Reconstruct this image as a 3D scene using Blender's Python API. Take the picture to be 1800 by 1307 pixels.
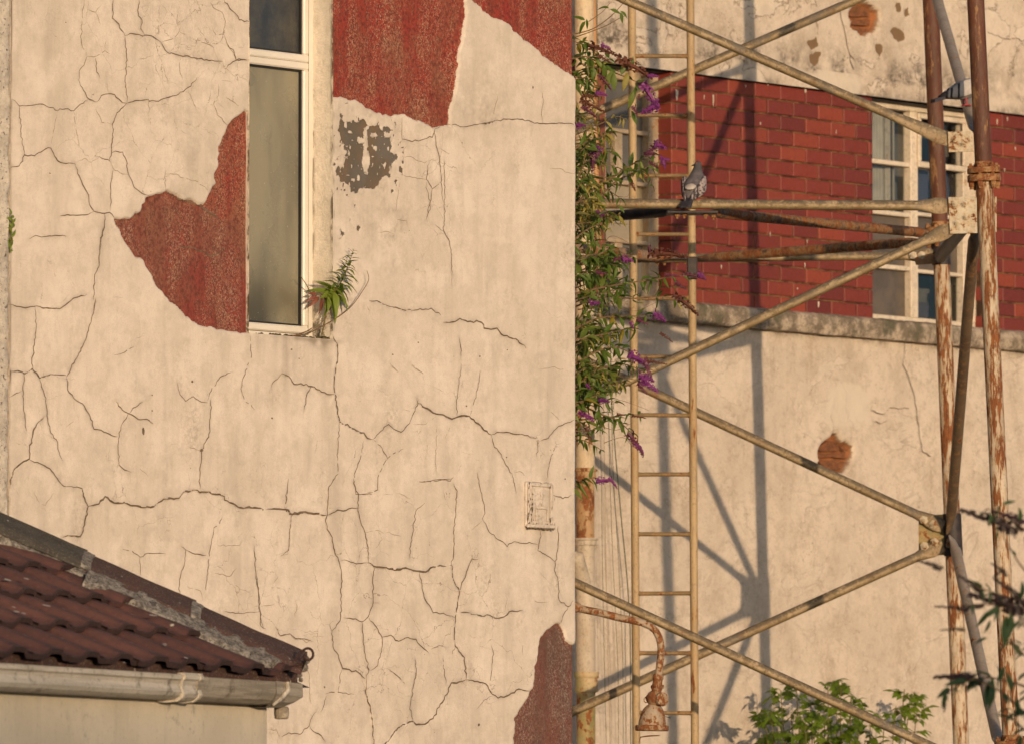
import bpy, bmesh, math, random
import numpy as np
from mathutils import Vector, Matrix, noise as mnoise

PI = math.pi
R = math.radians
scene = bpy.context.scene
for o in list(bpy.data.objects):
    bpy.data.objects.remove(o)
col = scene.collection

# ------------------------------------------------------------------ camera
FPX, CXP, CYP = 13000.0, 900.0, 653.5          # focal length and centre in photo pixels (1800 x 1307)
HORIZON = 1470.0
TILT = math.atan((HORIZON - CYP) / FPX)
CAMZ = 1.6
cam_data = bpy.data.cameras.new('camera')
cam = bpy.data.objects.new('camera', cam_data)
col.objects.link(cam)
cam.location = (0, 0, CAMZ)
cam.rotation_euler = (PI / 2 + TILT, 0, 0)
cam_data.sensor_width = 36.0
cam_data.lens = FPX / 1800.0 * 36.0
cam_data.clip_start = 0.5
cam_data.clip_end = 4000
cam_data.dof.use_dof = True
cam_data.dof.focus_distance = 27.3
cam_data.dof.aperture_fstop = 9.0
scene.camera = cam
scene.render.resolution_x = 1024
scene.render.resolution_y = 743

# ------------------------------------------------------------------ sky, sun, exposure
SUN_EL = R(4.5)
SUN_AZ = (0.297, -0.955)                        # horizontal direction towards the sun
world = bpy.data.worlds.new('World')
scene.world = world
world.use_nodes = True
wnt = world.node_tree
wnt.nodes.clear()
sky = wnt.nodes.new('ShaderNodeTexSky')
sky.sky_type = 'NISHITA'
sky.sun_disc = False
sky.sun_elevation = SUN_EL
sky.sun_rotation = math.atan2(SUN_AZ[0], SUN_AZ[1])
sky.altitude = 0
sky.air_density = 0.5
sky.dust_density = 1.0
sky.ozone_density = 1.0
bg = wnt.nodes.new('ShaderNodeBackground')
bg.inputs['Strength'].default_value = 0.15
wout = wnt.nodes.new('ShaderNodeOutputWorld')
wnt.links.new(sky.outputs[0], bg.inputs[0])
wnt.links.new(bg.outputs[0], wout.inputs[0])

try:
    world.cycles.sampling_method = 'MANUAL'
    world.cycles.sample_map_resolution = 2048
except Exception:
    pass

sun_d = bpy.data.lights.new('sun', 'SUN')
sun_d.energy = 2.45
sun_d.angle = R(0.5)
sun_d.color = (1.0, 0.74, 0.475)
sun = bpy.data.objects.new('sun', sun_d)
col.objects.link(sun)
sv = Vector((-SUN_AZ[0] * math.cos(SUN_EL), -SUN_AZ[1] * math.cos(SUN_EL), -math.sin(SUN_EL)))
sun.rotation_euler = sv.to_track_quat('-Z', 'Y').to_euler()
sun.location = (20, -20, 30)

scene.view_settings.view_transform = 'Standard'
scene.view_settings.look = 'None'
scene.view_settings.exposure = 0.45
scene.view_settings.gamma = 1.0
scene.view_settings.use_curve_mapping = False
scene.cycles.use_denoising = True
scene.cycles.max_bounces = 6
try:
    scene.cycles.denoising_input_passes = 'RGB_ALBEDO_NORMAL'
except Exception:
    pass

# ------------------------------------------------------------------ geometry of the view
def ray(px, py):
    u = (px - CXP) / FPX
    v = (CYP - py) / FPX
    return Vector((u, math.cos(TILT) - v * math.sin(TILT), math.sin(TILT) + v * math.cos(TILT)))
CAMP = Vector((0, 0, CAMZ))
def T(px, py, Y):                                # the point at depth Y seen at a photo pixel
    r = ray(px, py)
    return CAMP + r * (Y / r.y)
def hit(px, py, p0, n):
    r = ray(px, py)
    return CAMP + r * ((p0 - CAMP).dot(n) / r.dot(n))
def toPx(p):
    d = Vector(p) - CAMP
    c, s = math.cos(TILT), math.sin(TILT)
    dep = d.y * c + d.z * s
    up = -d.y * s + d.z * c
    return CXP + FPX * d.x / dep, CYP - FPX * up / dep

class Frame:
    """A vertical wall: x along it (away to the right), y into it, z up."""
    def __init__(s, p0, yaw):
        s.p0 = Vector((p0[0], p0[1], 0)); s.yaw = yaw
        s.d = Vector((math.cos(yaw), math.sin(yaw), 0))
        s.n = Vector((math.sin(yaw), -math.cos(yaw), 0))
        s.M = Matrix.Translation(s.p0) @ Matrix.Rotation(yaw, 4, 'Z')
        s.I = s.M.inverted()
    def at(s, px, py, out=0.0):                  # photo pixel -> local point at a distance out of the wall face
        return s.I @ hit(px, py, s.p0 + s.n * out, s.n)
    def world(s, v): return s.M @ Vector(v)
    def px(s, v): return toPx(s.M @ Vector(v))
YAW = R(50)
GB = Frame((112 / FPX * 28.0, 28.0), YAW)         # gable wall, origin at its right-hand corner
BW = Frame((500 / FPX * 35.0, 35.0), YAW)         # back wall
def wBW(p): return (Vector((p[0], p[1], 0)) - BW.p0).dot(BW.n)

# ------------------------------------------------------------------ object helpers
INV = {}
def thing(name, label, cat, loc=(0, 0, 0), rotz=0.0, group=None):
    o = bpy.data.objects.new(name, None)
    col.objects.link(o)
    o.empty_display_size = 0.2
    o.location = loc
    o.rotation_euler = (0, 0, rotz)
    INV[o.name] = (Matrix.Translation(Vector(loc)) @ Matrix.Rotation(rotz, 4, 'Z')).inverted()
    o['label'] = label; o['category'] = cat
    if group: o['group'] = group
    return o
def tag(o, label, cat, group=None):
    o['label'] = label; o['category'] = cat
    if group: o['group'] = group
    return o

class MB:
    def __init__(s):
        s.v = []; s.f = []
    def add(s, vs, fs):
        b = len(s.v)
        s.v += [Vector(p) for p in vs]
        s.f += [tuple(i + b for i in f) for f in fs]
        return s
    def box(s, lo, hi, bev=0.0, M=None):
        x0, y0, z0 = lo; x1, y1, z1 = hi
        if bev <= 0:
            vs = [(x0,y0,z0),(x1,y0,z0),(x1,y1,z0),(x0,y1,z0),(x0,y0,z1),(x1,y0,z1),(x1,y1,z1),(x0,y1,z1)]
            fs = [(0,3,2,1),(4,5,6,7),(0,1,5,4),(1,2,6,5),(2,3,7,6),(3,0,4,7)]
        else:
            b = min(bev, (x1-x0)*.45, (y1-y0)*.45, (z1-z0)*.45)
            bm = bmesh.new()
            vv = [bm.verts.new(p) for p in [(x0,y0,z0),(x1,y0,z0),(x1,y1,z0),(x0,y1,z0),(x0,y0,z1),(x1,y0,z1),(x1,y1,z1),(x0,y1,z1)]]
            for f in [(0,3,2,1),(4,5,6,7),(0,1,5,4),(1,2,6,5),(2,3,7,6),(3,0,4,7)]:
                bm.faces.new([vv[i] for i in f])
            bmesh.ops.bevel(bm, geom=bm.edges[:], offset=b, segments=1, affect='EDGES')
            bm.verts.index_update()
            vs = [v.co.copy() for v in bm.verts]; fs = [tuple(v.index for v in f.verts) for f in bm.faces]
            bm.free()
        if M is not None: vs = [M @ Vector(p) for p in vs]
        return s.add(vs, fs)
    def tube(s, pts, rad, seg=10, cap=True, flat=None, side=None):
        """rad: number or list; flat: list of (wide, thin) multipliers; side: preferred wide direction"""
        pts = [Vector(p) for p in pts]; n = len(pts)
        if not isinstance(rad, (list, tuple)): rad = [rad] * n
        rings = []
        prev = None
        for i, p in enumerate(pts):
            t = (pts[min(i + 1, n - 1)] - pts[max(i - 1, 0)])
            t = t.normalized() if t.length > 1e-9 else Vector((0, 0, 1))
            if prev is None:
                ref = Vector(side) if side is not None else (Vector((0, 0, 1)) if abs(t.z) < .9 else Vector((0, 1, 0)))
                a = (ref - t * ref.dot(t)).normalized()
            else:
                a = (prev - t * prev.dot(t)).normalized()
            prev = a
            b = t.cross(a)
            fw, ft = flat[i] if flat else (1, 1)
            rings.append([p + a * (math.cos(2*PI*k/seg) * rad[i] * fw) + b * (math.sin(2*PI*k/seg) * rad[i] * ft) for k in range(seg)])
        vs = [q for r in rings for q in r]
        fs = []
        for i in range(n - 1):
            for k in range(seg):
                k2 = (k + 1) % seg
                fs.append((i*seg+k, i*seg+k2, (i+1)*seg+k2, (i+1)*seg+k))
        if cap:
            fs.append(tuple(range(seg))[::-1]); fs.append(tuple((n-1)*seg+k for k in range(seg)))
        return s.add(vs, fs)
    def lathe(s, prof, base, axis=(0, 0, 1), seg=16, sq=(1, 1)):
        """prof: (radius, height) pairs along axis from base"""
        axis = Vector(axis).normalized()
        a = axis.orthogonal().normalized(); b = axis.cross(a)
        base = Vector(base); vs = []; fs = []; n = len(prof)
        for r, h in prof:
            for k in range(seg):
                an = 2*PI*k/seg
                vs.append(base + axis*h + a*(r*math.cos(an)*sq[0]) + b*(r*math.sin(an)*sq[1]))
        for i in range(n - 1):
            for k in range(seg):
                k2 = (k+1) % seg
                fs.append((i*seg+k, i*seg+k2, (i+1)*seg+k2, (i+1)*seg+k))
        fs.append(tuple(range(seg))[::-1]); fs.append(tuple((n-1)*seg+k for k in range(seg)))
        return s.add(vs, fs)
    def prism(s, prof, p0, p1, M=None):
        """profile in local (y,z), swept along x from p0 to p1"""
        n = len(prof)
        vs = [(p0, y, z) for y, z in prof] + [(p1, y, z) for y, z in prof]
        fs = [(k, (k+1) % n, n + (k+1) % n, n + k) for k in range(n)]
        fs += [tuple(range(n))[::-1], tuple(range(n, 2*n))]
        if M is not None: vs = [M @ Vector(v) for v in vs]
        return s.add(vs, fs)
    def build(s, name, mat, parent=None, local=False, smooth=False, ang=40, loc=None):
        me = bpy.data.meshes.new(name)
        vs = s.v
        inv = None
        if parent is not None and not local:
            inv = INV[parent.name]
            vs = [inv @ p for p in vs]
        me.from_pydata([tuple(p) for p in vs], [], s.f)
        me.materials.append(mat)
        o = bpy.data.objects.new(name, me)
        col.objects.link(o)
        if parent is not None:
            o.parent = parent
            INV[o.name] = INV[parent.name]
        else:
            INV[o.name] = Matrix.Identity(4)
        bm = bmesh.new(); bm.from_mesh(me)
        bmesh.ops.recalc_face_normals(bm, faces=bm.faces[:])
        bm.to_mesh(me); bm.free()
        if smooth:
            me.shade_smooth()
            if ang < 179:
                try:
                    me.set_sharp_from_angle(angle=R(ang))
                except Exception:
                    pass
        return o
def link_copy(src, parent, loc=None, rot=None, scale=None, name=None):
    c = src.copy()
    if name: c.name = name
    col.objects.link(c)
    c.parent = parent
    if loc is not None: c.location = loc
    if rot is not None: c.rotation_euler = rot
    if scale is not None: c.scale = scale
    return c
def mesh_obj(name, me, parent, loc=(0,0,0), rot=(0,0,0), scale=(1,1,1)):
    o = bpy.data.objects.new(name, me)
    col.objects.link(o)
    o.parent = parent
    o.location = loc; o.rotation_euler = rot; o.scale = scale
    INV[o.name] = INV.get(parent.name, Matrix.Identity(4)) if parent else Matrix.Identity(4)
    return o
def np_mesh(name, V, F, mat, parent, attrs=None, smooth=True):
    me = bpy.data.meshes.new(name)
    nv, nf = len(V), len(F)
    me.vertices.add(nv); me.vertices.foreach_set('co', V.astype(np.float32).ravel())
    me.loops.add(nf * 4); me.loops.foreach_set('vertex_index', F.astype(np.int32).ravel())
    me.polygons.add(nf)
    me.polygons.foreach_set('loop_start', np.arange(0, nf * 4, 4, dtype=np.int32))
    me.polygons.foreach_set('loop_total', np.full(nf, 4, dtype=np.int32))
    me.update(calc_edges=True)
    if smooth: me.polygons.foreach_set('use_smooth', np.ones(nf, dtype=bool))
    for k, a in (attrs or {}).items():
        at = me.attributes.new(k, 'FLOAT', 'POINT')
        at.data.foreach_set('value', a.astype(np.float32))
    me.materials.append(mat)
    o = bpy.data.objects.new(name, me)
    col.objects.link(o)
    o.parent = parent
    INV[o.name] = INV[parent.name]
    return o

# ------------------------------------------------------------------ numpy noise and distances
def vnoise(x, z, scale, seed=0):
    x = np.asarray(x) / scale; z = np.asarray(z) / scale
    xi = np.floor(x).astype(np.int64); zi = np.floor(z).astype(np.int64)
    fx = x - xi; fz = z - zi
    fx = fx * fx * (3 - 2 * fx); fz = fz * fz * (3 - 2 * fz)
    def h(a, b):
        n = (a * 374761393 + b * 668265263 + seed * 974711) & 0x7fffffff
        n = ((n ^ (n >> 13)) * 1274126177) & 0x7fffffff
        return ((n ^ (n >> 16)) & 0xffff) / 65535.0
    return ((h(xi, zi) * (1-fx) + h(xi+1, zi) * fx) * (1-fz) + (h(xi, zi+1) * (1-fx) + h(xi+1, zi+1) * fx) * fz) * 2 - 1
def sdf_poly(X, Z, poly):
    d = np.full(X.shape, 1e9); inside = np.zeros(X.shape, bool)
    n = len(poly)
    for i in range(n):
        ax, az = poly[i]; bx, bz = poly[(i + 1) % n]
        ex, ez = bx - ax, bz - az
        L = ex * ex + ez * ez + 1e-12
        t = np.clip(((X - ax) * ex + (Z - az) * ez) / L, 0, 1)
        dx = X - (ax + t * ex); dz = Z - (az + t * ez)
        d = np.minimum(d, dx * dx + dz * dz)
        cond = ((az > Z) != (bz > Z))
        with np.errstate(divide='ignore', invalid='ignore'):
            xi = (bx - ax) * (Z - az) / ((bz - az) if bz != az else 1e-12) + ax
        inside ^= (cond & (X < xi))
    d = np.sqrt(d)
    return np.where(inside, -d, d)
def smoothstep(a, b, x):
    t = np.clip((x - a) / (b - a), 0, 1)
    return t * t * (3 - 2 * t)
# ------------------------------------------------------------------ materials
class G:
    def __init__(s, name, rough=0.85, spec=0.3):
        s.m = bpy.data.materials.new(name); s.m.use_nodes = True
        s.nt = s.m.node_tree
        s.b = s.nt.nodes['Principled BSDF']
        s.b.inputs['Roughness'].default_value = rough
        s.b.inputs['Specular IOR Level'].default_value = spec
        s.tc = s.nt.nodes.new('ShaderNodeTexCoord')
        s.obj = s.tc.outputs['Object']
        s.gen = s.tc.outputs['Generated']
        s.h = None
    def N(s, t): return s.nt.nodes.new(t)
    def L(s, a, b): s.nt.links.new(a, b)
    def put(s, sock, v):
        if isinstance(v, (int, float)): sock.default_value = v
        elif isinstance(v, tuple):
            sock.default_value = (v + (1.0,))[:4] if len(sock.default_value) == 4 else v[:3]
        else: s.L(v, sock)
    def map(s, sc=(1,1,1), loc=(0,0,0), rot=(0,0,0), vec=None):
        n = s.N('ShaderNodeMapping')
        n.inputs['Scale'].default_value = sc; n.inputs['Location'].default_value = loc; n.inputs['Rotation'].default_value = rot
        s.L(vec or s.obj, n.inputs['Vector'])
        return n.outputs[0]
    def noise(s, scale, detail=4, rough=.55, vec=None, dist=0, col=False):
        n = s.N('ShaderNodeTexNoise')
        n.inputs['Scale'].default_value = scale; n.inputs['Detail'].default_value = detail
        n.inputs['Roughness'].default_value = rough; n.inputs['Distortion'].default_value = dist
        s.L(vec or s.obj, n.inputs['Vector'])
        return n.outputs['Color' if col else 'Fac']
    def voro(s, scale, vec=None, feat='F1', out='Distance'):
        n = s.N('ShaderNodeTexVoronoi'); n.feature = feat
        n.inputs['Scale'].default_value = scale
        s.L(vec or s.obj, n.inputs['Vector'])
        return n.outputs[out]
    def ramp(s, f, a, b, lo=0.0, hi=1.0, smooth=True):
        n = s.N('ShaderNodeMapRange'); n.clamp = True
        if smooth: n.interpolation_type = 'SMOOTHSTEP'
        n.inputs['From Min'].default_value = a; n.inputs['From Max'].default_value = b
        n.inputs['To Min'].default_value = lo; n.inputs['To Max'].default_value = hi
        s.put(n.inputs['Value'], f)
        return n.outputs['Result']
    def math(s, op, a, b=0.0, c=0.0):
        n = s.N('ShaderNodeMath'); n.operation = op
        s.put(n.inputs[0], a); s.put(n.inputs[1], b)
        if op in ('MULTIPLY_ADD',): s.put(n.inputs[2], c)
        return n.outputs[0]
    def mix(s, f, a, b, mode='MIX'):
        n = s.N('ShaderNodeMix'); n.data_type = 'RGBA'; n.blend_type = mode
        s.put(n.inputs['Factor'], f); s.put(n.inputs['A'], a); s.put(n.inputs['B'], b)
        return n.outputs['Result']
    def attr(s, name):
        n = s.N('ShaderNodeAttribute'); n.attribute_name = name
        return n.outputs['Fac']
    def rnd(s):
        return s.N('ShaderNodeObjectInfo').outputs['Random']
    def sep(s, vec=None):
        n = s.N('ShaderNodeSeparateXYZ'); s.L(vec or s.obj, n.inputs[0])
        return n.outputs
    def bump(s, h, dist=.004, strength=1.0):
        n = s.N('ShaderNodeBump')
        n.inputs['Distance'].default_value = dist; n.inputs['Strength'].default_value = strength
        s.L(h, n.inputs['Height'])
        if s.h is not None: s.L(s.h, n.inputs['Normal'])
        s.h = n.outputs[0]
        s.L(s.h, s.b.inputs['Normal'])
        return s
    def done(s, c, rough=None, metal=None):
        s.put(s.b.inputs['Base Color'], c)
        if rough is not None: s.put(s.b.inputs['Roughness'], rough)
        if metal is not None: s.put(s.b.inputs['Metallic'], metal)
        return s.m

def mat_gable(plain=False):
    g = G('gable_render', .9, .2)
    streak = g.noise(1.0, 5, .6, g.map((9, 9, 1.3)))
    streak2 = g.noise(1.0, 4, .6, g.map((26, 26, 2.2), (3, 1, 7)))
    big = g.noise(1.7, 4, .6)
    fine = g.noise(90, 3, .6)
    fin2 = g.noise(320, 2, .6)
    c = g.mix(g.ramp(big, .35, .7), (.655, .560, .475), (.59, .505, .42))
    c = g.mix(g.ramp(streak, .47, .74, 0, .62), c, (.415, .355, .29))
    c = g.mix(g.ramp(g.noise(14, 6, .75), .44, .68, 0, .5), c, (.455, .385, .315))
    c = g.mix(g.ramp(g.noise(5, 5, .7, g.map((1,1,1),(8,2,4))), .46, .64, 0, .6), c, (.73, .635, .54))
    c = g.mix(g.math('MULTIPLY', g.ramp(streak2, .5, .75, 0, .30), g.ramp(fine, .35, .65)), c, (.36, .30, .235))
    c = g.mix(g.ramp(fin2, .55, .72, 0, .4), c, (.38, .31, .24))
    c = g.mix(g.ramp(g.noise(150, 4, .8), .60, .70, 0, .5), c, (.30, .24, .18))
    # grime patches and pin-holes
    grime = g.noise(3.3, 6, .7, g.map((1.6, 1.6, 1), (5, 2, 1)))
    c = g.mix(g.math('MULTIPLY', g.ramp(grime, .54, .72, 0, .5), g.ramp(g.noise(60, 4, .7), .42, .62)), c, (.34, .28, .215))
    pin = g.voro(23, None, 'F1')
    c = g.mix(g.math('MULTIPLY', g.ramp(pin, .055, .035), g.ramp(g.noise(9, 2), .58, .66)), c, (.14, .10, .07))
    c = g.mix(g.attr('dirt'), c, (.27, .22, .165))
    # web of hairline crazing
    dv = g.N('ShaderNodeVectorMath'); dv.operation = 'MULTIPLY_ADD'
    g.L(g.noise(9, 4, .6, None, 0, True), dv.inputs[0]); dv.inputs[1].default_value = (.10, .10, .10); g.L(g.obj, dv.inputs[2])
    if not plain:
        for sc_, th_, lo_, hi_, am in ((4.2, .0050, .44, .56, .72), (8.5, .0078, .50, .62, .62)):
            e_ = g.voro(sc_, dv.outputs[0], 'DISTANCE_TO_EDGE')
            wv_ = g.math('MULTIPLY', g.ramp(g.noise(31, 3, .6), .3, .7, .25, 1.3), th_)
            ln = g.math('MULTIPLY', g.ramp(g.math('DIVIDE', e_, wv_), 1.0, .4), g.ramp(g.math('ADD', g.noise(2.6 + sc_ * .1, 3, .6, g.map((1, 1, 1), (sc_, 0, 0))), g.math('MULTIPLY', g.attr('fine'), .22)), lo_ + .10, hi_ + .10))
            c = g.mix(g.math('MULTIPLY', ln, am), c, (.235, .18, .13))
    if plain:
        c = g.mix(g.ramp(g.noise(55, 5, .75), .50, .64, 0, .55), c, (.30, .235, .165))
        g.bump(g.noise(80, 5, .7), .004, 1)
        return g.done(c)
    # exposed red pebbled undercoat
    vst = g.map((1, 1, .7))
    grain = g.noise(170, 6, .92, vst)
    grain2 = g.noise(75, 5, .8, vst)
    rb = g.noise(5, 5, .65, g.map((1.5, 1.5, .5), (2, 8, 3)))
    red = g.mix(g.ramp(rb, .35, .7), (.365, .042, .033), (.30, .075, .046))
    red = g.mix(g.ramp(g.noise(3.2, 5, .65, g.map((1, 1, .7), (9, 1, 0))), .46, .66, 0, .7), red, (.31, .145, .085))
    red = g.mix(g.ramp(grain2, .36, .58, .75, 0), red, (.135, .030, .022))
    old = g.attr('old')
    red = g.mix(g.math('MULTIPLY', old, g.ramp(rb, .35, .6, 1.0, .55)), red, (.150, .088, .068))
    red = g.mix(g.ramp(grain2, .40, .56, .35, 0), red, (.10, .028, .022))
    gr_ = g.math('MULTIPLY', g.ramp(grain, .505, .59, 0, 1), g.ramp(g.noise(4, 4, .65, g.map((2.2, 2.2, .55), (1, 6, 2))), .38, .60, .10, 1))
    red = g.mix(gr_, red, g.mix(old, (.66, .42, .26), (.44, .35, .28)))
    pat = g.attr('pat')
    pj = g.math('ADD', pat, g.math('MULTIPLY', g.math('SUBTRACT', g.noise(120, 3, .6), .5), .006))
    pm = g.ramp(pj, .0012, -.0012)
    # broken plaster edge: pale torn rim
    rim = g.math('MULTIPLY', g.ramp(pj, .007, .001), g.ramp(g.noise(30, 3), .40, .60))
    c = g.mix(g.math('MULTIPLY', rim, .35), c, (.70, .62, .52))
    c = g.mix(pm, c, red)
    # paint loss down to brown cement
    los = g.math('ADD', g.attr('los'), g.math('MULTIPLY', g.math('SUBTRACT', g.noise(95, 6, .8), .5), .030))
    lm = g.ramp(los, .001, -.001)
    cem = g.mix(g.ramp(g.noise(9, 4, .6, g.map((1, 1, .6), (1, 4, 2))), .35, .7), (.118, .100, .080), (.175, .115, .070))
    cem = g.mix(g.ramp(g.noise(5, 3, .6, g.map((1, 1, 1), (4, 4, 2))), .48, .6), cem, (.14, .12, .10))
    c = g.mix(lm, c, cem)
    h = g.math('ADD', g.math('MULTIPLY', g.noise(26, 6, .7), .7), g.math('MULTIPLY', g.noise(190, 3, .7), .3))
    hr = g.math('MULTIPLY', g.math('MULTIPLY', grain, 2.6), pm)
    h = g.math('ADD', h, hr)
    h = g.math('ADD', h, g.math('MULTIPLY', lm, -.6))
    g.bump(h, .0032, .8)
    return g.done(c, g.math('SUBTRACT', .92, g.math('MULTIPLY', pm, .12)))
def mat_rough_render():
    g = G('rough_render', .95, .2)
    c = g.mix(g.ramp(g.noise(40, 5, .7), .35, .7), (.62, .55, .46), (.45, .39, .32))
    c = g.mix(g.ramp(g.noise(70, 3, .7), .58, .66), c, (.16, .12, .10))
    g.bump(g.noise(70, 5, .7), .008, 1)
    return g.done(c)
def mat_back():
    g = G('back_render', .92, .2)
    vst = g.map((3.0, 3.0, .7))
    c = g.mix(g.ramp(g.noise(2.2, 5, .6), .35, .68), (.655, .55, .445), (.57, .475, .38))
    c = g.mix(g.ramp(g.noise(5.5, 6, .7), .46, .72, 0, .75), c, (.43, .345, .265))
    c = g.mix(g.ramp(g.noise(17, 6, .8), .48, .68, 0, .5), c, (.37, .29, .215))
    c = g.mix(g.math('MULTIPLY', g.ramp(g.noise(1.6, 5, .65, g.map((3.5, 3.5, .9), (7, 3, 0))), .5, .72, 0, .6), g.ramp(g.noise(45, 4, .7), .38, .6)), c, (.40, .30, .215))
    c = g.mix(g.ramp(g.noise(110, 4, .8), .54, .70, 0, .5), c, (.31, .24, .18))
    sp = g.math('MULTIPLY', g.ramp(g.noise(55, 4, .75), .60, .68), g.ramp(g.noise(4, 4, .6, g.map((1,1,1), (3, 1, 2))), .42, .62))
    c = g.mix(g.math('MULTIPLY', sp, .7), c, (.16, .11, .07))
    pl = g.noise(3.4, 6, .62, g.map((1, 1, 1.2), (2, 9, 4)), .6)
    peel = g.math('MULTIPLY', g.ramp(pl, .565, .572), g.math('ADD', .35, g.math('MULTIPLY', g.attr('peel'), .65)))
    c = g.mix(g.math('MULTIPLY', peel, .45), c, (.70, .60, .49))
    c = g.mix(g.math('MULTIPLY', g.math('MULTIPLY', g.ramp(pl, .548, .566), g.ramp(pl, .576, .568)), g.math('MULTIPLY', g.attr('peel'), .7)), c, (.22, .16, .11))
    # weather dirt gathered along ledges
    d = g.math('MULTIPLY', g.attr('dirt'), g.ramp(g.noise(24, 6, .75), .30, .62))
    c = g.mix(d, c, (.085, .070, .052))
    los = g.math('ADD', g.attr('los'), g.math('MULTIPLY', g.math('SUBTRACT', g.noise(60, 4, .7), .5), .02))
    c = g.mix(g.ramp(los, .001, -.001), c, (.20, .125, .07))
    pat = g.math('ADD', g.attr('pat'), g.math('MULTIPLY', g.math('SUBTRACT', g.noise(70, 3, .7), .5), .012))
    br = g.mix(g.ramp(g.noise(18, 5, .7, g.map((1, 1, 2.4))), .32, .68), (.34, .13, .05), (.20, .08, .035))
    br = g.mix(g.ramp(g.noise(34, 4, .7, g.map((1, 1, 3.0), (5, 0, 1))), .56, .68), br, (.11, .07, .05))
    rim = g.ramp(pat, .0, -.009)
    br = g.mix(rim, (.30, .20, .13), br)
    c = g.mix(g.ramp(pat, .002, -.002), c, br)
    pt = g.attr('new')
    c = g.mix(pt, c, (.64, .55, .44))
    h = g.math('ADD', g.math('MULTIPLY', g.noise(22, 6, .72), .8), g.math('MULTIPLY', g.noise(140, 3, .7), .35))
    h = g.math('ADD', h, g.math('MULTIPLY', peel, .5))
    g.bump(h, .007, .9)
    return g.done(c)
def mat_ledge():
    g = G('weathered_ledge', .95, .2)
    c = g.mix(g.ramp(g.noise(13, 6, .72), .40, .62), (.20, .155, .11), (.50, .40, .30))
    c = g.mix(g.ramp(g.noise(6, 5, .65, g.map((1, 1, 1), (2, 5, 1))), .5, .66), c, (.13, .115, .075))
    c = g.mix(g.ramp(g.noise(110, 3, .7), .55, .7), c, (.07, .055, .04))
    g.bump(g.noise(30, 6, .7), .012, 1)
    return g.done(c)
def mat_brick():
    g = G('painted_brick', .62, .4)
    r = g.rnd()
    c = g.mix(g.ramp(r, 0, 1, 0, 1, False), (.215, .037, .022), (.130, .023, .019))
    c = g.mix(g.ramp(g.math('FRACT', g.math('MULTIPLY', r, 7.31)), .70, 1, 0, .9, False), c, (.265, .052, .026))
    c = g.mix(g.ramp(g.noise(30, 5, .7), .5, .72, 0, .5), c, (.13, .018, .016))
    c = g.mix(g.ramp(g.noise(95, 3, .7), .64, .74, 0, .4), c, (.40, .16, .10))
    g.bump(g.noise(60, 4, .7), .003, .7)
    return g.done(c, g.ramp(g.noise(20, 3), .3, .7, .5, .75))
def mat_mortar():
    g = G('brick_mortar', .95, .2)
    c = g.mix(g.ramp(g.noise(9, 5, .7), .40, .62), (.19, .105, .05), (.045, .026, .017))
    g.bump(g.noise(80, 4), .004, 1)
    return g.done(c)
def mat_plain(name, c1, c2, sc=20, rough=.7, spec=.3, bump=0.0, bsc=60, metal=0.0):
    g = G(name, rough, spec)
    c = g.mix(g.ramp(g.noise(sc, 5, .65), .35, .68), c1, c2)
    if bump: g.bump(g.noise(bsc, 4, .7), bump, .8)
    if metal: g.b.inputs['Metallic'].default_value = metal
    return g.done(c)
def mat_paint_rust(name, paint, paint2, amount=.5, zs=.22, dark=.35, scale=22, seed=0.0, grime=.4):
    """old paint on iron: scuffs, dark speckle, rust breaking through along the length"""
    g = G(name, .72, .35)
    v = g.map((1, 1, zs), (seed, seed * 2, seed * 3))
    n1 = g.noise(scale, 7, .72, v)
    n2 = g.noise(scale * 3.3, 5, .75, v)
    n3 = g.noise(7, 3, .6, g.map((1, 1, .5), (seed + 3, 1, 1)))
    c = g.mix(g.ramp(n3, .35, .65), paint, paint2)
    c = g.mix(g.math('MULTIPLY', g.ramp(g.noise(70, 5, .75), .52, .66), grime), c, (.12, .085, .05))
    t = g.math('ADD', g.math('MULTIPLY', n1, .62), g.math('ADD', g.math('MULTIPLY', n2, .20), g.math('MULTIPLY', n3, .18)))
    th = .66 - amount * .26
    rust = g.mix(g.ramp(n2, .35, .65), (.135, .047, .021), (.28, .105, .036))
    rust = g.mix(g.ramp(n1, .60, .75), rust, (.10, .030, .016))
    stain = g.ramp(t, th - .07, th)
    c = g.mix(g.math('MULTIPLY', stain, .55), c, (.46, .26, .10))
    c = g.mix(g.ramp(g.noise(scale * 1.7, 6, .8, g.map((1, 1, zs), (seed + 9, 4, 2))), .50, .64, 0, grime), c, (.22, .17, .12))
    rm = g.ramp(t, th - .004, th + .012)
    c = g.mix(rm, c, rust)
    g.bump(g.math('ADD', g.math('MULTIPLY', rm, -.6), g.math('MULTIPLY', n2, .7)), .003, .9)
    return g.done(c, g.ramp(rm, 0, 1, .6, .95))
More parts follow.
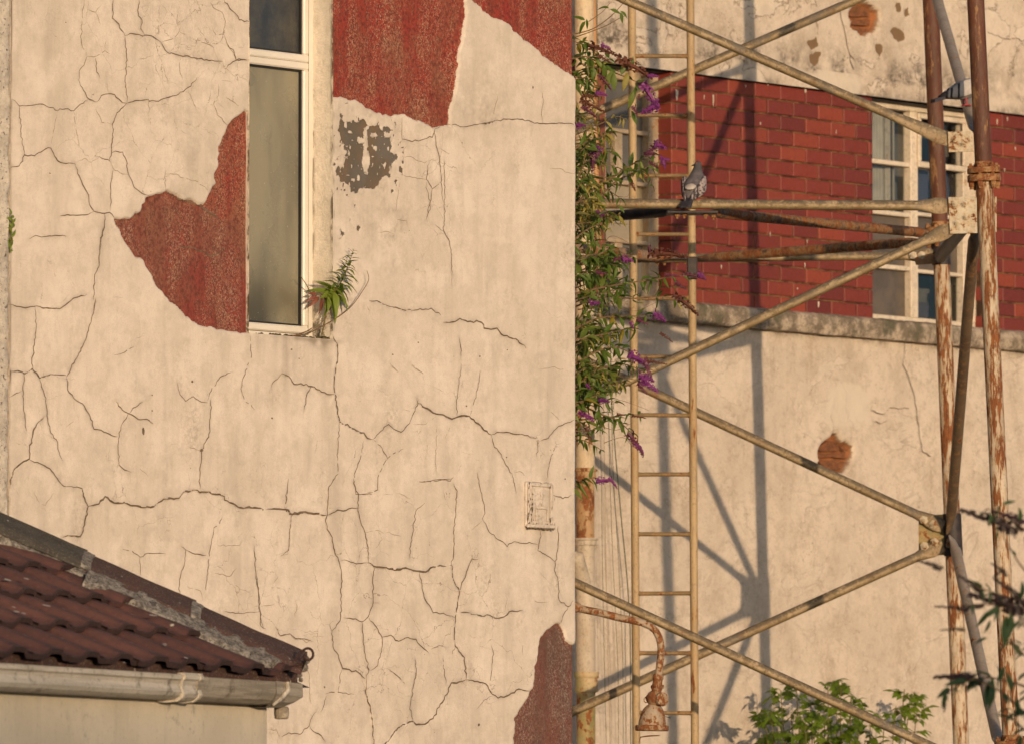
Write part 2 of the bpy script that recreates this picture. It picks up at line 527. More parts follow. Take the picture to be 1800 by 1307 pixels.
def mat_tube():
    """cream paint on the thin braces: lichen and grime on the top, darker olive brown below"""
    g = G('brace_paint', .75, .3)
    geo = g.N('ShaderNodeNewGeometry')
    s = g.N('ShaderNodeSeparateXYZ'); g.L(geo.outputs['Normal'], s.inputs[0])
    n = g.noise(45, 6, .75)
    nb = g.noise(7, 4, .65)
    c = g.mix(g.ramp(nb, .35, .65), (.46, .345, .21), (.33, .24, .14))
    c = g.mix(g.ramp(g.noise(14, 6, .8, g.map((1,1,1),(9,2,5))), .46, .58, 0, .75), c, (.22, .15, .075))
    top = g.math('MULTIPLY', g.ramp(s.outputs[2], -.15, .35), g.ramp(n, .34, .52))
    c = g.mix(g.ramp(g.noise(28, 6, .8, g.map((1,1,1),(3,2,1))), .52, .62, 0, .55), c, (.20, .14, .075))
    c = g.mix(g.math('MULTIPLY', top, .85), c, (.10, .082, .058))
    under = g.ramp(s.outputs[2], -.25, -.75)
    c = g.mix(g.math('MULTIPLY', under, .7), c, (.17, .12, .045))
    c = g.mix(g.ramp(g.noise(75, 5, .85), .54, .64, 0, .85), c, (.085, .06, .035))
    c = g.mix(g.ramp(g.noise(6, 4, .7, g.map((1,1,1),(5,5,2))), .54, .66, 0, .5), c, (.13, .12, .11))
    c = g.mix(g.ramp(g.math('ADD', g.math('MULTIPLY', nb, .5), g.math('MULTIPLY', n, .5)), .575, .63, 0, .7), c, (.24, .10, .04))
    g.bump(n, .003, .8)
    return g.done(c)
def mat_leaf(name, c1, c2, c3, trans=.45):
    g = G(name, .48, .4)
    r = g.rnd()
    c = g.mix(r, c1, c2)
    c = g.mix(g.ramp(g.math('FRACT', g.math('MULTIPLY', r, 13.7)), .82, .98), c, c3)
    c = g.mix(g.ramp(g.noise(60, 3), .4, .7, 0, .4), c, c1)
    g.put(g.b.inputs['Base Color'], c)
    tr = g.N('ShaderNodeBsdfTranslucent'); g.L(c, tr.inputs[0])
    ms = g.N('ShaderNodeMixShader'); ms.inputs[0].default_value = trans
    out = [n for n in g.nt.nodes if n.type == 'OUTPUT_MATERIAL'][0]
    g.L(g.b.outputs[0], ms.inputs[1]); g.L(tr.outputs[0], ms.inputs[2]); g.L(ms.outputs[0], out.inputs[0])
    return g.m
def mat_tile():
    g = G('roof_tile', .85, .3)
    r = g.rnd()
    c = g.mix(r, (.140, .060, .046), (.100, .044, .036))
    c = g.mix(g.ramp(g.noise(12, 6, .7), .42, .68), c, (.075, .036, .032))
    c = g.mix(g.ramp(g.noise(90, 4, .75), .60, .72, 0, .5), c, (.30, .15, .11))
    c = g.mix(g.ramp(g.noise(7, 4, .6, g.map((1, 1, 1), (4, 1, 3))), .66, .69), c, (.52, .47, .38))
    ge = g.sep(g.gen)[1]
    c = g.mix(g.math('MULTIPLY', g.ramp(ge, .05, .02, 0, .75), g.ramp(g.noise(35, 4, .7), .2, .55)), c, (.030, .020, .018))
    g.bump(g.noise(70, 5, .7), .004, .8)
    return g.done(c)
def mat_hip(name, c1, c2):
    g = G(name, .92, .2)
    c = g.mix(g.ramp(g.noise(9, 6, .7), .35, .65), c1, c2)
    c = g.mix(g.ramp(g.noise(120, 3, .8), .56, .66, 0, .6), c, (.40, .33, .25))
    c = g.mix(g.ramp(g.noise(16, 4, .7, g.map((1, 1, 1), (3, 3, 1))), .68, .70), c, (.60, .55, .45))
    c = g.mix(g.ramp(g.noise(130, 3, .8, g.map((1,1,1),(1,7,1))), .58, .68, 0, .7), c, (.05, .04, .035))
    g.bump(g.noise(110, 5, .75), .004, 1)
    return g.done(c)
def mat_glass(name, tint=(.03, .032, .03), rough=.05, fac=.0, spec=.6, wav=0.0, wsc=6):
    g = G(name, rough, spec)
    c = g.mix(g.ramp(g.noise(3, 4), .3, .7), tint, tuple(x * .55 for x in tint))
    if wav: g.bump(g.noise(wsc, 3, .5), wav, 1)
    return g.done(c)
def mat_bedding():
    g = G('mortar_bedding', .95, .1)
    c = g.mix(g.ramp(g.noise(55, 4, .8), .40, .60), (.15, .13, .11), (.44, .39, .33))
    c = g.mix(g.ramp(g.noise(95, 4, .85), .56, .64), c, (.035, .03, .026))
    c = g.mix(g.ramp(g.noise(20, 4, .7, g.map((1, 1, 1), (3, 3, 1))), .64, .70), c, (.55, .50, .42))
    g.bump(g.noise(70, 5, .8), .012, 1)
    return g.done(c)
def mat_gutter(name, a, b):
    g = G(name, .7, .35)
    st = g.noise(12, 6, .75, g.map((.16, 2.4, 3.0)))
    c = g.mix(g.ramp(st, .36, .62), a, b)
    c = g.mix(g.ramp(g.noise(9, 5, .75, g.map((1.2, 3, .8), (3, 1, 2))), .52, .68, 0, .75), c, (.12, .09, .06))
    c = g.mix(g.ramp(g.noise(60, 5, .8), .56, .68, 0, .6), c, (.10, .075, .05))
    c = g.mix(g.ramp(g.noise(25, 4, .8, g.map((.3, 1, 1), (7, 7, 7))), .62, .70, 0, .5), c, (.66, .58, .46))
    g.bump(g.noise(50, 4, .7), .002, .8)
    return g.done(c)
def mat_outwall():
    g = G('outbuilding_render', .92, .2)
    c = g.mix(g.ramp(g.noise(2.5, 5, .65), .35, .68), (.78, .67, .51), (.68, .58, .435))
    c = g.mix(g.ramp(g.noise(1.0, 6, .7, g.map((11, 11, 1.6))), .50, .74, 0, .25), c, (.36, .305, .24))
    c = g.mix(g.ramp(g.noise(60, 5, .8), .56, .70, 0, .5), c, (.33, .27, .20))
    c = g.mix(g.math('MULTIPLY', g.ramp(g.noise(16, 6, .8), .53, .66, 0, .6), g.ramp(g.noise(2, 3, .6, g.map((1,1,1),(4,4,4))), .50, .62)), c, (.20, .165, .13))
    g.bump(g.noise(45, 6, .75), .005, .9)
    return g.done(c)
MAT = {}
def setup_mats():
    M_ = MAT
    M_['gable'] = mat_gable(); M_['gable_plain'] = mat_gable(True); M_['rough'] = mat_rough_render(); M_['back'] = mat_back()
    M_['ledge'] = mat_ledge(); M_['brick'] = mat_brick(); M_['mortar'] = mat_mortar()
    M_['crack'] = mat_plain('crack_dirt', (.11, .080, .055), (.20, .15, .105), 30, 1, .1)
    M_['crack_fine'] = mat_plain('hairline_dirt', (.24, .185, .135), (.36, .29, .22), 30, 1, .1)
    M_['reveal'] = None
    M_['upvc'] = mat_plain('window_plastic', (.72, .66, .57), (.66, .60, .51), 6, .38, .45)
    M_['gasket'] = mat_plain('black_gasket', (.012, .012, .012), (.02, .02, .02), 9, .5, .4)
    M_['winpaint'] = mat_paint_rust('window_paint', (.70, .59, .46), (.62, .52, .40), .10, 1, .3, 16, 2.0, .35)
    M_['winpaint_old'] = mat_paint_rust('old_window_paint', (.46, .36, .25), (.36, .28, .19), .22, 1, .3, 16, 2.6, .5)
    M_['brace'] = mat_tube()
    M_['post_cream'] = mat_paint_rust('post_cream', (.56, .46, .34), (.46, .38, .29), .59, .16, scale=46, seed=1.7)
    M_['post_brown'] = mat_paint_rust('post_brown', (.120, .040, .020), (.085, .030, .016), .22, .2, seed=4.1, grime=.2)
    M_['plate'] = mat_paint_rust('plate_paint', (.56, .48, .36), (.44, .38, .27), .44, 1, scale=26, seed=2.2)
    M_['plate_rust'] = mat_paint_rust('plate_rusty', (.34, .17, .07), (.24, .10, .04), .62, 1, scale=26, seed=5.2)
    M_['plate_moss'] = mat_paint_rust('plate_mossy', (.22, .18, .06), (.28, .21, .08), .42, 1, scale=26, seed=8.2)
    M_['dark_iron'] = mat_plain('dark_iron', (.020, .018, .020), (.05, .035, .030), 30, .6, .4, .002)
    M_['rust_bar'] = mat_paint_rust('rusty_bar', (.10, .045, .028), (.07, .035, .025), .60, .6, scale=20, seed=6.3)
    M_['grey_bar'] = mat_paint_rust('grey_bar', (.36, .295, .235), (.29, .24, .195), .22, .5, seed=3.3, grime=.5)
    M_['ladder'] = mat_paint_rust('ladder_paint', (.46, .325, .175), (.38, .265, .14), .26, .18, seed=7.7, grime=.45)
    M_['rung'] = mat_paint_rust('rung_paint', (.24, .155, .065), (.16, .10, .045), .40, 1, seed=9.1)
    M_['pipe'] = mat_paint_rust('soil_pipe_paint', (.60, .47, .31), (.52, .41, .28), .34, .35, seed=11.3, scale=14)
    M_['pipe_rust'] = mat_paint_rust('soil_pipe_rust', (.50, .33, .18), (.34, .20, .10), .62, .5, seed=12.3, scale=16)
    M_['pipe_plastic'] = mat_paint_rust('pipe_plastic', (.56, .47, .37), (.47, .39, .30), .02, .5, seed=13.0, scale=16, grime=.45)
    M_['pipe_moss'] = mat_paint_rust('pipe_mossy', (.50, .38, .22), (.20, .20, .07), .42, .6, seed=14.3, scale=18)
    M_['lamp_iron'] = mat_paint_rust('lamp_paint', (.40, .32, .24), (.30, .23, .165), .58, .8, seed=15.3, scale=40)
    M_['lamp_rust'] = mat_paint_rust('lamp_rust', (.34, .25, .17), (.22, .14, .085), .66, .8, seed=16.3, scale=40)
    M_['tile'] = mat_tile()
    M_['hip_dark'] = mat_hip('hip_tile_dark', (.060, .052, .042), (.095, .083, .065))
    M_['hip_red'] = mat_hip('hip_tile_red', (.105, .052, .042), (.075, .045, .040))
    M_['bedding'] = mat_bedding()
    M_['gutter'] = mat_gutter('gutter_paint', (.64, .565, .46), (.48, .42, .335))
    M_['gutter_old'] = mat_gutter('gutter_end', (.44, .375, .285), (.26, .215, .16))
    M_['outwall'] = mat_outwall()
    M_['stem'] = mat_plain('woody_stem', (.20, .125, .065), (.13, .085, .05), 40, .8, .2)
    M_['stem_green'] = mat_plain('green_stem', (.16, .13, .045), (.12, .09, .04), 30, .7, .2)
    M_['leaf'] = mat_leaf('buddleia_leaf', (.11, .18, .028), (.22, .255, .05), (.36, .27, .04))
    M_['leaf_pale'] = mat_leaf('buddleia_leaf_pale', (.27, .25, .10), (.22, .22, .08), (.42, .34, .07))
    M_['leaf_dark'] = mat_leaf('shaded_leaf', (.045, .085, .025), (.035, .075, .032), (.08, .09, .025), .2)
    M_['elder'] = mat_leaf('elder_leaf', (.12, .205, .014), (.19, .26, .022), (.15, .17, .03))
    M_['weed'] = mat_leaf('weed_leaf', (.20, .28, .04), (.26, .32, .05), (.26, .13, .05))
    M_['weed_red'] = mat_leaf('weed_leaf_red', (.32, .12, .06), (.26, .09, .07), (.36, .20, .08))
    M_['flower'] = mat_leaf('purple_flower', (.24, .045, .22), (.32, .075, .27), (.20, .035, .19), .3)
    M_['flower_dry'] = mat_leaf('dry_flower', (.105, .036, .022), (.15, .055, .030), (.17, .075, .04), .1)
    M_['flower_mix'] = mat_leaf('fading_flower', (.17, .04, .09), (.13, .04, .05), (.25, .05, .22), .2)
    M_['cable'] = mat_plain('green_cable', (.03, .06, .028), (.02, .04, .02), 20, .5, .4)
    M_['cable_tan'] = mat_plain('tan_cable', (.30, .215, .105), (.24, .17, .085), 20, .6, .4)
    M_['ground'] = mat_plain('yard_ground', (.16, .14, .115), (.11, .10, .085), 3, .95, .2, .01, 20)
    M_['grey_brick_house'] = mat_plain('street_house_wall', (.33, .22, .15), (.27, .17, .12), 2, .9, .2)
    M_['slate'] = mat_plain('street_house_roof', (.07, .07, .075), (.05, .05, .055), 3, .8, .3)
    M_['curtain'] = mat_plain('room_curtain', (.50, .43, .33), (.42, .36, .28), 4, .9, .1)
    M_['room'] = mat_plain('room_dark', (.05, .045, .04), (.035, .03, .028), 2, .9, .1)
setup_mats()
# ------------------------------------------------------------------ ground
mb = MB(); mb.add([(-600, -600, 0), (600, -600, 0), (600, 900, 0), (-600, 900, 0)], [(0, 1, 2, 3)])
gr = mb.build('ground', MAT['ground']); gr['kind'] = 'structure'

# ------------------------------------------------------------------ gable house
gable = thing('gable_house', 'cream rendered gable wall covered in cracks with bare red patches and a narrow window', 'house', GB.p0, YAW)
Z = {'1': (0, 0, 2.971), '4': (0, 400, 2.971), '5': (0, 860, 2.924), '6': (450, 840, 2.798), '7': (580, 560, 3.268),
     '3': (400, 320, 3.2675), '2': (400, 0, 3.2675), '8': (700, 0, 3.2675)}
def zpx(k, pts):
    ox, oy, s = Z[k]
    return [(ox + x / s, oy + y / s) for x, y in pts]
def gl(pts):                                    # photo pixels -> (x, z) on the gable face
    r = []
    for p in pts:
        q = GB.at(*p); r.append((q.x, q.z))
    return r

P1 = gl(zpx('1', [(1312,590),(1285,590),(1262,604),(1240,620),(1198,655),(1190,690),(1180,705),(1165,740),(1148,765),(1150,800),(1145,860),(1133,915),(1133,960),(1118,985),(1105,1000),(1090,1040),(1075,1082),
     (1060,1072),(1020,1055),(960,1040),(920,1020),(880,1003),(862,1016),(840,1020),(780,1025),(765,1060),(748,1080),(745,1098),(735,1110),(715,1116),(690,1138),(665,1142),(640,1150),(605,1145),(625,1190),(650,1250),(680,1307)])
     + zpx('4', [(625,0),(645,40),(660,80),(690,125),(720,150),(745,162),(775,210),(800,265),(825,305),(860,345),(870,362),(910,400),(960,440),(1010,480),(1050,512),(1110,520),(1180,540),(1230,545),(1260,542),(1312,547)]))
P2 = gl(zpx('2', [(596,-160),(596,557),(640,560),(680,565),(715,578),(740,575),(790,605),(830,625),(860,645),(900,660),(925,655),(950,662),(985,660),(1020,655),(1060,670),(1110,690),(1150,715),(1190,738),(1240,725),(1272,720),(1275,660)])
     + zpx('8', [(300,640),(318,580),(325,520),(338,470),(352,390),(350,300),(362,240),(370,200),(384,110),(388,20),(392,-160)]))
P3 = gl(zpx('8', [(380,-160),(435,0),(480,30),(495,55),(510,65),(555,100),(575,98),(620,125),(640,140),(670,172),(700,195),(740,236),(760,242),(800,275),(825,295),(832,315),(870,345),(905,372),(930,395),(980,418),(985,428),(1000,435),(1090,440),(1090,-160)]))
P4 = gl(zpx('6', [(1650,822),(1565,815),(1550,815),(1530,800),(1515,755),(1498,720),(1480,718),(1470,725),(1440,745),(1410,770),(1398,785),(1395,800),(1388,850),(1383,910),(1372,930),(1375,960),(1365,1035),(1350,1052),(1345,1060),(1320,1110),(1305,1130),(1290,1160),(1275,1180),(1275,1240),(1272,1400),(1650,1400)]))
PATCHES = [P1, P2, P3, P4]
LOSS = [gl(zpx('2', q)) for q in (
    [(655,670),(690,700),(740,690),(790,710),(830,725),(870,715),(900,730),(935,740),(930,800),(935,870),(960,910),(930,950),(930,1010),(880,1010),(870,1060),(830,1085),(770,1080),(720,1095),(680,1070),(640,1030),(612,1000),(615,965),(650,950),(690,930),(690,870),(660,800),(640,760)],
    [(727,1197),(740,1220),(755,1252),(712,1258),(710,1232)],
    [(740,1238),(751,1235),(756,1252),(742,1254)])] + [gl(zpx('3', q)) for q in (
    [(655,290),(664,300),(662,330),(650,355),(645,325)], [(748,260),(760,262),(756,275),(750,272)])]
# openings of the narrow window (front face edges)
a = GB.at(437.5, 590); b = GB.at(585, 596); topz = GB.at(510, -165).z
WX0, WX1, WZ0, WZ1 = a.x, b.x, (a.z + b.z) / 2 + .004, topz
XL = GB.at(17.5, 600).x                          # left end of the gable
ZT, ZB = GB.at(510, -150).z, GB.at(1000, 1420).z  # densely meshed part
STEP = .0056
nx = int((0 - XL) / STEP); nz = int((ZT - ZB) / STEP)
xs = np.linspace(XL, 0, nx + 1); zs = np.linspace(ZB, ZT, nz + 1)
# snap grid lines to the opening
ix0 = int(np.argmin(abs(xs - WX0))); ix1 = int(np.argmin(abs(xs - WX1))); iz0 = int(np.argmin(abs(zs - WZ0)))
xs[ix0] = WX0; xs[ix1] = WX1; zs[iz0] = WZ0
GX, GZ = np.meshgrid(xs, zs)
def undul(x, z):
    return .0028 * vnoise(x, z, .55, 3) + .0016 * vnoise(x, z, .17, 5) + .0006 * vnoise(x, z, .045, 8)
def patch_sdf(x, z, i):
    j = .0055 * vnoise(x, z, .040, 11) + .0042 * vnoise(x, z, .017, 12)
    return sdf_poly(x, z, PATCHES[i]) + j
def gable_depth(x, z):
    x = np.asarray(x, float); z = np.asarray(z, float)
    p = np.minimum.reduce([patch_sdf(x, z, i) for i in range(4)])
    return undul(x, z) + .015 * smoothstep(.005, -.002, p)
pat_each = [patch_sdf(GX, GZ, i) for i in range(4)]
pat = np.minimum.reduce(pat_each)
# ---- cracks, traced one by one
CR = []
def cr(k, w, *lines):
    for l in lines: CR.append((zpx(k, l), w))
cr('1', 1.2, [(440,0),(428,110),(425,220),(440,260),(455,295)], [(455,295),(490,298),(520,285),(548,265),(583,290)], [(548,265),(548,235),(560,205)])
cr('1', 1.5, [(455,295),(440,340),(415,370),(412,420),(435,470),(455,510),(470,522),(510,532)], [(498,305),(505,360),(520,405)])
cr('1', 1.9, [(590,0),(585,95),(608,115),(635,160),(652,187)], [(652,187),(680,175),(710,180),(745,190),(775,185),(810,200),(843,222)], [(843,222),(870,270),(935,290),(975,292),(1040,308),(1120,320),(1165,322)], [(1185,355),(1215,325),(1250,308),(1305,315)])
cr('1', 1.6, [(652,187),(660,300),(655,400),(662,535)], [(725,0),(722,70),(742,105),(735,150),(757,183)])
cr('1', 1.2, [(455,50),(500,65),(510,45),(530,22)], [(500,65),(515,100),(525,130)], [(935,30),(925,90),(935,165),(915,195),(843,222)], [(935,165),(970,185)], [(1095,0),(1115,40),(1160,65),(1178,110),(1170,180),(1130,185),(1110,145)], [(1170,180),(1195,240),(1230,290),(1240,310)], [(1025,0),(1040,40),(1050,75)], [(1165,320),(1180,385)])
cr('1', 1.7, [(1170,0),(1200,45),(1240,80),(1250,105),(1305,115)])
cr('1', 1.4, [(60,520),(100,555),(160,552),(220,545),(300,580),(340,570),(385,580),(420,545),(460,522)], [(100,555),(108,700),(128,810)])
cr('1', 1.8, [(55,875),(100,868),(128,810),(180,815),(250,772),(265,775),(300,840),(330,853),(390,855)], [(390,855),(405,890),(430,965),(462,1020),(475,1085),(490,1105),(545,1115),(570,1110),(610,1145)])
cr('1', .9, [(265,770),(275,700),(295,600)], [(385,580),(400,700),(410,770)], [(775,520),(775,610)], [(575,845),(590,880),(640,910),(670,912)], [(400,850),(440,828),(475,850),(520,820)], [(865,880),(862,1000)], [(865,910),(920,910),(960,930),(1020,945),(1060,970),(1095,1000)], [(985,470),(1010,530),(1030,580)], [(830,30),(825,190)], [(560,430),(565,485)], [(945,680),(975,700)], [(1160,420),(1210,430)], [(850,335),(880,440)])
cr('1', 1.7, [(510,532),(530,500),(575,490),(600,495),(640,538),(662,540)], [(662,540),(720,525),(775,520),(780,530),(830,530),(870,512),(920,500),(960,480),(1000,450),(1030,405)], [(662,540),(610,590),(585,650),(582,800),(575,845),(520,820),(500,820)])
cr('1', 1.5, [(582,800),(600,790),(640,795),(660,840),(670,910),(700,980),(740,1010),(780,1022)], [(590,890),(578,1000),(575,1100)], [(310,1130),(350,1122),(410,1125),(460,1120),(490,1105)], [(150,1250),(170,1238),(230,1237),(285,1230),(310,1232),(345,1235)])
cr('1', 1.2, [(585,650),(530,640),(500,570)], [(1140,440),(1140,500),(1115,545),(1135,600),(1190,655)], [(1180,510),(1215,530),(1250,555)], [(1215,530),(1235,490)], [(943,300),(940,370),(955,415)], [(1030,150),(1050,160)], [(1025,210),(1080,230),(1120,250)])
cr('1', 1.7, [(545,1115),(543,1190),(525,1260),(515,1307)])
cr('1', 2.6, [(880,1003),(920,1020),(960,1042),(1020,1056),(1075,1085),(1110,1110),(1165,1146)])
cr('4', 1.9, [(540,0),(525,60),(515,150),(515,200),(492,245),(487,320),(485,380)], [(495,370),(485,450),(460,540),(430,620),(400,680),(365,745),(345,780)], [(45,400),(80,412),(130,420),(190,410),(240,420),(310,425),(340,405),(380,370),(450,350)])
cr('4', 1.6, [(180,415),(187,520),(172,640),(162,710),(170,740)], [(125,762),(118,850),(125,960),(140,1060)], [(48,885),(110,852)], [(205,785),(215,830),(240,890),(245,980),(265,1070),(295,1105),(310,1170),(328,1215)])
cr('4', 2.2, [(50,750),(90,748),(125,762),(165,738),(205,785),(260,768),(345,772)], [(228,990),(190,1025),(170,1090),(155,1150),(155,1205),(110,1230),(75,1260),(60,1307),(52,1360)])
cr('4', 1.8, [(345,780),(360,860),(385,890),(430,918),(470,985),(490,1050),(510,1052),(560,1070),(615,1090)], [(155,1210),(210,1230),(260,1255),(300,1307),(330,1345),(430,1360),(436,1400)])
cr('4', 1.6, [(675,965),(640,1020),(622,1070),(618,1150),(622,1235),(650,1262),(685,1275)], [(605,905),(640,950),(675,970),(740,1000),(765,998),(800,1022)], [(675,970),(695,940),(745,910)])
cr('4', 1.3, [(925,810),(940,870),(970,905),(1010,880),(1050,908),(1085,912)], [(1085,900),(1105,850),(1150,780),(1215,752)], [(595,665),(640,655),(700,620)], [(1305,565),(1310,680),(1265,790),(1257,840),(1275,895),(1330,950)])
cr('4', 1.8, [(1100,895),(1100,990),(1092,1090),(1055,1160),(1050,1230),(1045,1307),(1045,1365)], [(930,95),(1020,105),(1090,130),(1120,150),(1160,130),(1200,100)])
cr('4', 1.0, [(590,365),(640,368)], [(975,1140),(1055,1165)], [(345,1040),(385,1010)], [(720,1245),(775,1300)])
cr('5', 2.5, [(425,0),(440,60),(455,85),(440,150),(430,210),(415,240),(355,232),(325,243)])
cr('5', 2.7, [(455,85),(510,72),(540,35),(590,68),(640,65),(680,80),(740,88),(790,85),(840,45),(920,42),(940,10),(1000,0)], [(1000,0),(1060,12),(1130,22),(1180,65),(1240,92),(1310,92),(1350,102),(1410,98),(1465,105),(1505,125),(1560,120)])
cr('5', 1.3, [(1475,0),(1465,100)], [(1500,125),(1490,230),(1485,310),(1445,340)], [(630,305),(680,315),(720,345),(760,325),(850,325)], [(720,345),(722,440)], [(1145,135),(1130,175),(1100,195),(1095,240),(1080,310),(1070,400),(1055,530)], [(1155,625),(1210,635),(1335,625)])
cr('5', 1.6, [(930,290),(955,310),(945,390),(925,450),(918,540)], [(955,310),(1000,330),(1060,335)], [(1305,285),(1310,400),(1325,520),(1335,625),(1340,700),(1365,715)], [(1415,705),(1440,750),(1490,740),(1520,765),(1560,765),(1608,780)])
cr('5', 1.0, [(1190,470),(1230,510),(1215,550)], [(1230,510),(1285,530)], [(1340,600),(1410,585)], [(1425,540),(1440,600)], [(1405,475),(1430,445)], [(1090,425),(1180,445),(1215,400)], [(960,495),(1030,520),(1040,570)], [(215,75),(235,80),(280,15)], [(175,10),(205,65)], [(1120,285),(1230,285),(1245,255)])
cr('6', 2.7, [(0,148),(60,152),(110,150),(150,152),(180,178),(230,165),(300,172),(345,182)], [(555,415),(590,435),(640,438),(680,450),(735,440),(790,455),(835,460),(870,435),(920,432),(960,425)])
cr('6', 1.9, [(345,182),(400,155),(440,158),(470,145),(505,145)], [(372,752),(378,830),(405,870),(425,935),(470,950),(490,945),(535,985)], [(580,435),(572,500),(575,610),(560,650),(550,680),(520,705),(490,690),(430,685)], [(520,705),(525,780),(535,880),(553,940),(540,985)])
cr('6', 1.3, [(160,0),(155,60),(145,150)], [(372,752),(360,715)], [(575,612),(605,612)], [(1150,1020),(1160,940),(1165,850),(1155,820)], [(920,870),(920,930),(935,1005)], [(860,840),(900,820),(935,830)], [(960,875),(980,825)], [(650,940),(690,970),(730,1010)], [(340,1060),(400,1050),(480,1062)], [(405,1048),(420,940)], [(345,1070),(330,1120),(315,1150)], [(1085,1135),(1120,1090),(1160,1070)], [(800,15),(860,15),(900,10),(970,0)])
cr('6', 1.8, [(390,0),(358,40),(355,100),(350,180),(345,195),(350,250),(375,290),(380,340),(410,415),(418,450),(415,560),(420,610),(412,700),(372,752)], [(480,0),(490,60),(505,78),(500,145),(515,215),(535,265),(548,330),(553,420)], [(415,405),(450,405),(490,420),(530,415),(555,415)], [(960,425),(970,380),(972,280),(975,200),(985,75),(970,25)], [(555,685),(590,730),(618,780),(615,850),(595,920),(560,945)], [(618,780),(660,770),(700,800),(730,785),(785,790),(805,820),(850,860)], [(805,460),(815,540),(840,610),(870,660),(920,662),(975,685)], [(1090,398),(1060,395),(1045,430),(1020,500),(1000,555)])
cr('6', 2.2, [(540,985),(538,1060),(560,1120),(572,1220),(580,1330)], [(960,425),(970,500),(1000,555),(985,650),(980,690),(975,770),(980,825),(1025,880),(1035,985)], [(985,660),(1035,658),(1090,672),(1115,680),(1135,670),(1190,688),(1220,680),(1245,655),(1310,650)], [(1035,988),(1000,1000),(960,1005),(940,1060),(905,1110),(870,1180),(830,1208),(785,1210),(768,1195),(720,1210),(680,1245),(660,1280),(610,1330)], [(1035,988),(1090,998),(1130,1010),(1160,1060),(1190,1080),(1230,1070),(1290,1035),(1345,1045)])
cr('6', 1.6, [(768,1195),(755,1120),(770,1020),(785,950),(780,890)], [(1115,210),(1120,130),(1100,50),(1085,-30)], [(1115,210),(1145,265),(1200,305),(1235,335),(1270,310),(1330,320),(1385,325)], [(1400,255),(1390,325),(1385,355),(1430,380),(1470,410)], [(1485,235),(1485,340),(1465,450),(1485,500),(1490,600),(1535,630),(1560,600)], [(1535,630),(1505,680),(1498,720)], [(755,390),(760,330),(770,240),(785,160),(830,120)], [(125,1270),(160,1250),(215,1258),(260,1215),(275,1170),(295,1145)], [(260,1215),(290,1250),(320,1265),(335,1290)], [(0,480),(15,600),(20,690),(35,735)], [(1460,80),(1510,100),(1558,80)])
cr('6', 1.0, [(178,178),(165,250),(158,372),(122,378)], [(55,1235),(100,1235),(115,1280)], [(95,730),(120,775),(165,762),(190,790),(225,790),(245,808),(285,775),(335,778)], [(535,265),(600,255),(640,275)], [(640,265),(710,285)], [(240,900),(260,980),(262,1080),(270,1110)], [(1290,790),(1310,820),(1310,870)], [(1345,590),(1380,608),(1440,605)], [(1055,255),(1115,205)], [(595,255),(620,300),(585,345)], [(505,78),(590,70)], [(195,600),(200,640),(190,680)], [(105,570),(110,615)], [(80,520),(110,480)])
cr('7', 2.0, [(650,22),(700,20),(745,0),(790,18),(840,12),(870,22),(885,55),(925,62),(960,55),(985,90),(1080,125),(1125,170)])
cr('7', 2.4, [(20,115),(40,150),(40,220),(22,340),(25,432),(42,550),(55,590),(110,620),(150,640),(195,655),(215,685),(245,692)], [(505,485),(560,515),(610,545),(650,550),(700,575),(740,560),(800,558),(850,600),(885,640),(925,665)])
cr('7', 1.7, [(245,692),(290,645),(335,605),(380,640),(405,650),(455,600),(480,540),(505,485),(498,450)], [(925,665),(960,650),(1030,652),(1080,662),(1120,668),(1185,685)], [(1210,702),(1255,685),(1300,630),(1350,600),(1405,577)], [(925,665),(940,720),(985,780),(1010,840),(1045,888)])
cr('7', 1.3, [(1045,888),(1060,960),(1068,1000)], [(730,560),(725,500),(735,420),(740,340),(755,260)], [(805,555),(825,480),(850,390),(865,300)], [(250,692),(300,745),(330,800),(360,775),(420,745)], [(330,800),(285,880),(275,910),(275,980),(240,1005),(165,1008),(145,1005),(145,960),(137,895),(175,800),(195,700)], [(55,590),(45,750),(45,890),(0,955)], [(510,935),(580,930),(630,920),(690,930),(710,905)], [(165,1008),(160,1080)], [(1185,685),(1195,730),(1190,790)], [(1300,700),(1255,860),(1245,920)], [(1065,880),(1090,875),(1115,900)])
cr('7', .9, [(615,620),(605,800),(615,890)], [(1200,290),(1270,280),(1340,290),(1370,305)], [(475,605),(550,605),(610,560)], [(380,1000),(460,1030)], [(305,1010),(360,1008)], [(1260,520),(1335,605)], [(410,520),(475,530)], [(345,262),(390,310)], [(690,610),(660,690)], [(470,265),(535,315),(538,350)])
cr('7', 1.6, [(742,110),(750,165),(752,215)])
cr('3', 1.9, [(810,682),(870,690),(920,712),(1010,735),(1090,735),(1170,725),(1225,765)], [(1240,812),(1280,805),(1307,800)], [(610,905),(628,950)], [(615,1217),(570,1217),(480,1172),(420,1155),(380,1160),(350,1115),(310,1098)], [(480,1172),(455,1210),(440,1300)])
cr('3', 1.4, [(1245,-120),(1245,60),(1240,280),(1270,330),(1290,420),(1285,500),(1295,540)], [(1190,245),(1240,285)], [(1140,0),(1160,130),(1140,215)], [(310,1098),(270,1140),(250,1180)])
cr('3', .9, [(1055,1050),(1110,1090),(1125,1100)], [(930,1040),(980,1090)], [(1090,1235),(1090,1265),(1060,1300)], [(840,290),(920,285),(960,300)], [(1105,400),(1120,440)], [(990,0),(965,170)], [(1285,500),(1288,610)])
cr('2', 1.5, [(0,255),(40,300),(50,345),(125,345)], [(1000,800),(1060,815),(1130,800),(1175,790),(1190,740)], [(1190,740),(1195,820),(1215,900),(1225,1000),(1230,1100),(1240,1165)], [(1155,940),(1140,1030),(1175,1085),(1210,1060)], [(1175,1085),(1160,1180),(1142,1250)])
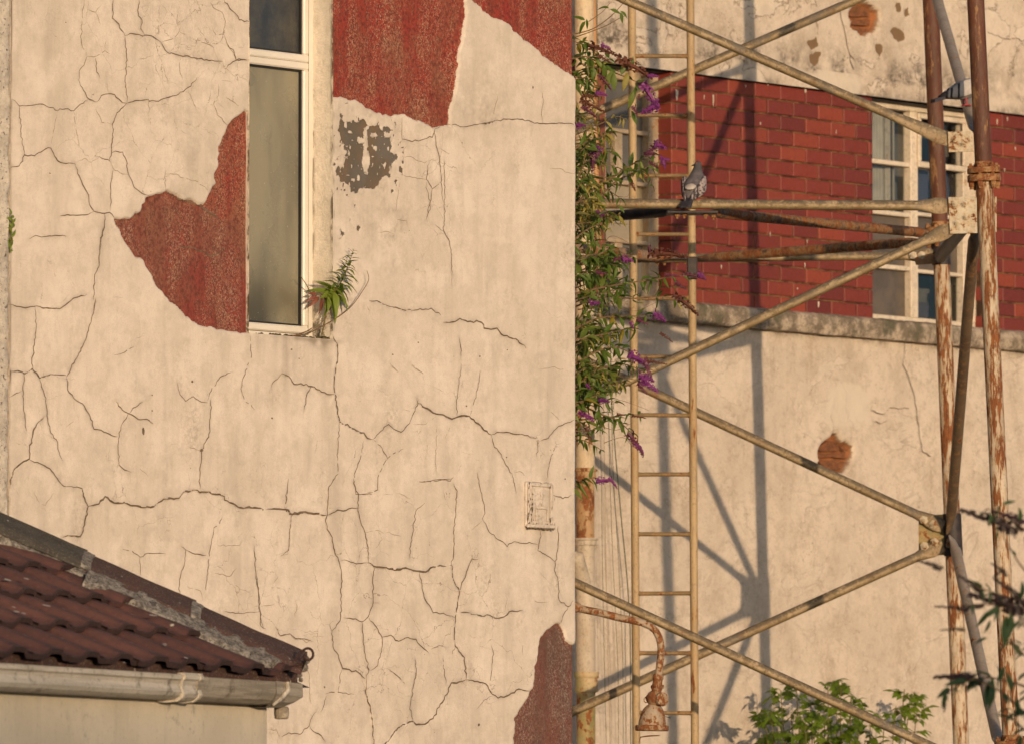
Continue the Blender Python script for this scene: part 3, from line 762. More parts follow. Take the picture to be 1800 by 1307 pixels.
cr('2', 1.0, [(1215,850),(1275,885)], [(1000,900),(1050,900),(1080,920),(1130,938),(1170,918),(1205,920)], [(990,1000),(1060,1020),(1140,1035)], [(1000,800),(1000,680)], [(1030,840),(1000,880),(1010,940)], [(970,1260),(1030,1270),(1035,1310)])
cr('8', 1.8, [(290,715),(370,730),(430,718),(480,712)], [(545,697),(600,685),(680,685),(740,692),(780,710),(860,712),(920,708),(1022,715)], [(210,740),(250,725),(290,715)])
cr('8', 3.6, [(470,713),(505,713),(550,695)])
cr('8', 1.0, [(550,695),(545,640),(570,540)], [(825,710),(820,640),(830,590),(818,510)], [(865,968),(930,970),(970,992),(1015,998)])
# distance to the cracks: lifted lips and dirt beside them
CD = np.full(GX.shape, 1.0); CWm = np.zeros(GX.shape); CS = np.zeros(GX.shape)
for pts_, w_ in CR:
    if w_ < 1.25: continue
    Q_ = gl(pts_)
    for (ax, az), (bx_, bz) in zip(Q_[:-1], Q_[1:]):
        m_ = .05
        i0, i1 = np.searchsorted(xs, [min(ax, bx_) - m_, max(ax, bx_) + m_]); j0, j1 = np.searchsorted(zs, [min(az, bz) - m_, max(az, bz) + m_])
        if i1 <= i0 or j1 <= j0: continue
        X_w, Z_w = GX[j0:j1, i0:i1], GZ[j0:j1, i0:i1]
        ex, ez = bx_ - ax, bz - az; L2 = ex * ex + ez * ez + 1e-12
        t_ = np.clip(((X_w - ax) * ex + (Z_w - az) * ez) / L2, 0, 1)
        d_ = np.sqrt((X_w - ax - t_ * ex) ** 2 + (Z_w - az - t_ * ez) ** 2)
        sg = np.sign((X_w - ax) * ez - (Z_w - az) * ex)
        better = d_ < CD[j0:j1, i0:i1]
        CD[j0:j1, i0:i1] = np.where(better, d_, CD[j0:j1, i0:i1]); CWm[j0:j1, i0:i1] = np.where(better, w_, CWm[j0:j1, i0:i1]); CS[j0:j1, i0:i1] = np.where(better, sg, CS[j0:j1, i0:i1])
lift = CS * vnoise(GX, GZ, .35, 91) * .0035 * np.exp(-CD / .030) * np.clip(CWm - 1.2, 0, 1.5)
jl = .010 * vnoise(GX, GZ, .045, 21) + .012 * vnoise(GX, GZ, .020, 22) + .007 * vnoise(GX, GZ, .010, 23)
los = np.minimum.reduce([sdf_poly(GX, GZ, q) for q in LOSS])
islands = np.maximum.reduce([vnoise(GX, GZ, .024, 31) - .62, vnoise(GX, GZ, .055, 32) - .56, vnoise(GX, GZ, .013, 33) - .74]) * .05
los = np.maximum(los + jl, np.where(los < -.004, islands, -1))
# flecks of lost paint round the large stain and along the edge of the red patch
reg = sdf_poly(GX, GZ, gl(zpx('2', [(600,545),(700,570),(860,640),(960,650),(990,760),(1010,880),(990,1010),(950,1110),(780,1180),(612,1110),(600,640)])))
fle = .055 - .085 * (vnoise(GX, GZ, .018, 41) * .6 + vnoise(GX, GZ, .008, 42) * .55)
los = np.minimum(los, np.where(reg < 0, fle, 1))
reg2 = sdf_poly(GX, GZ, gl(zpx('2', [(975,740),(1012,720),(1015,900),(1000,1120),(960,1180),(950,1080),(985,980)])))
los = np.minimum(los, np.where(reg2 < 0, .022 - .06 * (vnoise(GX, GZ, .02, 43) * .6 + vnoise(GX, GZ, .009, 44) * .6), 1))
los = np.where(pat < .001, 1, los)
dep = undul(GX, GZ) + .015 * smoothstep(.005, -.002, pat) + .0022 * smoothstep(.002, -.001, los) - lift * (pat > .02)
dep = np.where(GX > -1e-6, np.where(pat < .012, .017, np.minimum(dep + .002, .017)), dep)
old = smoothstep(.02, -.02, pat_each[3])
low = sdf_poly(GX, GZ, gl(zpx('1', [(1075,1075),(880,1000),(600,1150),(680,1310),(1000,1800),(1320,1850),(1320,1160),(1170,1145)])))
old = np.maximum(old, .28 * smoothstep(.02, -.02, low))
# grime: round the window foot, under the stain, a damp mark
def blob(px, py, rx, rz, a):
    q = GB.at(px, py)
    return a * np.exp(-((GX - q.x) / rx) ** 2 - ((GZ - q.z) / rz) ** 2)
nz_ = .5 + .5 * vnoise(GX, GZ, .03, 51)
nz2 = .5 + .5 * vnoise(GX, GZ, .011, 52)
dirt = (blob(545, 596, .17, .010, .9) + blob(560, 605, .05, .018, .6)) * nz_ * 1.3
dirt += (blob(650, 270, .19, .19, .60) + blob(690, 420, .12, .16, .42)) * np.clip(nz_ * 1.5 - .35, 0, 1) * nz2 * 1.4
dirt += (blob(850, 200, .22, .06, .30) + blob(850, 150, .16, .14, .22)) * nz2 + blob(625, 575, .11, .04, .28) * nz_
dirt += .8 * smoothstep(.010, .002, np.abs(GX - WX1 - .003)) * (GZ > WZ0) * np.clip(nz_ * 1.6 - .6, 0, 1)
dirt += .75 * smoothstep(.012, .0, GX - XL) * nz_
dirt += .34 * np.exp(-(CD / .011) ** 2) * np.clip(CWm - .9, 0, 1) * np.clip(nz_ * 1.7 - .35, 0, 1)
run = np.clip(vnoise(GX, GX * 0 + 3, .030, 93) * .8 + .35, 0, 1)
sill_d = np.clip(WZ0 - GZ, 0, 9); inw = smoothstep(WX0 - .05, WX0 + .02, GX) * smoothstep(WX1 + .06, WX1 - .01, GX)
dirt += .42 * inw * (GZ < WZ0) * np.exp(-sill_d / .22) * run
vd = GB.at(945, 930); dv_ = np.clip(vd.z - GZ, 0, 9)
dirt += .35 * (GZ < vd.z) * np.exp(-dv_ / .12) * np.exp(-((GX - vd.x) / .07) ** 2) * run
dirt += .16 * smoothstep(GB.at(300, 1180).z, GB.at(300, 1320).z, GZ) * nz_ * nz2
fine = np.clip(blob(330, 90, .42, .30, 1.2) + blob(250, 330, .5, .25, .5) + blob(640, 1080, .9, .5, .85) + blob(760, 330, .25, .25, .7) + blob(110, 720, .3, .5, .5), 0, 1)
dirt = np.clip(dirt, 0, .9)
V = np.stack([GX, dep, GZ], -1).reshape(-1, 3)
IJ = np.arange((nz + 1) * (nx + 1)).reshape(nz + 1, nx + 1)
F = np.stack([IJ[:-1, :-1], IJ[:-1, 1:], IJ[1:, 1:], IJ[1:, :-1]], -1)
keep = np.ones((nz, nx), bool); keep[iz0:, ix0:ix1] = False
fc = lambda A: .25 * (A[:-1, :-1] + A[:-1, 1:] + A[1:, 1:] + A[1:, :-1])
owner = np.full((nz, nx), -1)
for i in range(4):
    owner[(fc(pat_each[i]) < 0) & keep] = i
lossm = (fc(los) < 0) & keep & (owner < 0)
owner[lossm] = 10
main_ = sdf_poly(GX, GZ, LOSS[0])
owner[lossm & (fc(main_) < .02)] = 9
def sub_mesh(name, mask):
    f = F[mask]
    used, inv = np.unique(f.ravel(), return_inverse=True)
    A = {k: v.reshape(-1)[used] for k, v in (('pat', pat), ('los', los), ('old', old), ('dirt', dirt), ('fine', fine))}
    return np_mesh(name, V[used], inv.reshape(-1, 4), MAT['gable'], gable, A)
sub_mesh('render_coat', keep & (owner < 0))
for i, lab in enumerate(('red pebbled patch left of the window, shaped like two lobes', 'large red patch right of the window top',
                         'red patch at the upper right corner', 'dull brownish red patch at the lower right corner')):
    o = sub_mesh('bare_patch', owner == i); o['label'] = lab
o = sub_mesh('bare_cement', owner == 9); o['label'] = 'ragged brown patch where the paint has flaked off'; o['kind'] = 'stuff'
o = sub_mesh('paint_fleck', owner == 10); o['kind'] = 'stuff'
# the rest of the house: lower wall, upper wall, side and rear
HZ = 6.6
mb = MB()
mb.add([(XL, .0, 0), (0, .0, 0), (0, .0, ZB), (XL, .0, ZB)], [(0, 1, 2, 3)])
mb.add([(XL, .0, ZT), (WX0, .0, ZT), (WX0, .0, HZ), (XL, .0, HZ)], [(0, 1, 2, 3)])
mb.add([(WX1, .0, ZT), (0, .0, ZT), (0, .0, HZ), (WX1, .0, HZ)], [(0, 1, 2, 3)])
mb.add([(WX0, .0, WZ1), (WX1, .0, WZ1), (WX1, .0, HZ), (WX0, .0, HZ)], [(0, 1, 2, 3)])
mb.add([(0, .0, 0), (0, 6, 0), (0, 6, ZB), (0, .0, ZB)], [(0, 1, 2, 3)])
mb.add([(0, .017, ZB), (0, 6, ZB), (0, 6, ZT), (0, .017, ZT)], [(0, 1, 2, 3)])
mb.add([(0, .0, ZT), (0, 6, ZT), (0, 6, HZ), (0, .0, HZ)], [(0, 1, 2, 3)])
mb.add([(XL, .0, 0), (XL, 6, 0), (XL, 6, HZ), (XL, .0, HZ)], [(0, 3, 2, 1)])
mb.add([(XL, 6, 0), (0, 6, 0), (0, 6, HZ), (XL, 6, HZ)], [(0, 3, 2, 1)])
edge_y = dep[:, -1]
for k in range(nz):
    mb.add([(0, edge_y[k], zs[k]), (0, .0175, zs[k]), (0, .0175, zs[k + 1]), (0, edge_y[k + 1], zs[k + 1])], [(0, 1, 2, 3)])
me_rest = mb.build('plain_wall', MAT['gable_plain'], gable, local=True)
mb = MB(); mb.box((XL - .1, -.12, HZ), (.12, 6.1, HZ + .15)); mb.build('roof', MAT['slate'], gable, local=True)

# reveal of the window: right cheek, sill bed, head
g = G('reveal_render', .92, .2)
cc = g.mix(g.ramp(g.noise(6, 5, .6, g.map((1, 1, .4))), .4, .7), (.84, .74, .61), (.66, .57, .45))
sx = g.sep()
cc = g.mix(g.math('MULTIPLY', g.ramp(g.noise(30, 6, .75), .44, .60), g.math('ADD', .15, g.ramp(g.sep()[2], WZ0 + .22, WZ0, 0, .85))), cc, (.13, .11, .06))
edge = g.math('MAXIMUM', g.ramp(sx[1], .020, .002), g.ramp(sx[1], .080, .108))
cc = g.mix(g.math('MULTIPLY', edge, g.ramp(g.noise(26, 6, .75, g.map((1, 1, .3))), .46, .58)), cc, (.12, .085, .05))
g.bump(g.noise(60, 5, .7), .006, 1)
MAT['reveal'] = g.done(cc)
RD = .112
mb = MB()
n = 40
def reveal_strip(f0, f1):                       # a rough strip from front edge to frame
    vs = []; fs = []
    m = 8
    for i in range(n + 1):
        for j in range(m + 1):
            vs.append(f0(i / n).lerp(f1(i / n), j / m))
    for i in range(n):
        for j in range(m):
            k = i * (m + 1) + j
            fs.append((k, k + 1, k + m + 2, k + m + 1))
    return vs, fs
vs, fs = reveal_strip(lambda t: Vector((WX1, .0, WZ0 + t * (WZ1 - WZ0))), lambda t: Vector((WX1 + .001, RD + .03, WZ0 + t * (WZ1 - WZ0))))
vs = [v + Vector((.0022 * mnoise.noise(v * 25), 0, 0)) if .001 < v.y else Vector((v.x, undul(v.x, v.z), v.z)) for v in vs]
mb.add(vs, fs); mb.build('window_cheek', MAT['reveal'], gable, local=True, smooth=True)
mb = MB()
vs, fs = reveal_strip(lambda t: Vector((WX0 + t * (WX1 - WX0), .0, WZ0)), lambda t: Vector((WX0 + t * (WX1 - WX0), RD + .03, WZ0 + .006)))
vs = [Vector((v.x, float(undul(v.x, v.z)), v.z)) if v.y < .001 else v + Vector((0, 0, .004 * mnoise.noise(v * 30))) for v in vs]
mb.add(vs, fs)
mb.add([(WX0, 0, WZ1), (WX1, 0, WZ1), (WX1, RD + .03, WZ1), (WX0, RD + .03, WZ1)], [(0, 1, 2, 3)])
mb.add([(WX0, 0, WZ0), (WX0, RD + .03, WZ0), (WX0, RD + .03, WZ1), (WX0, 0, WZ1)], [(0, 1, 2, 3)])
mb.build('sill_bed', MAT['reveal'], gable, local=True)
# moss and dirt lumps in the lower corner of the opening
mb = MB(); rr = random.Random(5)
for i in range(70):
    t = rr.random() ** 1.2
    x = WX1 - t * (WX1 - WX0) * .9; y = .012 + rr.random() * .085
    s = .004 + rr.random() * .007 * (1.3 - t)
    mb.lathe([(.2 * s, -s * .3), (s, 0), (.8 * s, s * .5), (.15 * s, s * .8)], (x, y, WZ0 + .003), (rr.uniform(-.4, .4), rr.uniform(-.4, .4), 1), 5)
o = mb.build('sill_moss', mat_plain('sill_moss', (.10, .085, .04), (.055, .045, .03), 60, 1, .1), gable, local=True); o['kind'] = 'stuff'

# ---- narrow plastic window: fixed top light over a tall light
def gx(px, py, out=-RD): return GB.at(px, py, out)
xr = gx(545.5, 350).x; xri = gx(530.5, 350).x       # frame: right outer edge / inner edge
zb = gx(500, 591).z; zbi = gx(500, 571.5).z
xl = WX0 - .03
fw = xr - xri
zt1 = gx(490, 86.5).z; zt0 = gx(490, 126).z     # transom top and bottom
mb = MB()
fd = .055
mb.box((xri + .012, RD - .012, zb), (xr + .02, RD + fd, WZ1), .004)
mb.box((xl, RD - .012, zb), (xl + fw, RD + fd, WZ1), .004)
mb.box((xl + fw, RD - .0115, zb - .02), (xri + .012, RD + fd, zb + .030), .004)
mb.box((xl + fw, RD - .0115, zt0 + .030), (xri + .012, RD + fd, zt1 - .028), .004)
win = mb.build('window', MAT['upvc'], gable, local=True); win['label'] = 'tall narrow plastic window with frosted panes'
def sash(z0, z1, x0, x1, out=.006):
    m = MB(); w = .028
    for lo, hi in (((x0, z0), (x1, z0 + w)), ((x0, z1 - w), (x1, z1)), ((x0, z0 + w), (x0 + w, z1 - w)), ((x1 - w, z0 + w), (x1, z1 - w))):
        # two stepped profiles: outer flat and inner glazing bead
        m.box((lo[0], RD - .012 - out, lo[1]), (hi[0], RD + .03, hi[1]), .005)
    o_ = m.build('sash', MAT['upvc'], win, local=True)
    m = MB(); w2 = w + .007
    for lo, hi in (((x0 + w, z0 + w), (x1 - w, z0 + w2)), ((x0 + w, z1 - w2), (x1 - w, z1 - w)), ((x0 + w, z0 + w2), (x0 + w2, z1 - w2)), ((x1 - w2, z0 + w2), (x1 - w, z1 - w2))):
        m.box((lo[0], RD - .006, lo[1]), (hi[0], RD + .03, hi[1]))
    m.build('glazing_seal', MAT['gasket'], win, local=True)
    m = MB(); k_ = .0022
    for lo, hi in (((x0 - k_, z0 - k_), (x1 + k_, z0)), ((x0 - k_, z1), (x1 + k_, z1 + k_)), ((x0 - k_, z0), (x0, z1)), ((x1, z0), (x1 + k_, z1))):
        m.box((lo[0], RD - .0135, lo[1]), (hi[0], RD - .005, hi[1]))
    m.build('shadow_gap_strip', MAT['crack'], win, local=True)  # dark strips stand in for the shadow gap between sash and frame
    return x0 + w2, x1 - w2, z0 + w2, z1 - w2
g = G('frosted_pane', .34, .5)
z_ = g.sep()[2]
cc = g.mix(g.ramp(g.noise(3.0, 3, .5, g.map((1.8, 1.8, .55), (2, 5, 1.3))), .38, .62), (.27, .24, .165), (.165, .152, .112))
cc = g.mix(g.ramp(g.noise(14, 5, .7, g.map((6, 6, .35))), .52, .72, 0, .35), cc, (.27, .23, .14))
cc = g.mix(g.math('MULTIPLY', g.ramp(z_, zb + .42, zb + .02), g.ramp(g.noise(4, 2, .5), .30, .66, 0, .8)), cc, (.05, .045, .03))
cc = g.mix(g.ramp(g.noise(120, 2, .6), .70, .74), cc, (.5, .46, .36))
g.bump(g.noise(160, 3, .6), .002, .5)
MAT['frost'] = g.done(cc, g.ramp(g.noise(7, 3), .3, .7, .22, .42))
mats_top = mat_plain('frosted_pane_top', (.085, .075, .055), (.03, .032, .035), 5, .22, .6, .001, 140)
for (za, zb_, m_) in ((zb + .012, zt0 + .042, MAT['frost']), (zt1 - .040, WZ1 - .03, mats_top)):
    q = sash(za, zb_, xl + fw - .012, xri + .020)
    mb = MB(); mb.box((q[0] - .004, RD + .004, q[2] - .004), (q[1] + .004, RD + .012, q[3] + .004))
    mb.build('pane', m_, win, local=True)

# ---- old vent cover, painted over
va, vb = GB.at(921, 846), GB.at(968, 927)
vx0, vx1, vz0, vz1 = va.x, vb.x, vb.z, va.z
mb = MB(); mb.box((vx0, -.012, vz0), (vx1, .012, vz1), .004)
vc = mb.build('vent_cover', MAT['gable_plain'], gable, local=True); vc['label'] = 'painted over vent plate with a raised border'
mb = MB(); w = vx1 - vx0; h = vz1 - vz0
mb.box((vx0 + .004, -.020, vz0 + .012), (vx0 + .15 * w, -.0125, vz1 - .004), .003)
mb.box((vx1 - .14 * w, -.020, vz0 + .012), (vx1 - .03 * w, -.0125, vz1 - .006), .003)
mb.box((vx0 - .002, -.024, vz0 - .004), (vx1 + .002, -.0122, vz0 + .010), .003)
mb.box((vx0 + .16 * w, -.0185, vz1 - .016), (vx1 - .15 * w, -.0122, vz1 - .004), .002)
mb.build('vent_border', MAT['gable_plain'], vc, local=True)
mb = MB()
mb.box((vx0 + .34 * w, -.0175, vz0 + .40 * h), (vx1 - .22 * w, -.0125, vz0 + .425 * h), .0015)
mb.box((vx0 + .32 * w, -.0175, vz0 + .14 * h), (vx0 + .36 * w, -.0125, vz0 + .40 * h), .0015)
mb.box((vx1 - .26 * w, -.0175, vz0 + .14 * h), (vx1 - .22 * w, -.0125, vz0 + .40 * h), .0015)
mb.box((vx0 + .20 * w, -.0165, vz0 + .10 * h), (vx0 + .24 * w, -.0125, vz1 - .10 * h), .0015)
mb.box((vx0 + .55 * w, -.0165, vz0 + .47 * h), (vx0 + .60 * w, -.0125, vz0 + .52 * h), .0015)
mb.box((vx0 + .52 * w, -.0165, vz0 + .62 * h), (vx0 + .57 * w, -.0125, vz0 + .80 * h), .0015)
mb.build('vent_slide', MAT['gable_plain'], vc, local=True)
mb = MB(); rr = random.Random(9)                # dirt and missing flakes round the plate
for i in range(46):
    s_ = rr.random()
    side = rr.choice('tblrrllb')
    x = {'l': vx0 + rr.uniform(.0, .2) * w, 'r': vx1 - rr.uniform(0, .2) * w}.get(side, vx0 + s_ * w)
    z = {'t': vz1 + rr.uniform(-.004, .004), 'b': vz0 + rr.uniform(.008, .012)}.get(side, vz0 + s_ * h)
    y = -.0210 if side in 'lr' else (-.0205 if side == 'b' else -.0128)
    a_, b_ = rr.uniform(.002, .006), rr.uniform(.0015, .005)
    if side in 'lr': a_, b_ = rr.uniform(.0015, .004), rr.uniform(.003, .011)
    mb.add([(x - a_, y, z), (x, y, z - b_), (x + a_, y, z + .3 * b_), (x + .2 * a_, y, z + b_)], [(0, 1, 2, 3)])
for k in range(16):                              # dark crust along the foot and the head of the plate
    x = vx0 + k / 16 * w
    for z, t_ in ((vz0 - .0045, .006), (vz1 + .0005, .0035)):
        hh = t_ * rr.uniform(.3, 1.0)
        if z > vz0 + .05 and rr.random() < .35: continue
        y = -.0225 if z < vz0 + .05 else -.0075
        mb.add([(x, y, z - hh), (x + w / 15, y, z - hh * rr.uniform(.6, 1.2)), (x + w / 15, y, z + hh * .5), (x, y, z + hh * .5)], [(0, 1, 2, 3)])
o = mb.build('vent_dirt', MAT['crack'], vc, local=True); o['kind'] = 'stuff'

# ---- cracks as ribbons of dirt
ci = 0
rr = random.Random(77)
for pts, w in CR:
    # resample finely with a jagged wander
    P = []
    for (x0, y0), (x1, y1) in zip(pts[:-1], pts[1:]):
        L = math.hypot(x1 - x0, y1 - y0); k = max(1, int(L / 4.5))
        nxp, nyp = -(y1 - y0) / (L + 1e-6), (x1 - x0) / (L + 1e-6)
        for i in range(k):
            t = i / k
            j = 0 if i == 0 else rr.gauss(0, .75) * (1 if w < 1.4 else 1.25)
            P.append((x0 + (x1 - x0) * t + nxp * j, y0 + (y1 - y0) * t + nyp * j))
    P.append(pts[-1])
    Q = [GB.at(*p) for p in P]
    q = np.array([[p.x, p.z] for p in Q])
    ok = ~((q[:, 0] > WX0 + .002) & (q[:, 0] < WX1 - .002) & (q[:, 1] > WZ0))
    ok &= (q[:, 0] < -.001)
    dep_ = gable_depth(q[:, 0], q[:, 1])
    n = len(q); vs = []; fs = []
    m = .00098 * w * (1.0 if w < 2 else 1.22)                               # half width, metres
    for i in range(n):
        t = q[min(i + 1, n - 1)] - q[max(i - 1, 0)]
        t = t / (np.linalg.norm(t) + 1e-9); nn = np.array([-t[1], t[0]])
        e = min(1, .25 + .35 * min(i, n - 1 - i))
        hw = m * e * (.35 + .55 * rr.random() + .75 * (.5 + .5 * mnoise.noise(Vector((q[i][0] * 14, q[i][1] * 14, 2)))))
        off = float(dep_[i]) - .0016
        a_ = q[i] + nn * hw; b_ = q[i] - nn * hw
        vs += [(a_[0], off, a_[1]), (b_[0], off, b_[1])]
    for i in range(n - 1):
        if ok[i] and ok[i + 1]:
            if w < 1.35 and rr.random() < .10: continue
            fs.append((2*i, 2*i+1, 2*i+3, 2*i+2))
    if not fs: continue
    mb = MB(); mb.add(vs, fs)
    mb.build('crack', MAT['crack'] if w >= 1.25 else MAT['crack_fine'], gable, local=True)
# small chips and nail holes in the render
mb = MB()
for (px, py, rx, ry) in ((252, 756, 2.2, 8), (338, 670, 2, 2.2), (355, 791, 3, 3), (844, 626, 1.8, 1.8), (820, 713, 1.6, 1.6), (842, 1273, 2.2, 2.6), (570, 1207, 1.6, 2),
                         (936, 154, 1.6, 2.4), (994, 841, 1.6, 1.6), (890, 803, 1.4, 1.4), (478, 734, 1.8, 1.8), (268, 694, 1.3, 1.3), (268, 721, 1.2, 1.2), (512, 614, 1.6, 1.6), (690, 623, 1.5, 1.5), (735, 602, 1.4, 1.4), (892, 615, 1.2, 1.2), (116, 40, 1.2, 1.2), (88, 305, 1.4, 1.2), (525, 630, 1.2, 1.2)):
    c0 = GB.at(px, py); d0 = float(gable_depth(c0.x, c0.z)) - .0012
    vs = []
    for k in range(7):
        an = k / 7 * 2 * PI; j = rr.uniform(.7, 1.25)
        vs.append((c0.x + math.cos(an) * rx * .0031 * j, d0, c0.z + math.sin(an) * ry * .00205 * j))
    mb.add(vs, [tuple(range(7))])
o = mb.build('chip_hole', MAT['crack'], gable, local=True); o['kind'] = 'stuff'

# ------------------------------------------------------------------ neighbour at the far left: a strip of rough render
nb = thing('neighbour_wall', 'strip of rough speckled white wall at the far left edge beside the cracked wall', 'wall', GB.world((XL, 0, 0)), YAW)
mb = MB()
nsx, nsz = 14, 330
vs = []; fs = []
z0, z1 = 0.0, HZ - .4
for j in range(nsz + 1):
    for i in range(nsx + 1):
        x = -.30 + .297 * i / nsx; z = z0 + (z1 - z0) * j / nsz
        y = -.012 + .010 * mnoise.noise(Vector((x * 18, z * 18, 3))) + (.018 if i == nsx else 0)
        vs.append((x + (.004 * mnoise.noise(Vector((1, z * 14, 0))) if i >= nsx - 1 else 0), y, z))
for j in range(nsz):
    for i in range(nsx):
        k = j * (nsx + 1) + i
        fs.append((k, k + 1, k + nsx + 2, k + nsx + 1))
mb.add(vs, fs); mb.build('rough_coat', MAT['rough'], nb, local=True, smooth=True)
mb = MB(); mb.box((-4, .02, 0), (-.03, 6, HZ - .4)); mb.build('wall_core', MAT['outwall'], nb, local=True)
# ------------------------------------------------------------------ back building
back = thing('back_building', 'cream rendered building behind the steel tower with a band of red painted bricks', 'building', BW.p0, YAW)
def bl(pts, out=0.0):
    r = []
    for p in pts:
        q = BW.at(p[0], p[1], out); r.append((q.x, q.z))
    return r
ZBT = BW.at(1300, 141).z            # top and foot of the brick band
ZBB = BW.at(1300, 541).z
ZLT, ZLB = BW.at(1300, 541, .05).z + .004, BW.at(1300, 575, .06).z   # ledge
ZUT = BW.at(1300, 107).z            # drip line of the lintel band
BX0, BX1 = BW.at(985, 600).x, BW.at(1860, 600).x
def back_coat(name, z0, z1, out, holes=(), loss=(), dirts=(), new=(), step=.0105):
    nx = int((BX1 - BX0) / step); nz = max(2, int((z1 - z0) / step))
    xs = np.linspace(BX0, BX1, nx + 1); zs = np.linspace(z0, z1, nz + 1)
    X, Zz = np.meshgrid(xs, zs)
    pat = np.full(X.shape, 1.0); los = np.full(X.shape, 1.0); nw = np.zeros(X.shape)
    for q in holes: pat = np.minimum(pat, sdf_poly(X, Zz, bl(q)))
    pat = pat + .011 * vnoise(X, Zz, .05, 61) + .008 * vnoise(X, Zz, .022, 62)
    for q in loss: los = np.minimum(los, sdf_poly(X, Zz, bl(q)))
    los = los + .012 * vnoise(X, Zz, .05, 63) + .010 * vnoise(X, Zz, .022, 60)
    for q in new: nw = np.maximum(nw, .8 * smoothstep(.015, -.015, sdf_poly(X, Zz, bl(q)) + .012 * vnoise(X, Zz, .05, 66)))
    d = np.zeros(X.shape)
    for (zc, up, dn, a) in dirts:      # dirt band about a height: reaches up and down
        d = np.maximum(d, a * np.where(Zz > zc, np.exp(-((Zz - zc) / up) ** 2), np.exp(-((Zz - zc) / dn) ** 2)))
    d = d * np.clip(.6 + .7 * vnoise(X, Zz, .11, 64) + .4 * vnoise(X, Zz, .04, 65), 0, 1)
    y = -out + .004 * vnoise(X, Zz, .5, 67) + .0025 * vnoise(X, Zz, .13, 68) + .0012 * vnoise(X, Zz, .04, 69)
    y = y + .046 * smoothstep(.006, -.012, pat) + .006 * vnoise(X, Zz, .03, 70) * (pat < 0) + .004 * smoothstep(.004, -.004, los) + .0 * nw
    V = np.stack([X, y, Zz], -1).reshape(-1, 3)
    IJ = np.arange((nz + 1) * (nx + 1)).reshape(nz + 1, nx + 1)
    F = np.stack([IJ[:-1, :-1], IJ[:-1, 1:], IJ[1:, 1:], IJ[1:, :-1]], -1)
    fcm = lambda A: .25 * (A[:-1, :-1] + A[:-1, 1:] + A[1:, 1:] + A[1:, :-1])
    def sub(nm, mask):
        f = F[mask]
        if len(f) == 0: return None
        used, inv = np.unique(f.ravel(), return_inverse=True)
        A = {k: v.reshape(-1)[used] for k, v in (('pat', pat), ('los', los), ('dirt', d), ('new', nw), ('peel', np.full(X.shape, 1.0 if out > .01 else .25)))}
        return np_mesh(nm, V[used], inv.reshape(-1, 4), MAT['back'], back, A)
    inside = fcm(pat) < 0
    sub(name, ~inside)
    o = sub('spalled_hole', inside)
    return o
H1 = [(1437,798),(1443,786),(1452,776),(1462,768),(1467,760),(1474,764),(1480,772),(1490,774),(1499,784),(1500,800),(1496,815),(1484,827),(1470,832),(1455,824),(1440,812)]
H2 = [(1487,24),(1496,12),(1512,5),(1528,8),(1540,22),(1541,42),(1530,60),(1516,66),(1502,56),(1490,48)]
lower_top = ZLB + .004
o = back_coat('lower_render', BW.at(1400, 1400).z, lower_top, 0.0, [H1], [], [(lower_top, .02, .022, .75)],
          [[(1458,682),(1480,674),(1512,678),(1527,700),(1524,735),(1508,750),(1470,745),(1456,715)]])
if o: o['label'] = 'round hole in the render showing orange brick'
L2 = [[(1558,52),(1568,48),(1580,50),(1587,66),(1582,72),(1566,70)], [(1584,14),(1592,12),(1594,28),(1586,32)], [(1532,78),(1544,84),(1540,95),(1533,90)], [(1418,98),(1436,96),(1432,108),(1425,116),(1418,108)], [(1412,72),(1428,66),(1432,80),(1420,88)], [(1566,8),(1575,6),(1577,24),(1568,22)]]
o = back_coat('upper_render', ZUT, 6.2, .022, [H2], L2, [(ZUT, .12, .03, 1.0)])
if o: o['label'] = 'hole at the top showing orange brick'
back_coat('lintel_band', ZBT - .002, ZUT - .0, .034, [], [], [(ZUT, .02, .020, 1.1), (ZBT, .035, .01, .8)], [[(1425,120),(1470,105),(1505,150),(1500,178),(1430,160)]])
# bricks showing in the two holes: rough pieces set back in the wall
g = G('bare_brick', .95, .2)
cc = g.mix(g.ramp(g.noise(30, 6, .75, g.map((1, 1, 2.2))), .34, .66), (.32, .125, .055), (.15, .068, .036))
cc = g.mix(g.ramp(g.noise(60, 5, .8), .56, .66), cc, (.13, .075, .045))
g.bump(g.noise(45, 6, .8), .014, 1); MAT['bare_brick'] = g.done(cc)
rr = random.Random(15)
for out_, rows_ in ((0.0, [[(1447,786),(1462,773),(1476,776),(1484,783),(1483,791),(1450,793)], [(1443,797),(1470,795),(1493,796),(1495,806),(1468,803),(1444,804)], [(1446,810),(1470,808),(1492,811),(1485,823),(1470,828),(1456,821)], [(1484,782),(1491,780),(1494,792),(1487,792)]]),
                    (.022, [[(1490,27),(1500,14),(1516,9),(1534,22),(1536,29),(1505,30)], [(1491,34),(1512,33),(1537,35),(1536,45),(1510,44),(1494,42)], [(1503,50),(1520,49),(1535,50),(1528,58),(1517,62),(1508,57)]])):
    for row in rows_:
        n = len(row); fr = []; bk = []
        for (px, py) in row:
            q = BW.at(px, py, out_); y = -out_ + .026 + rr.uniform(-.004, .004)
            fr.append((q.x + rr.uniform(-.003, .003), y, q.z + rr.uniform(-.002, .002))); bk.append((q.x, y + .03, q.z))
        mb = MB(); mb.add(fr + bk, [tuple(range(n))] + [(k, n + k, n + (k + 1) % n, (k + 1) % n) for k in range(n)]); mb.build('exposed_brick', MAT['bare_brick'], back, local=True)
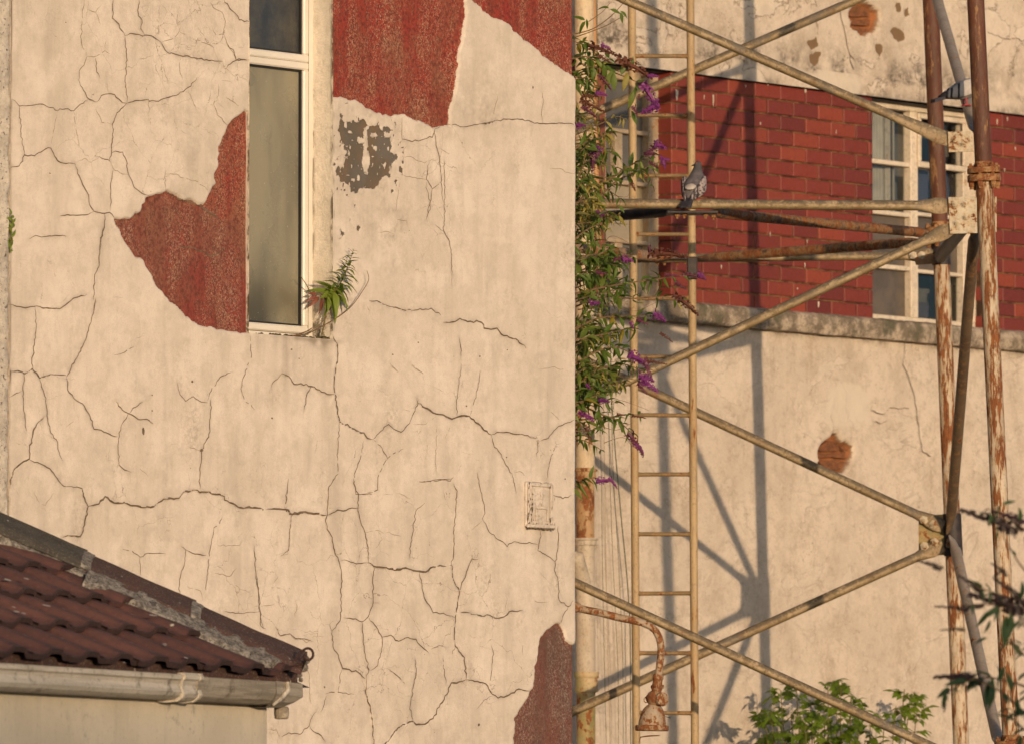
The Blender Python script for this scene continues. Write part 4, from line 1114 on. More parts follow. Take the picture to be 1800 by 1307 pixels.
# plain wall below and to the right, core
mb = MB(); mb.box((-6, .62, 0), (9, 5, 7.2)); mb.build('wall_core', MAT['outwall'], back, local=True)
mb = MB()
mb.add([(BX0, 0, 0), (BX1, 0, 0), (BX1, 0, BW.at(1400, 1400).z), (BX0, 0, BW.at(1400, 1400).z)], [(0, 1, 2, 3)])
mb.add([(BX1, 0, 0), (9, 0, 0), (9, 0, 7.2), (BX1, 0, 7.2)], [(0, 1, 2, 3)])
mb.add([(-6, 0, 0), (BX0, 0, 0), (BX0, 0, 7.2), (-6, 0, 7.2)], [(0, 1, 2, 3)])
mb.add([(BX0, 0, 6.2), (BX1, 0, 6.2), (BX1, 0, 7.2), (BX0, 0, 7.2)], [(0, 1, 2, 3)])
mb.build('plain_wall', MAT['gable_plain'], back, local=True)
# ledge under the bricks: a rough stone course with a worn top
mb = MB(); nL = 190
prof = [(.004, ZLT - ZLB + .010), (-.045, ZLT - ZLB - .002), (-.056, ZLT - ZLB - .016), (-.058, .020), (-.050, .002), (-.02, .0), (.004, .0)]
vs = []; fs = []
for i in range(nL + 1):
    x = BX0 + (BX1 - BX0) * i / nL
    for k, (y, z) in enumerate(prof):
        q = Vector((x * 9, k * 2.3, 1.7)); e = .5 if k in (0, 6) else 1
        vs.append((x, y + .005 * e * mnoise.noise(q) + .004 * e * mnoise.noise(q * 3.1), ZLB + z + .004 * e * mnoise.noise(q + Vector((0, 0, 5))) + .003 * mnoise.noise(q * 3.7)))
m = len(prof)
for i in range(nL):
    for k in range(m - 1):
        fs.append((i*m+k, i*m+k+1, (i+1)*m+k+1, (i+1)*m+k))
mb.add(vs, fs); mb.build('sill_ledge', MAT['ledge'], back, local=True, smooth=True, ang=50)

# windows' openings
REC = .088
RW0, RW1 = BW.at(1535.5, 400).x, BW.at(1737, 400).x        # right window opening
LW0, LW1 = BW.at(1052, 400).x, BW.at(1180, 400).x          # left window opening
ZW0 = ZBB + .0                                             # openings run from ledge to lintel
# mortar bed behind bricks, one per pier
for a_, b_ in ((BX0, LW0), (LW1, RW0), (RW1, BX1)):
    mb = MB(); mb.box((a_ + (.008 if a_ != BX0 else 0), .009, ZBB - .01), (b_ - (.008 if b_ != BX1 else 0), .17, ZBT + .01))
    mb.build('mortar_bed', MAT['mortar'], back, local=True)
# bricks one by one
NC = 15
CH = (ZBT - ZBB) / NC * 1.0
BL_ = .1975
JT = .0075
def brick_mesh(L, D, seed):
    r = random.Random(seed)
    b = .004
    j = lambda a: r.uniform(-a, a)
    x0, x1, z0, z1 = 0 + JT / 2, L - JT / 2, JT / 2, CH - JT / 2
    dy = j(.0022)
    fr = [(x0 + b + j(.001), dy, z0 + b + j(.001)), (x1 - b + j(.001), dy + j(.001), z0 + b + j(.001)), (x1 - b + j(.001), dy + j(.001), z1 - b + j(.001)), (x0 + b, dy, z1 - b + j(.001))]
    md = [(x0, b + dy, z0), (x1, b + dy, z0), (x1, b + dy, z1), (x0, b + dy, z1)]
    bk = [(x0, D, z0), (x1, D, z0), (x1, D, z1), (x0, D, z1)]
    f = [(0, 1, 2, 3)]
    for k in range(4):
        k2 = (k + 1) % 4
        f += [(k, 4 + k, 4 + k2, k2), (4 + k, 8 + k, 8 + k2, 4 + k2)]
    me = bpy.data.meshes.new('brick')
    me.from_pydata(fr + md + bk, [], f)
    bm = bmesh.new(); bm.from_mesh(me); bmesh.ops.recalc_face_normals(bm, faces=bm.faces[:])
    if sum((fc_.normal.y for fc_ in bm.faces if abs(fc_.normal.y) > .9)) > 0: bmesh.ops.reverse_faces(bm, faces=bm.faces[:])
    bm.to_mesh(me); bm.free()
    me.materials.append(MAT['brick'])
    return me
cache = {}
def put_brick(x, L, z, D=.10, var=0):
    key = (round(L, 3), round(D, 3), var)
    if key not in cache: cache[key] = brick_mesh(L, D, hash(key) & 0xffff)
    mesh_obj('brick', cache[key], back, (x, rb.uniform(-.0015, .0015), z))
rb = random.Random(4)
phase = BW.at(1250 + 335 / 4.357, 250).x
for c in range(NC):
    z = ZBT - (c + 1) * CH
    off = phase + (BL_ / 2 if c % 2 else 0)
    for a_, b_ in ((BX0, LW0), (LW1, RW0), (RW1, BX1)):
        if b_ - a_ < .03: continue
        k0 = math.floor((a_ - off) / BL_) - 1
        x = off + k0 * BL_
        while x < b_:
            s0, s1 = max(x, a_), min(x + BL_, b_)
            if s1 - s0 > .028:
                put_brick(s0, s1 - s0, z, .16 if (abs(s0 - LW1) < 1e-4 or abs(s1 - LW0) < 1e-4) else .10, rb.randrange(3) if s1 - s0 > BL_ - .001 else 0)
            x += BL_
# little runs of white paint on the bricks
mb = MB(); rr = random.Random(3)
for (px, py, wd, ln) in ((1253, 178, 2.2, 24), (1189, 168, 5, 20), (1237, 172, 1.2, 10), (1415, 160, 4, 9), (1336, 218, 1.5, 6), (1469, 233, 1.2, 8), (1349, 150, 2, 4), (1267, 470, 1.8, 8), (1414, 467, 1.5, 10), (1438, 536, 3, 12), (1353, 413, 1.2, 10), (1418, 425, 1.2, 7), (1500, 180, 2, 6), (1401, 508, 2, 4), (1310, 152, 2.4, 5), (1752, 215, 2.5, 12), (1770, 210, 2, 9), (1784, 262, 2, 8), (1765, 300, 1.5, 8)):
    c0 = BW.at(px, py)
    w_, h_ = wd * .0021, ln * .0026
    y = -.0030
    mb.add([(c0.x - w_, y, c0.z + h_ * .5), (c0.x - w_ * .8, y, c0.z - h_ * .1), (c0.x, y, c0.z - h_ * .5), (c0.x + w_ * .7, y, c0.z - h_ * .15), (c0.x + w_ * 1.1, y, c0.z + h_ * .45)], [(0, 1, 2, 3, 4)])
for k in range(26):
    px = rr.uniform(1180, 1800) ; c0 = BW.at(px, 541 + (px - 1300) * .09)
    w_ = rr.uniform(.006, .03); h_ = rr.uniform(.003, .008)
    mb.add([(c0.x - w_, -.0034, ZBB - .004), (c0.x + w_, -.0034, ZBB - .004), (c0.x + w_ * .6, -.0034, ZBB + h_), (c0.x - w_ * .5, -.0034, ZBB + h_ * .6)], [(0, 1, 2, 3)])
o = mb.build('paint_splash', MAT['winpaint'], back, local=True); o['kind'] = 'stuff'
# uneven patch at the foot of the pier
# ------------------------------------------------------------------ steel windows
def bx(px, py): return BW.at(px, py, -REC)
def bars(mbx, x0, x1, z0, z1, y0, y1, bev=.004): mbx.box((x0, y0, z0), (x1, y1, z1), bev)
g = G('window_view', .05, .5)
MAT['pane_blue'] = mat_glass('pane_clear', (.030, .036, .048), .03, spec=.9, wav=.0004, wsc=5)
MAT['pane_frost'] = mat_plain('pane_frosted', (.13, .10, .075), (.075, .062, .052), 7, .30, .5, .002, 150)
MAT['pane_pale'] = mat_plain('pane_blind', (.34, .27, .17), (.27, .215, .14), 3, .12, .6)
MAT['pane_slate'] = mat_plain('pane_slate', (.15, .135, .115), (.09, .082, .075), 3, .25, .3)
MAT['redpaint'] = mat_plain('red_frame_paint', (.24, .075, .045), (.17, .055, .035), 20, .7, .3)
y0, y1 = REC, REC + .045
# right window
wl, wr = RW0 - .06, bx(1711, 400).x
wm0, wm1 = bx(1600, 400).x, bx(1612.5, 400).x
wt, wb = BW.at(1600, 180, -REC).z, bx(1600, 574).z
rows = [bx(1570, 287).z, bx(1570, 375.5).z, bx(1570, 470).z]
rows_r = [bx(1650, 293).z, bx(1650, 380).z, bx(1650, 480).z]
mb = MB()
xlv = bx(1533, 400).x
bars(mb, wl, wr, wb, bx(1600, 558).z + .0, y0 - .012, y1)           # bottom rail
bars(mb, wl, wr, wt - .045, wt + .06, y0 - .008, y1)                 # head
bars(mb, wm0, wm1, bx(1600, 558).z, wt - .045, y0 - .006, y1)        # mullion
bars(mb, bx(1692, 400).x, wr + .03, bx(1600, 558).z, wt - .045, y0 - .006, y1)
bars(mb, wl - .02, wl + .03, bx(1600, 558).z, wt - .045, y0 - .006, y1)
wbk = mb.build('window', MAT['winpaint'], back, local=True); wbk['label'] = 'right hand window with peeling cream bars'
def gbar(par, *a):
    q = MB(); bars(q, *a, .003); return q.build('glazing_bar', MAT['winpaint' if par is wbk else 'winpaint_old'], par, local=True)
for z in rows: gbar(wbk, wl + .03, wm0, z - .011, z + .011, y0 - .002, y1)
for z in rows_r[1:]: gbar(wbk, wm1, bx(1692, 400).x, z - .009, z + .009, y0 - .002, y1)
# opening top light of the right column, a casement standing proud
mb = MB(); cz0, cz1 = rows_r[0] - .016, wt - .05
cx0, cx1 = wm1 - .012, bx(1694, 300).x
t_ = .026
bars(mb, cx0, cx1, cz0, cz0 + t_ * 1.1, y0 - .020, y0 - .0065); bars(mb, cx0, cx1, cz1 - t_, cz1, y0 - .020, y0 - .0065)
bars(mb, cx0, cx0 + t_, cz0 + t_ * 1.1, cz1 - t_, y0 - .0195, y0 - .0065); bars(mb, cx1 - t_, cx1, cz0 + t_ * 1.1, cz1 - t_, y0 - .0195, y0 - .0065)
mb.build('top_casement', MAT['winpaint'], wbk, local=True)
def pane(x0, x1, z0, z1, m, par, y=None, nm='pane'):
    y = y1 - .012 if y is None else y
    q = MB(); q.box((x0 - .004, y, z0 - .004), (x1 + .004, y + .004, z1 + .004)); return q.build(nm, MAT[m], par, local=True)
zz = [bx(1600, 558).z] + rows[::-1] + [wt - .045]
zr = [bx(1600, 558).z] + rows_r[::-1] + [wt - .045]
xw = bx(1692, 400).x
for i, m in enumerate(('pane_frost', 'pane_frost', 'glass', 'glass')): pane(wl + .03, wm0, zz[i], zz[i + 1], m, wbk) if m != 'glass' else None
for i, m in enumerate(('glass', 'pane_frost', 'glass', 'glass')): pane(wm1, xw, zr[i], zr[i + 1], m, wbk) if m != 'glass' else None
# clear panes: real glass over a shallow room with curtains and a white post behind
g = G('clear_pane', .02, .5)
gl_ = g.N('ShaderNodeBsdfGlossy'); gl_.inputs['Roughness'].default_value = .02
tr_ = g.N('ShaderNodeBsdfTransparent'); tr_.inputs[0].default_value = (.82, .84, .84, 1)
lw_ = g.N('ShaderNodeLayerWeight'); lw_.inputs[0].default_value = .25
ad_ = g.math('MULTIPLY_ADD', lw_.outputs[0], .11, .01)
mx_ = g.N('ShaderNodeMixShader'); g.L(ad_, mx_.inputs[0]); g.L(tr_.outputs[0], mx_.inputs[1]); g.L(gl_.outputs[0], mx_.inputs[2])
g.L(mx_.outputs[0], [n for n in g.nt.nodes if n.type == 'OUTPUT_MATERIAL'][0].inputs[0])
MAT['glass'] = g.m
for i in (2, 3): pane(wl + .03, wm0, zz[i], zz[i + 1], 'glass', wbk)
for i in (0, 2, 3): pane(wm1, xw, zr[i], zr[i + 1], 'glass', wbk)
room = MB()
room.box((wl, y1 + .30, ZBB - .05), (wr + .1, y1 + .32, ZBT + .08))
room.build('room_wall', mat_plain('room_back', (.26, .23, .21), (.16, .145, .135), 3, .9, .1), wbk, local=True)
def folds(x0, x1, z0, z1, y, amp=.012, k=7):
    n_ = 24; vs = []; fs = []
    for i in range(n_ + 1):
        x = x0 + (x1 - x0) * i / n_; yy = y + amp * math.sin(i / n_ * k * 2 * PI)
        vs += [(x, yy, z0), (x, yy, z1)]
    for i in range(n_): fs.append((2*i, 2*i+2, 2*i+3, 2*i+1))
    return vs, fs
def xd(px, y): return BW.at(px, 400, -y).x
def inner(nm, px0, px1, z0, z1, dy, mat, amp=.0, k=1):
    q = MB(); y = y1 + dy
    if amp: q.add(*folds(xd(px0, y), xd(px1, y), z0, z1, y, amp, k)); return q.build(nm, mat, wbk, local=True, smooth=True)
    q.box((xd(px0, y), y, z0), (xd(px1, y), y + .012, z1), .002); return q.build(nm, mat, wbk, local=True)
inner('curtain', 1534, 1554, zz[2], zz[4], .05, mat_plain('grey_curtain', (.62, .55, .46), (.45, .40, .34), 6, .9, .1), .007, 4)
inner('inner_frame', 1557, 1566, zz[2], zz[4], .03, MAT['winpaint'])
inner('inner_edge', 1571, 1573, zz[2], zz[4], .03, MAT['curtain'])
inner('brown_curtain', 1563, 1571, zz[2], zz[4], .06, mat_plain('brown_curtain', (.20, .11, .08), (.15, .08, .06), 6, .9, .1), .004, 2)
inner('cupboard_door', 1668, 1694, zr[0], zr[1] - .04, .05, MAT['pane_pale'])
inner('cupboard_side', 1612, 1632, zr[0] + .02, zr[0] + .09, .06, mat_plain('lilac_box', (.11, .09, .11), (.09, .07, .09), 6, .6, .2))
inner('blue_blind', 1612, 1632, zr[2], zr[3] - .01, .07, mat_plain('blue_blind', (.09, .10, .17), (.07, .08, .13), 4, .8, .2))
inner('blue_blind', 1660, 1677, zr[2] + .10, zr[3] - .01, .07, mat_plain('blue_blind_b', (.10, .11, .17), (.08, .09, .14), 4, .8, .2))
inner('pale_panel', 1660, 1694, zr[2] + .01, zr[2] + .09, .06, MAT['pane_pale'])
inner('brown_panel', 1679, 1694, zr[2] + .10, zr[3] - .01, .06, mat_plain('brown_panel', (.13, .06, .045), (.10, .05, .04), 6, .8, .1))
inner('grey_panel', 1636, 1694, zr[3] + .07, zr[4] - .05, .08, mat_plain('grey_panel', (.22, .18, .15), (.13, .11, .10), 3, .6, .3))
# dirt box of the opening
mb = MB()
mb.add([(RW0, .0, ZBB), (RW1, .0, ZBB), (RW1, .14, ZBB + .004), (RW0, .14, ZBB + .004)], [(0, 1, 2, 3)])
mb.add([(LW0, .0, ZBB), (LW1, .0, ZBB), (LW1, .14, ZBB + .004), (LW0, .14, ZBB + .004)], [(0, 1, 2, 3)])
mb.build('sill_top', MAT['ledge'], back, local=True)
# left window, mostly behind the ladder and the shrub
l0, l1 = bx(1050, 400).x, bx(1157.5, 400).x
mb = MB()
zlt, zlb = ZBT - .02, ZBB + .02
bars(mb, bx(1139, 400).x, bx(1157.5, 400).x, zlb, zlt, y0 - .008, y1)
bars(mb, l0 - .05, bx(1139, 400).x, zlb - .02, zlb + .035, y0 - .0085, y1)
bars(mb, l0 - .05, bx(1139, 400).x, zlt - .035, zlt + .02, y0 - .0085, y1)
bars(mb, l0 - .02, bx(1064, 400).x, zlb + .035, zlt - .035, y0 - .006, y1)
wlf = mb.build('window', MAT['winpaint_old'], back, local=True); wlf['label'] = 'left hand window behind the ladder, half covered by the shrub'
mb = MB(); bars(mb, bx(1041, 400).x, bx(1056, 400).x, zlb, zlt, y0 - .03, y0 - .009); mb.build('red_jamb', MAT['redpaint'], wlf, local=True)
mb = MB()
lr = [bx(1105, 232).z, bx(1105, 322).z, bx(1105, 425).z]
for z in lr: gbar(wlf, bx(1064, 400).x, bx(1139, 400).x, z - .010, z + .010, y0 - .002, y1)
gbar(wlf, bx(1083, 400).x, bx(1096, 400).x, lr[1] + .010, lr[0] - .010, y0 + .004, y1)
gbar(wlf, bx(1083, 400).x, bx(1096, 400).x, zlb + .035, lr[2] - .010, y0 + .004, y1)
zl = [zlb + .035] + lr[::-1] + [zlt - .035]
for i, m in enumerate(('pane_slate', 'pane_pale', 'pane_slate', 'pane_slate')): pane(bx(1064, 400).x, bx(1139, 400).x, zl[i], zl[i + 1], m, wlf)
# dark gap under the lintel over both windows
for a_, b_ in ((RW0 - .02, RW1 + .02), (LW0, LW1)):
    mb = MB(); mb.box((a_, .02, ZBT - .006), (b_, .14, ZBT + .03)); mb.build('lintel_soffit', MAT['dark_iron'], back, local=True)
# fine cracks in the back render
rr = random.Random(6)
for pts in ([(1734,58),(1750,62),(1765,70),(1785,68),(1800,74)], [(1530,722),(1550,728),(1562,716),(1605,717)], [(1534,738),(1545,745),(1560,738)], [(1590,588),(1587,640),(1605,690),(1612,740),(1618,790),(1640,805)], [(1475,20),(1490,90),(1500,130)], [(1470,112),(1486,104),(1492,98),(1500,105)]):
    P = []
    for (xa, ya), (xb, yb) in zip(pts[:-1], pts[1:]):
        for i in range(5): P.append((xa + (xb - xa) * i / 5 + rr.gauss(0, .8), ya + (yb - ya) * i / 5 + rr.gauss(0, .8)))
    vs = []; fs = []
    up = pts[0][1] < 140
    for i, p in enumerate(P):
        q = BW.at(*p, .022 if up else 0)
        y = (-.022 if up else 0) - .0065
        vs += [(q.x - .0016, y, q.z - .0016), (q.x + .0016, y, q.z + .0016)]
    for i in range(len(P) - 1): fs.append((2*i, 2*i+1, 2*i+3, 2*i+2))
    mb = MB(); mb.add(vs, fs); mb.build('crack', MAT['crack'], back, local=True)
# ------------------------------------------------------------------ steel tower of bolted tubes
YA, YB = 32.4, 30.2
def pA(py): return T(1636 + .041 * py, py, YA)
def pB(py): return T(1715 + .0478 * py, py, YB)
LA0, LB0 = (765, 728)                                # left hand posts (behind the gable)
def qA(py): return T(LA0 - .041 * py, py, YA)
def qB(py): return T(LB0 + 30 - .0478 * py, py, YB)
tower = thing('steel_tower', 'rusty braced tower of bolted steel tubes standing in front of the brick wall', 'tower', (T(1690, 1400, 30.5).x, 30.5, 0), 0)
def toground(f):
    a, b = f(200), f(1200); t = (0 - a.z) / (b.z - a.z); return a + (b - a) * t
def totop(f, z=6.4):
    a, b = f(200), f(1200); t = (z - a.z) / (b.z - a.z); return a + (b - a) * t
def post(f, splits, mats, r):
    pts = [totop(f)] + [f(s) for s in splits] + [toground(f)]
    for i in range(len(pts) - 1):
        mb = MB(); n = 14
        mb.tube([pts[i].lerp(pts[i+1], k / n) for k in range(n + 1)], r, 18)
        mb.build('post', MAT[mats[i]], tower, smooth=True)
rB, rA = .0355, .0357
post(pB, (306, 1312), ('post_brown', 'post_cream', 'post_cream'), rB)
post(pA, (410,), ('post_brown', 'post_cream'), rA)
post(qB, (306,), ('post_brown', 'post_cream'), rB)
post(qA, (410,), ('post_brown', 'post_cream'), rA)
def bolt(mbx, p, ax, r=.012, h=.010):
    mbx.lathe([(r * 1.45, 0), (r * 1.45, h * .25), (r * 1.0, h * .26), (r, h), (r * .8, h * 1.1), (r * .45, h * 1.12), (r * .45, h * 1.7), (r * .3, h * 1.75)], p, ax, 6)
def flange(f, py, r, mat, tilt=.0):
    c = f(py); ax = (f(py - 50) - f(py + 50)).normalized()
    mb = MB()
    mb.lathe([(r * 1.02, -.034), (r * 1.9, -.033), (r * 1.95, -.031), (r * 1.95, -.006), (r * 1.9, -.004)], c, ax, 22)
    mb.lathe([(r * 1.9, .002), (r * 1.93, .004), (r * 1.93, .022), (r * 1.85, .025), (r * 1.10, .028), (r * 1.03, .05)], c, ax, 22)
    fl = mb.build('flange', MAT[mat], tower, smooth=True)
    a = ax.orthogonal().normalized(); b = ax.cross(a)
    for k in range(6):
        mb = MB(); an = k / 6 * 2 * PI + .4
        p = c + (a * math.cos(an) + b * math.sin(an)) * r * 1.52
        mb.lathe([(.009, -.062), (.009, -.052), (.012, -.05), (.012, -.034), (.008, -.033), (.008, .024), (.0135, .025), (.0135, .034), (.006, .036), (.006, .044)], p, ax, 6)
        mb.build('bolt', MAT['plate_rust'], fl)
    return fl
flange(pB, 306, rB, 'plate_rust'); flange(pA, 410, rA, 'plate_rust'); flange(pB, 1312, rB, 'plate_rust')
X_, Yv = Vector((1, 0, 0)), Vector((0, 1, 0))
def brace(a, b, r, mat, fa=1, fb=1, name='brace', sag=.0, wide=None):
    """tube with spade ends; fa/fb: flattened end at a / b"""
    L = (b - a).length; d = (b - a) / L
    stops = [0, .028, .055, .085, .13] if fa else [0, .05]
    st = stops + [L * k / 12 for k in range(1, 12) if .16 < L * k / 12 < L - .16]
    st += [L - s for s in (stops[::-1])]
    st = sorted(set(st))
    pts, fl = [], []
    for s in st:
        pts.append(a + d * s + Vector((0, 0, -sag * math.sin(PI * s / L))))
        w, t = 1.0, 1.0
        e = min(s if fa else 9, (L - s) if fb else 9)
        if e < .125:
            k = smoothstep(.125, .05, e); w = 1 + .62 * float(k); t = 1 - .80 * float(k)
            if e < .02: w *= .8
        fl.append((w, t))
    side = Vector((0, -1, 0)).cross(d) if wide is None else wide
    mb = MB(); mb.tube(pts, r, 12, True, fl, side)
    return mb.build(name, MAT[mat], tower, smooth=True, ang=55)
rb_ = .0195
# face towards us
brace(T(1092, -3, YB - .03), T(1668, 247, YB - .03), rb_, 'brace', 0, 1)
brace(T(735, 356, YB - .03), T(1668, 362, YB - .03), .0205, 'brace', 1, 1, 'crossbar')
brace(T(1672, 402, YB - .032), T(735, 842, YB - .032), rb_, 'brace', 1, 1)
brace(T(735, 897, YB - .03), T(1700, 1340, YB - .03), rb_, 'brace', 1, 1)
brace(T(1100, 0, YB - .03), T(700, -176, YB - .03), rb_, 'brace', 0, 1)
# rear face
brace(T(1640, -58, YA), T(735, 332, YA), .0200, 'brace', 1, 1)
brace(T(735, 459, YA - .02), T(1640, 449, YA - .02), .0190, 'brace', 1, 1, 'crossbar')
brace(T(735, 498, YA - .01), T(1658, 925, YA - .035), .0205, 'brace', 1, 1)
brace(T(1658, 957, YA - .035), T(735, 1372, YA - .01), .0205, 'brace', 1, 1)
# side between the two right hand posts
brace(T(1636, -40, YA - .05), T(1716, 238, YB + .04), .0235, 'grey_bar', 1, 1, wide=X_ * .3 + Yv)
brace(T(1714, 392, YB + .05), T(1670, 930, YA - .04), .0235, 'plate_rust', 1, 1, wide=X_ * .3 + Yv).data.materials[0] = mat_paint_rust('brown_bar', (.20, .13, .075), (.14, .09, .055), .3, .5, seed=21.0)
brace(T(1676, 948, YA - .05), T(1758, 1318, YB + .04), .0240, 'grey_bar', 1, 1, wide=X_ * .3 + Yv)
# plan bracing: side member and the diamond of rusty bars at mid height
brace(T(1652, 452, YA - .04), T(1700, 392, YB + .05), .028, 'dark_iron', 0, 0, 'side_member')
SM = (T(1652, 452, YA).lerp(T(1700, 392, YB), .45))
def mid_bar(px, py, Y, e, mat): return brace(SM + Vector(e), T(px, py, Y), .0215, mat, 1, 1, 'plan_brace', wide=Vector((.2, 1, 0)))
mid_bar(1228, 372, YB + .02, (-.06, 0, .035), 'rust_bar')
mid_bar(1215, 455, YA - .04, (-.06, .1, .015), 'rust_bar')
LMs = T(735, 430, (YA + YB) / 2)
brace(T(1205, 370, YB + .02), T(780, 402, 31.2), .0225, 'dark_iron', 1, 0, 'plan_brace', wide=Vector((.2, 1, 0)))
brace(T(1190, 455, YA - .05), T(800, 413, 31.4), .0225, 'plate_rust', 1, 0, 'plan_brace', wide=Vector((.2, 1, 0))).data.materials[0] = mat_paint_rust('rusty_grey_bar', (.26, .17, .115), (.19, .125, .09), .5, .5, seed=23.0)
# gusset plates with bolts
def plate(pxs, Y, th, mat, bolts, br=.0125, lab=None):
    pts = [T(px, py, Y) for px, py in pxs]
    mb = MB(); n = len(pts)
    mb.add(pts + [p + Vector((0, th, 0)) for p in pts], [tuple(range(n)), tuple(range(n, 2 * n))[::-1]] + [(k, n + k, n + (k + 1) % n, (k + 1) % n) for k in range(n)])
    o = mb.build('gusset_plate', MAT[mat], tower)
    if lab: o['label'] = lab
    if bolts:
        for (px, py) in bolts:
            m2 = MB(); bolt(m2, T(px, py, Y - .001), Vector((0, -1, 0)), br, .011)
            m2.build('bolt', MAT['plate'], o)
    return o
plate([(1666,232),(1708,231),(1712,266),(1668,268)], YB - .045, .012, 'plate', [(1678,246),(1694,253)])
plate([(1667,347),(1717,346),(1718,410),(1670,411)], YB - .050, .014, 'plate', [(1678,359),(1696,359),(1698,382),(1682,392)])
plate([(1700,347),(1752,346),(1752,408),(1700,410)], YB + .036, .010, 'plate', [])
plate([(1606,448),(1650,446),(1651,463),(1610,466)], YA - .045, .010, 'plate_rust', [(1605,449),(1620,449)])
plate([(1615,906),(1668,902),(1672,974),(1615,976)], YA - .012, .012, 'plate_moss', None)
plate([(1700,1322),(1748,1320),(1750,1380),(1702,1382)], YB - .05, .012, 'plate', None)
# bolts through the spade ends at the lower plate
for (px, py) in ((1624,913),(1641,921),(1625,959),(1643,951)):
    mb = MB(); bolt(mb, T(px, py, YA - .046), Vector((0, -1, 0)), .0135, .012); mb.build('bolt', MAT['plate'], tower)
# clamp round the rear post at that plate
mb = MB()
for py in (905, 972): pass
c0, c1 = pA(902), pA(976)
mb.tube([c0, c0.lerp(c1, .5), c1], rA * 1.17, 18)
cl = mb.build('clamp', MAT['dark_iron'], tower, smooth=True)
for (px, py) in ((1668,911),(1669,919),(1668,949),(1667,957)):
    mb = MB(); bolt(mb, T(px, py, YA - rA * 1.2), Vector((.1, -1, 0)), .009, .010); mb.build('bolt', MAT['plate'], cl)
c0, c1 = pA(398), pA(466)
mb = MB(); mb.tube([c0, c1], rA * 1.15, 18); mb.build('clamp', MAT['dark_iron'], tower, smooth=True)
# little bolted shoes under the mid joints of the bars
for (px, py, Y_) in ((1190,379,YB),(1203,378,YB),(1240,379,YB),(1254,381,YB),(1156,461,YA),(1168,461,YA),(1190,461,YA),(1204,459,YA)):
    mb = MB(); mb.lathe([(.011, 0), (.012, .012), (.006, .013), (.006, .021)], T(px, py - 3, Y_), (0, 0, -1), 6); mb.build('joint_bolt', MAT['plate_rust'], tower)
mb = MB(); a = T(1130, 450, YA - .03); b = T(1238, 455, YA - .03); mb.box((a.x, a.y - .05, b.z - .006), (b.x, b.y + .06, b.z + .006), .002); mb.build('joint_plate', MAT['dark_iron'], tower); mb = MB()
a = T(1172, 371, YB); b = T(1262, 376, YB); mb.box((a.x, a.y - .04, b.z - .001), (b.x, b.y + .08, b.z + .010), .002)
mb.build('joint_plate', MAT['dark_iron'], tower)

# ------------------------------------------------------------------ ladder
YL = 31.3
ladder = thing('ladder', 'tan painted vertical steel ladder between the gable corner and the tower', 'ladder', (T(1165, 1300, YL).x, YL, 0), 0)
def lad(px0, py): return T(px0 + .0062 * py, py, YL)
for x0 in (1110.5, 1213.5):
    a, b = lad(x0, -60), lad(x0, 1360); g0 = a + (b - a) * ((0 - a.z) / (b.z - a.z))
    mb = MB(); mb.tube([a.lerp(g0, k / 24) for k in range(25)], .0170, 12); mb.build('rail', MAT['ladder'], ladder, smooth=True)
py = -8; k = 0
rungs = (-4, 99, 203, 309, 412, 524, 627, 729, 833, 938, 1042, 1147, 1252, 1357)
for py in rungs:
    mb = MB(); j = ((k * 37) % 5 - 2) * .6; k += 1
    a, b = lad(1110.5, py - j * .3), lad(1213.5, py + j * .3)
    a.x += .012; b.x -= .012
    mb.tube([a, a.lerp(b, .05), a.lerp(b, .3), a.lerp(b, .7), a.lerp(b, .95), b], [.0125, .0090, .0086, .0086, .0090, .0125], 10)
    mb.build('rung', MAT['rung'], ladder, smooth=True)
mb = MB(); c = T(1217, 470, YL - .03); mb.box((c.x - .022, c.y, c.z - .05), (c.x + .022, c.y + .05, c.z + .045), .004); mb.build('ladder_clamp', MAT['dark_iron'], ladder)

# ------------------------------------------------------------------ soil pipe beside the gable corner
WP = .19
def bpx(px, py, out=WP): return BW.world(BW.at(px, py, out))
pb = bpx(1029, 700)
pipe = thing('soil_pipe', 'thick old soil pipe with rusty joints running down the back wall beside the gable corner', 'pipe', (pb.x, pb.y, 0), 0)
def prun(name, px0, py0, px1, py1, r, mat, seg=18):
    a, b = bpx(px0, py0), bpx(px1, py1); mb = MB()
    mb.tube([a.lerp(b, k / 10) for k in range(11)], r, seg); return mb.build(name, MAT[mat], pipe, smooth=True)
rP = .043
prun('pipe_section', 1027, -60, 1029, 822, rP, 'pipe')
prun('pipe_section', 1029, 822, 1029, 948, rP * .98, 'pipe_rust')
prun('pipe_section', 1029, 948, 1030, 1190, rP * 1.02, 'pipe_plastic')
z_ = bpx(1030, 1190); mb = MB(); mb.tube([z_, Vector((z_.x, z_.y, z_.z * .5)), Vector((z_.x, z_.y, 0))], rP, 18); mb.build('pipe_section', MAT['pipe_moss'], pipe, smooth=True)
def collar(px, py, h, k, mat):
    c = bpx(px, py); mb = MB(); H = h
    mb.lathe([(rP, -H), (rP * k, -H * .96), (rP * (k + .06), -H * .8), (rP * k * .97, -H * .55), (rP * k * .96, H * .35), (rP * (k + .10), H * .5), (rP * (k + .12), H * .8), (rP * (k + .05), H), (rP, H * 1.02)], c, (0, 0, 1), 20)
    return mb.build('collar', MAT[mat], pipe, smooth=True)
collar(1030, 832, .022, 1.12, 'pipe_rust'); collar(1030, 952, .018, 1.18, 'pipe_plastic'); collar(1031, 1198, .046, 1.22, 'pipe_moss')
collar(1028, 232, .03, 1.1, 'pipe')
c = bpx(1043, 957); mb = MB(); mb.box((c.x - .015, c.y - .05, c.z - .016), (c.x + .02, c.y + .01, c.z + .012), .004); mb.build('pipe_bracket', MAT['pipe_plastic'], pipe)
a = bpx(1026, 1018); b = bpx(1012, 985); mb = MB()
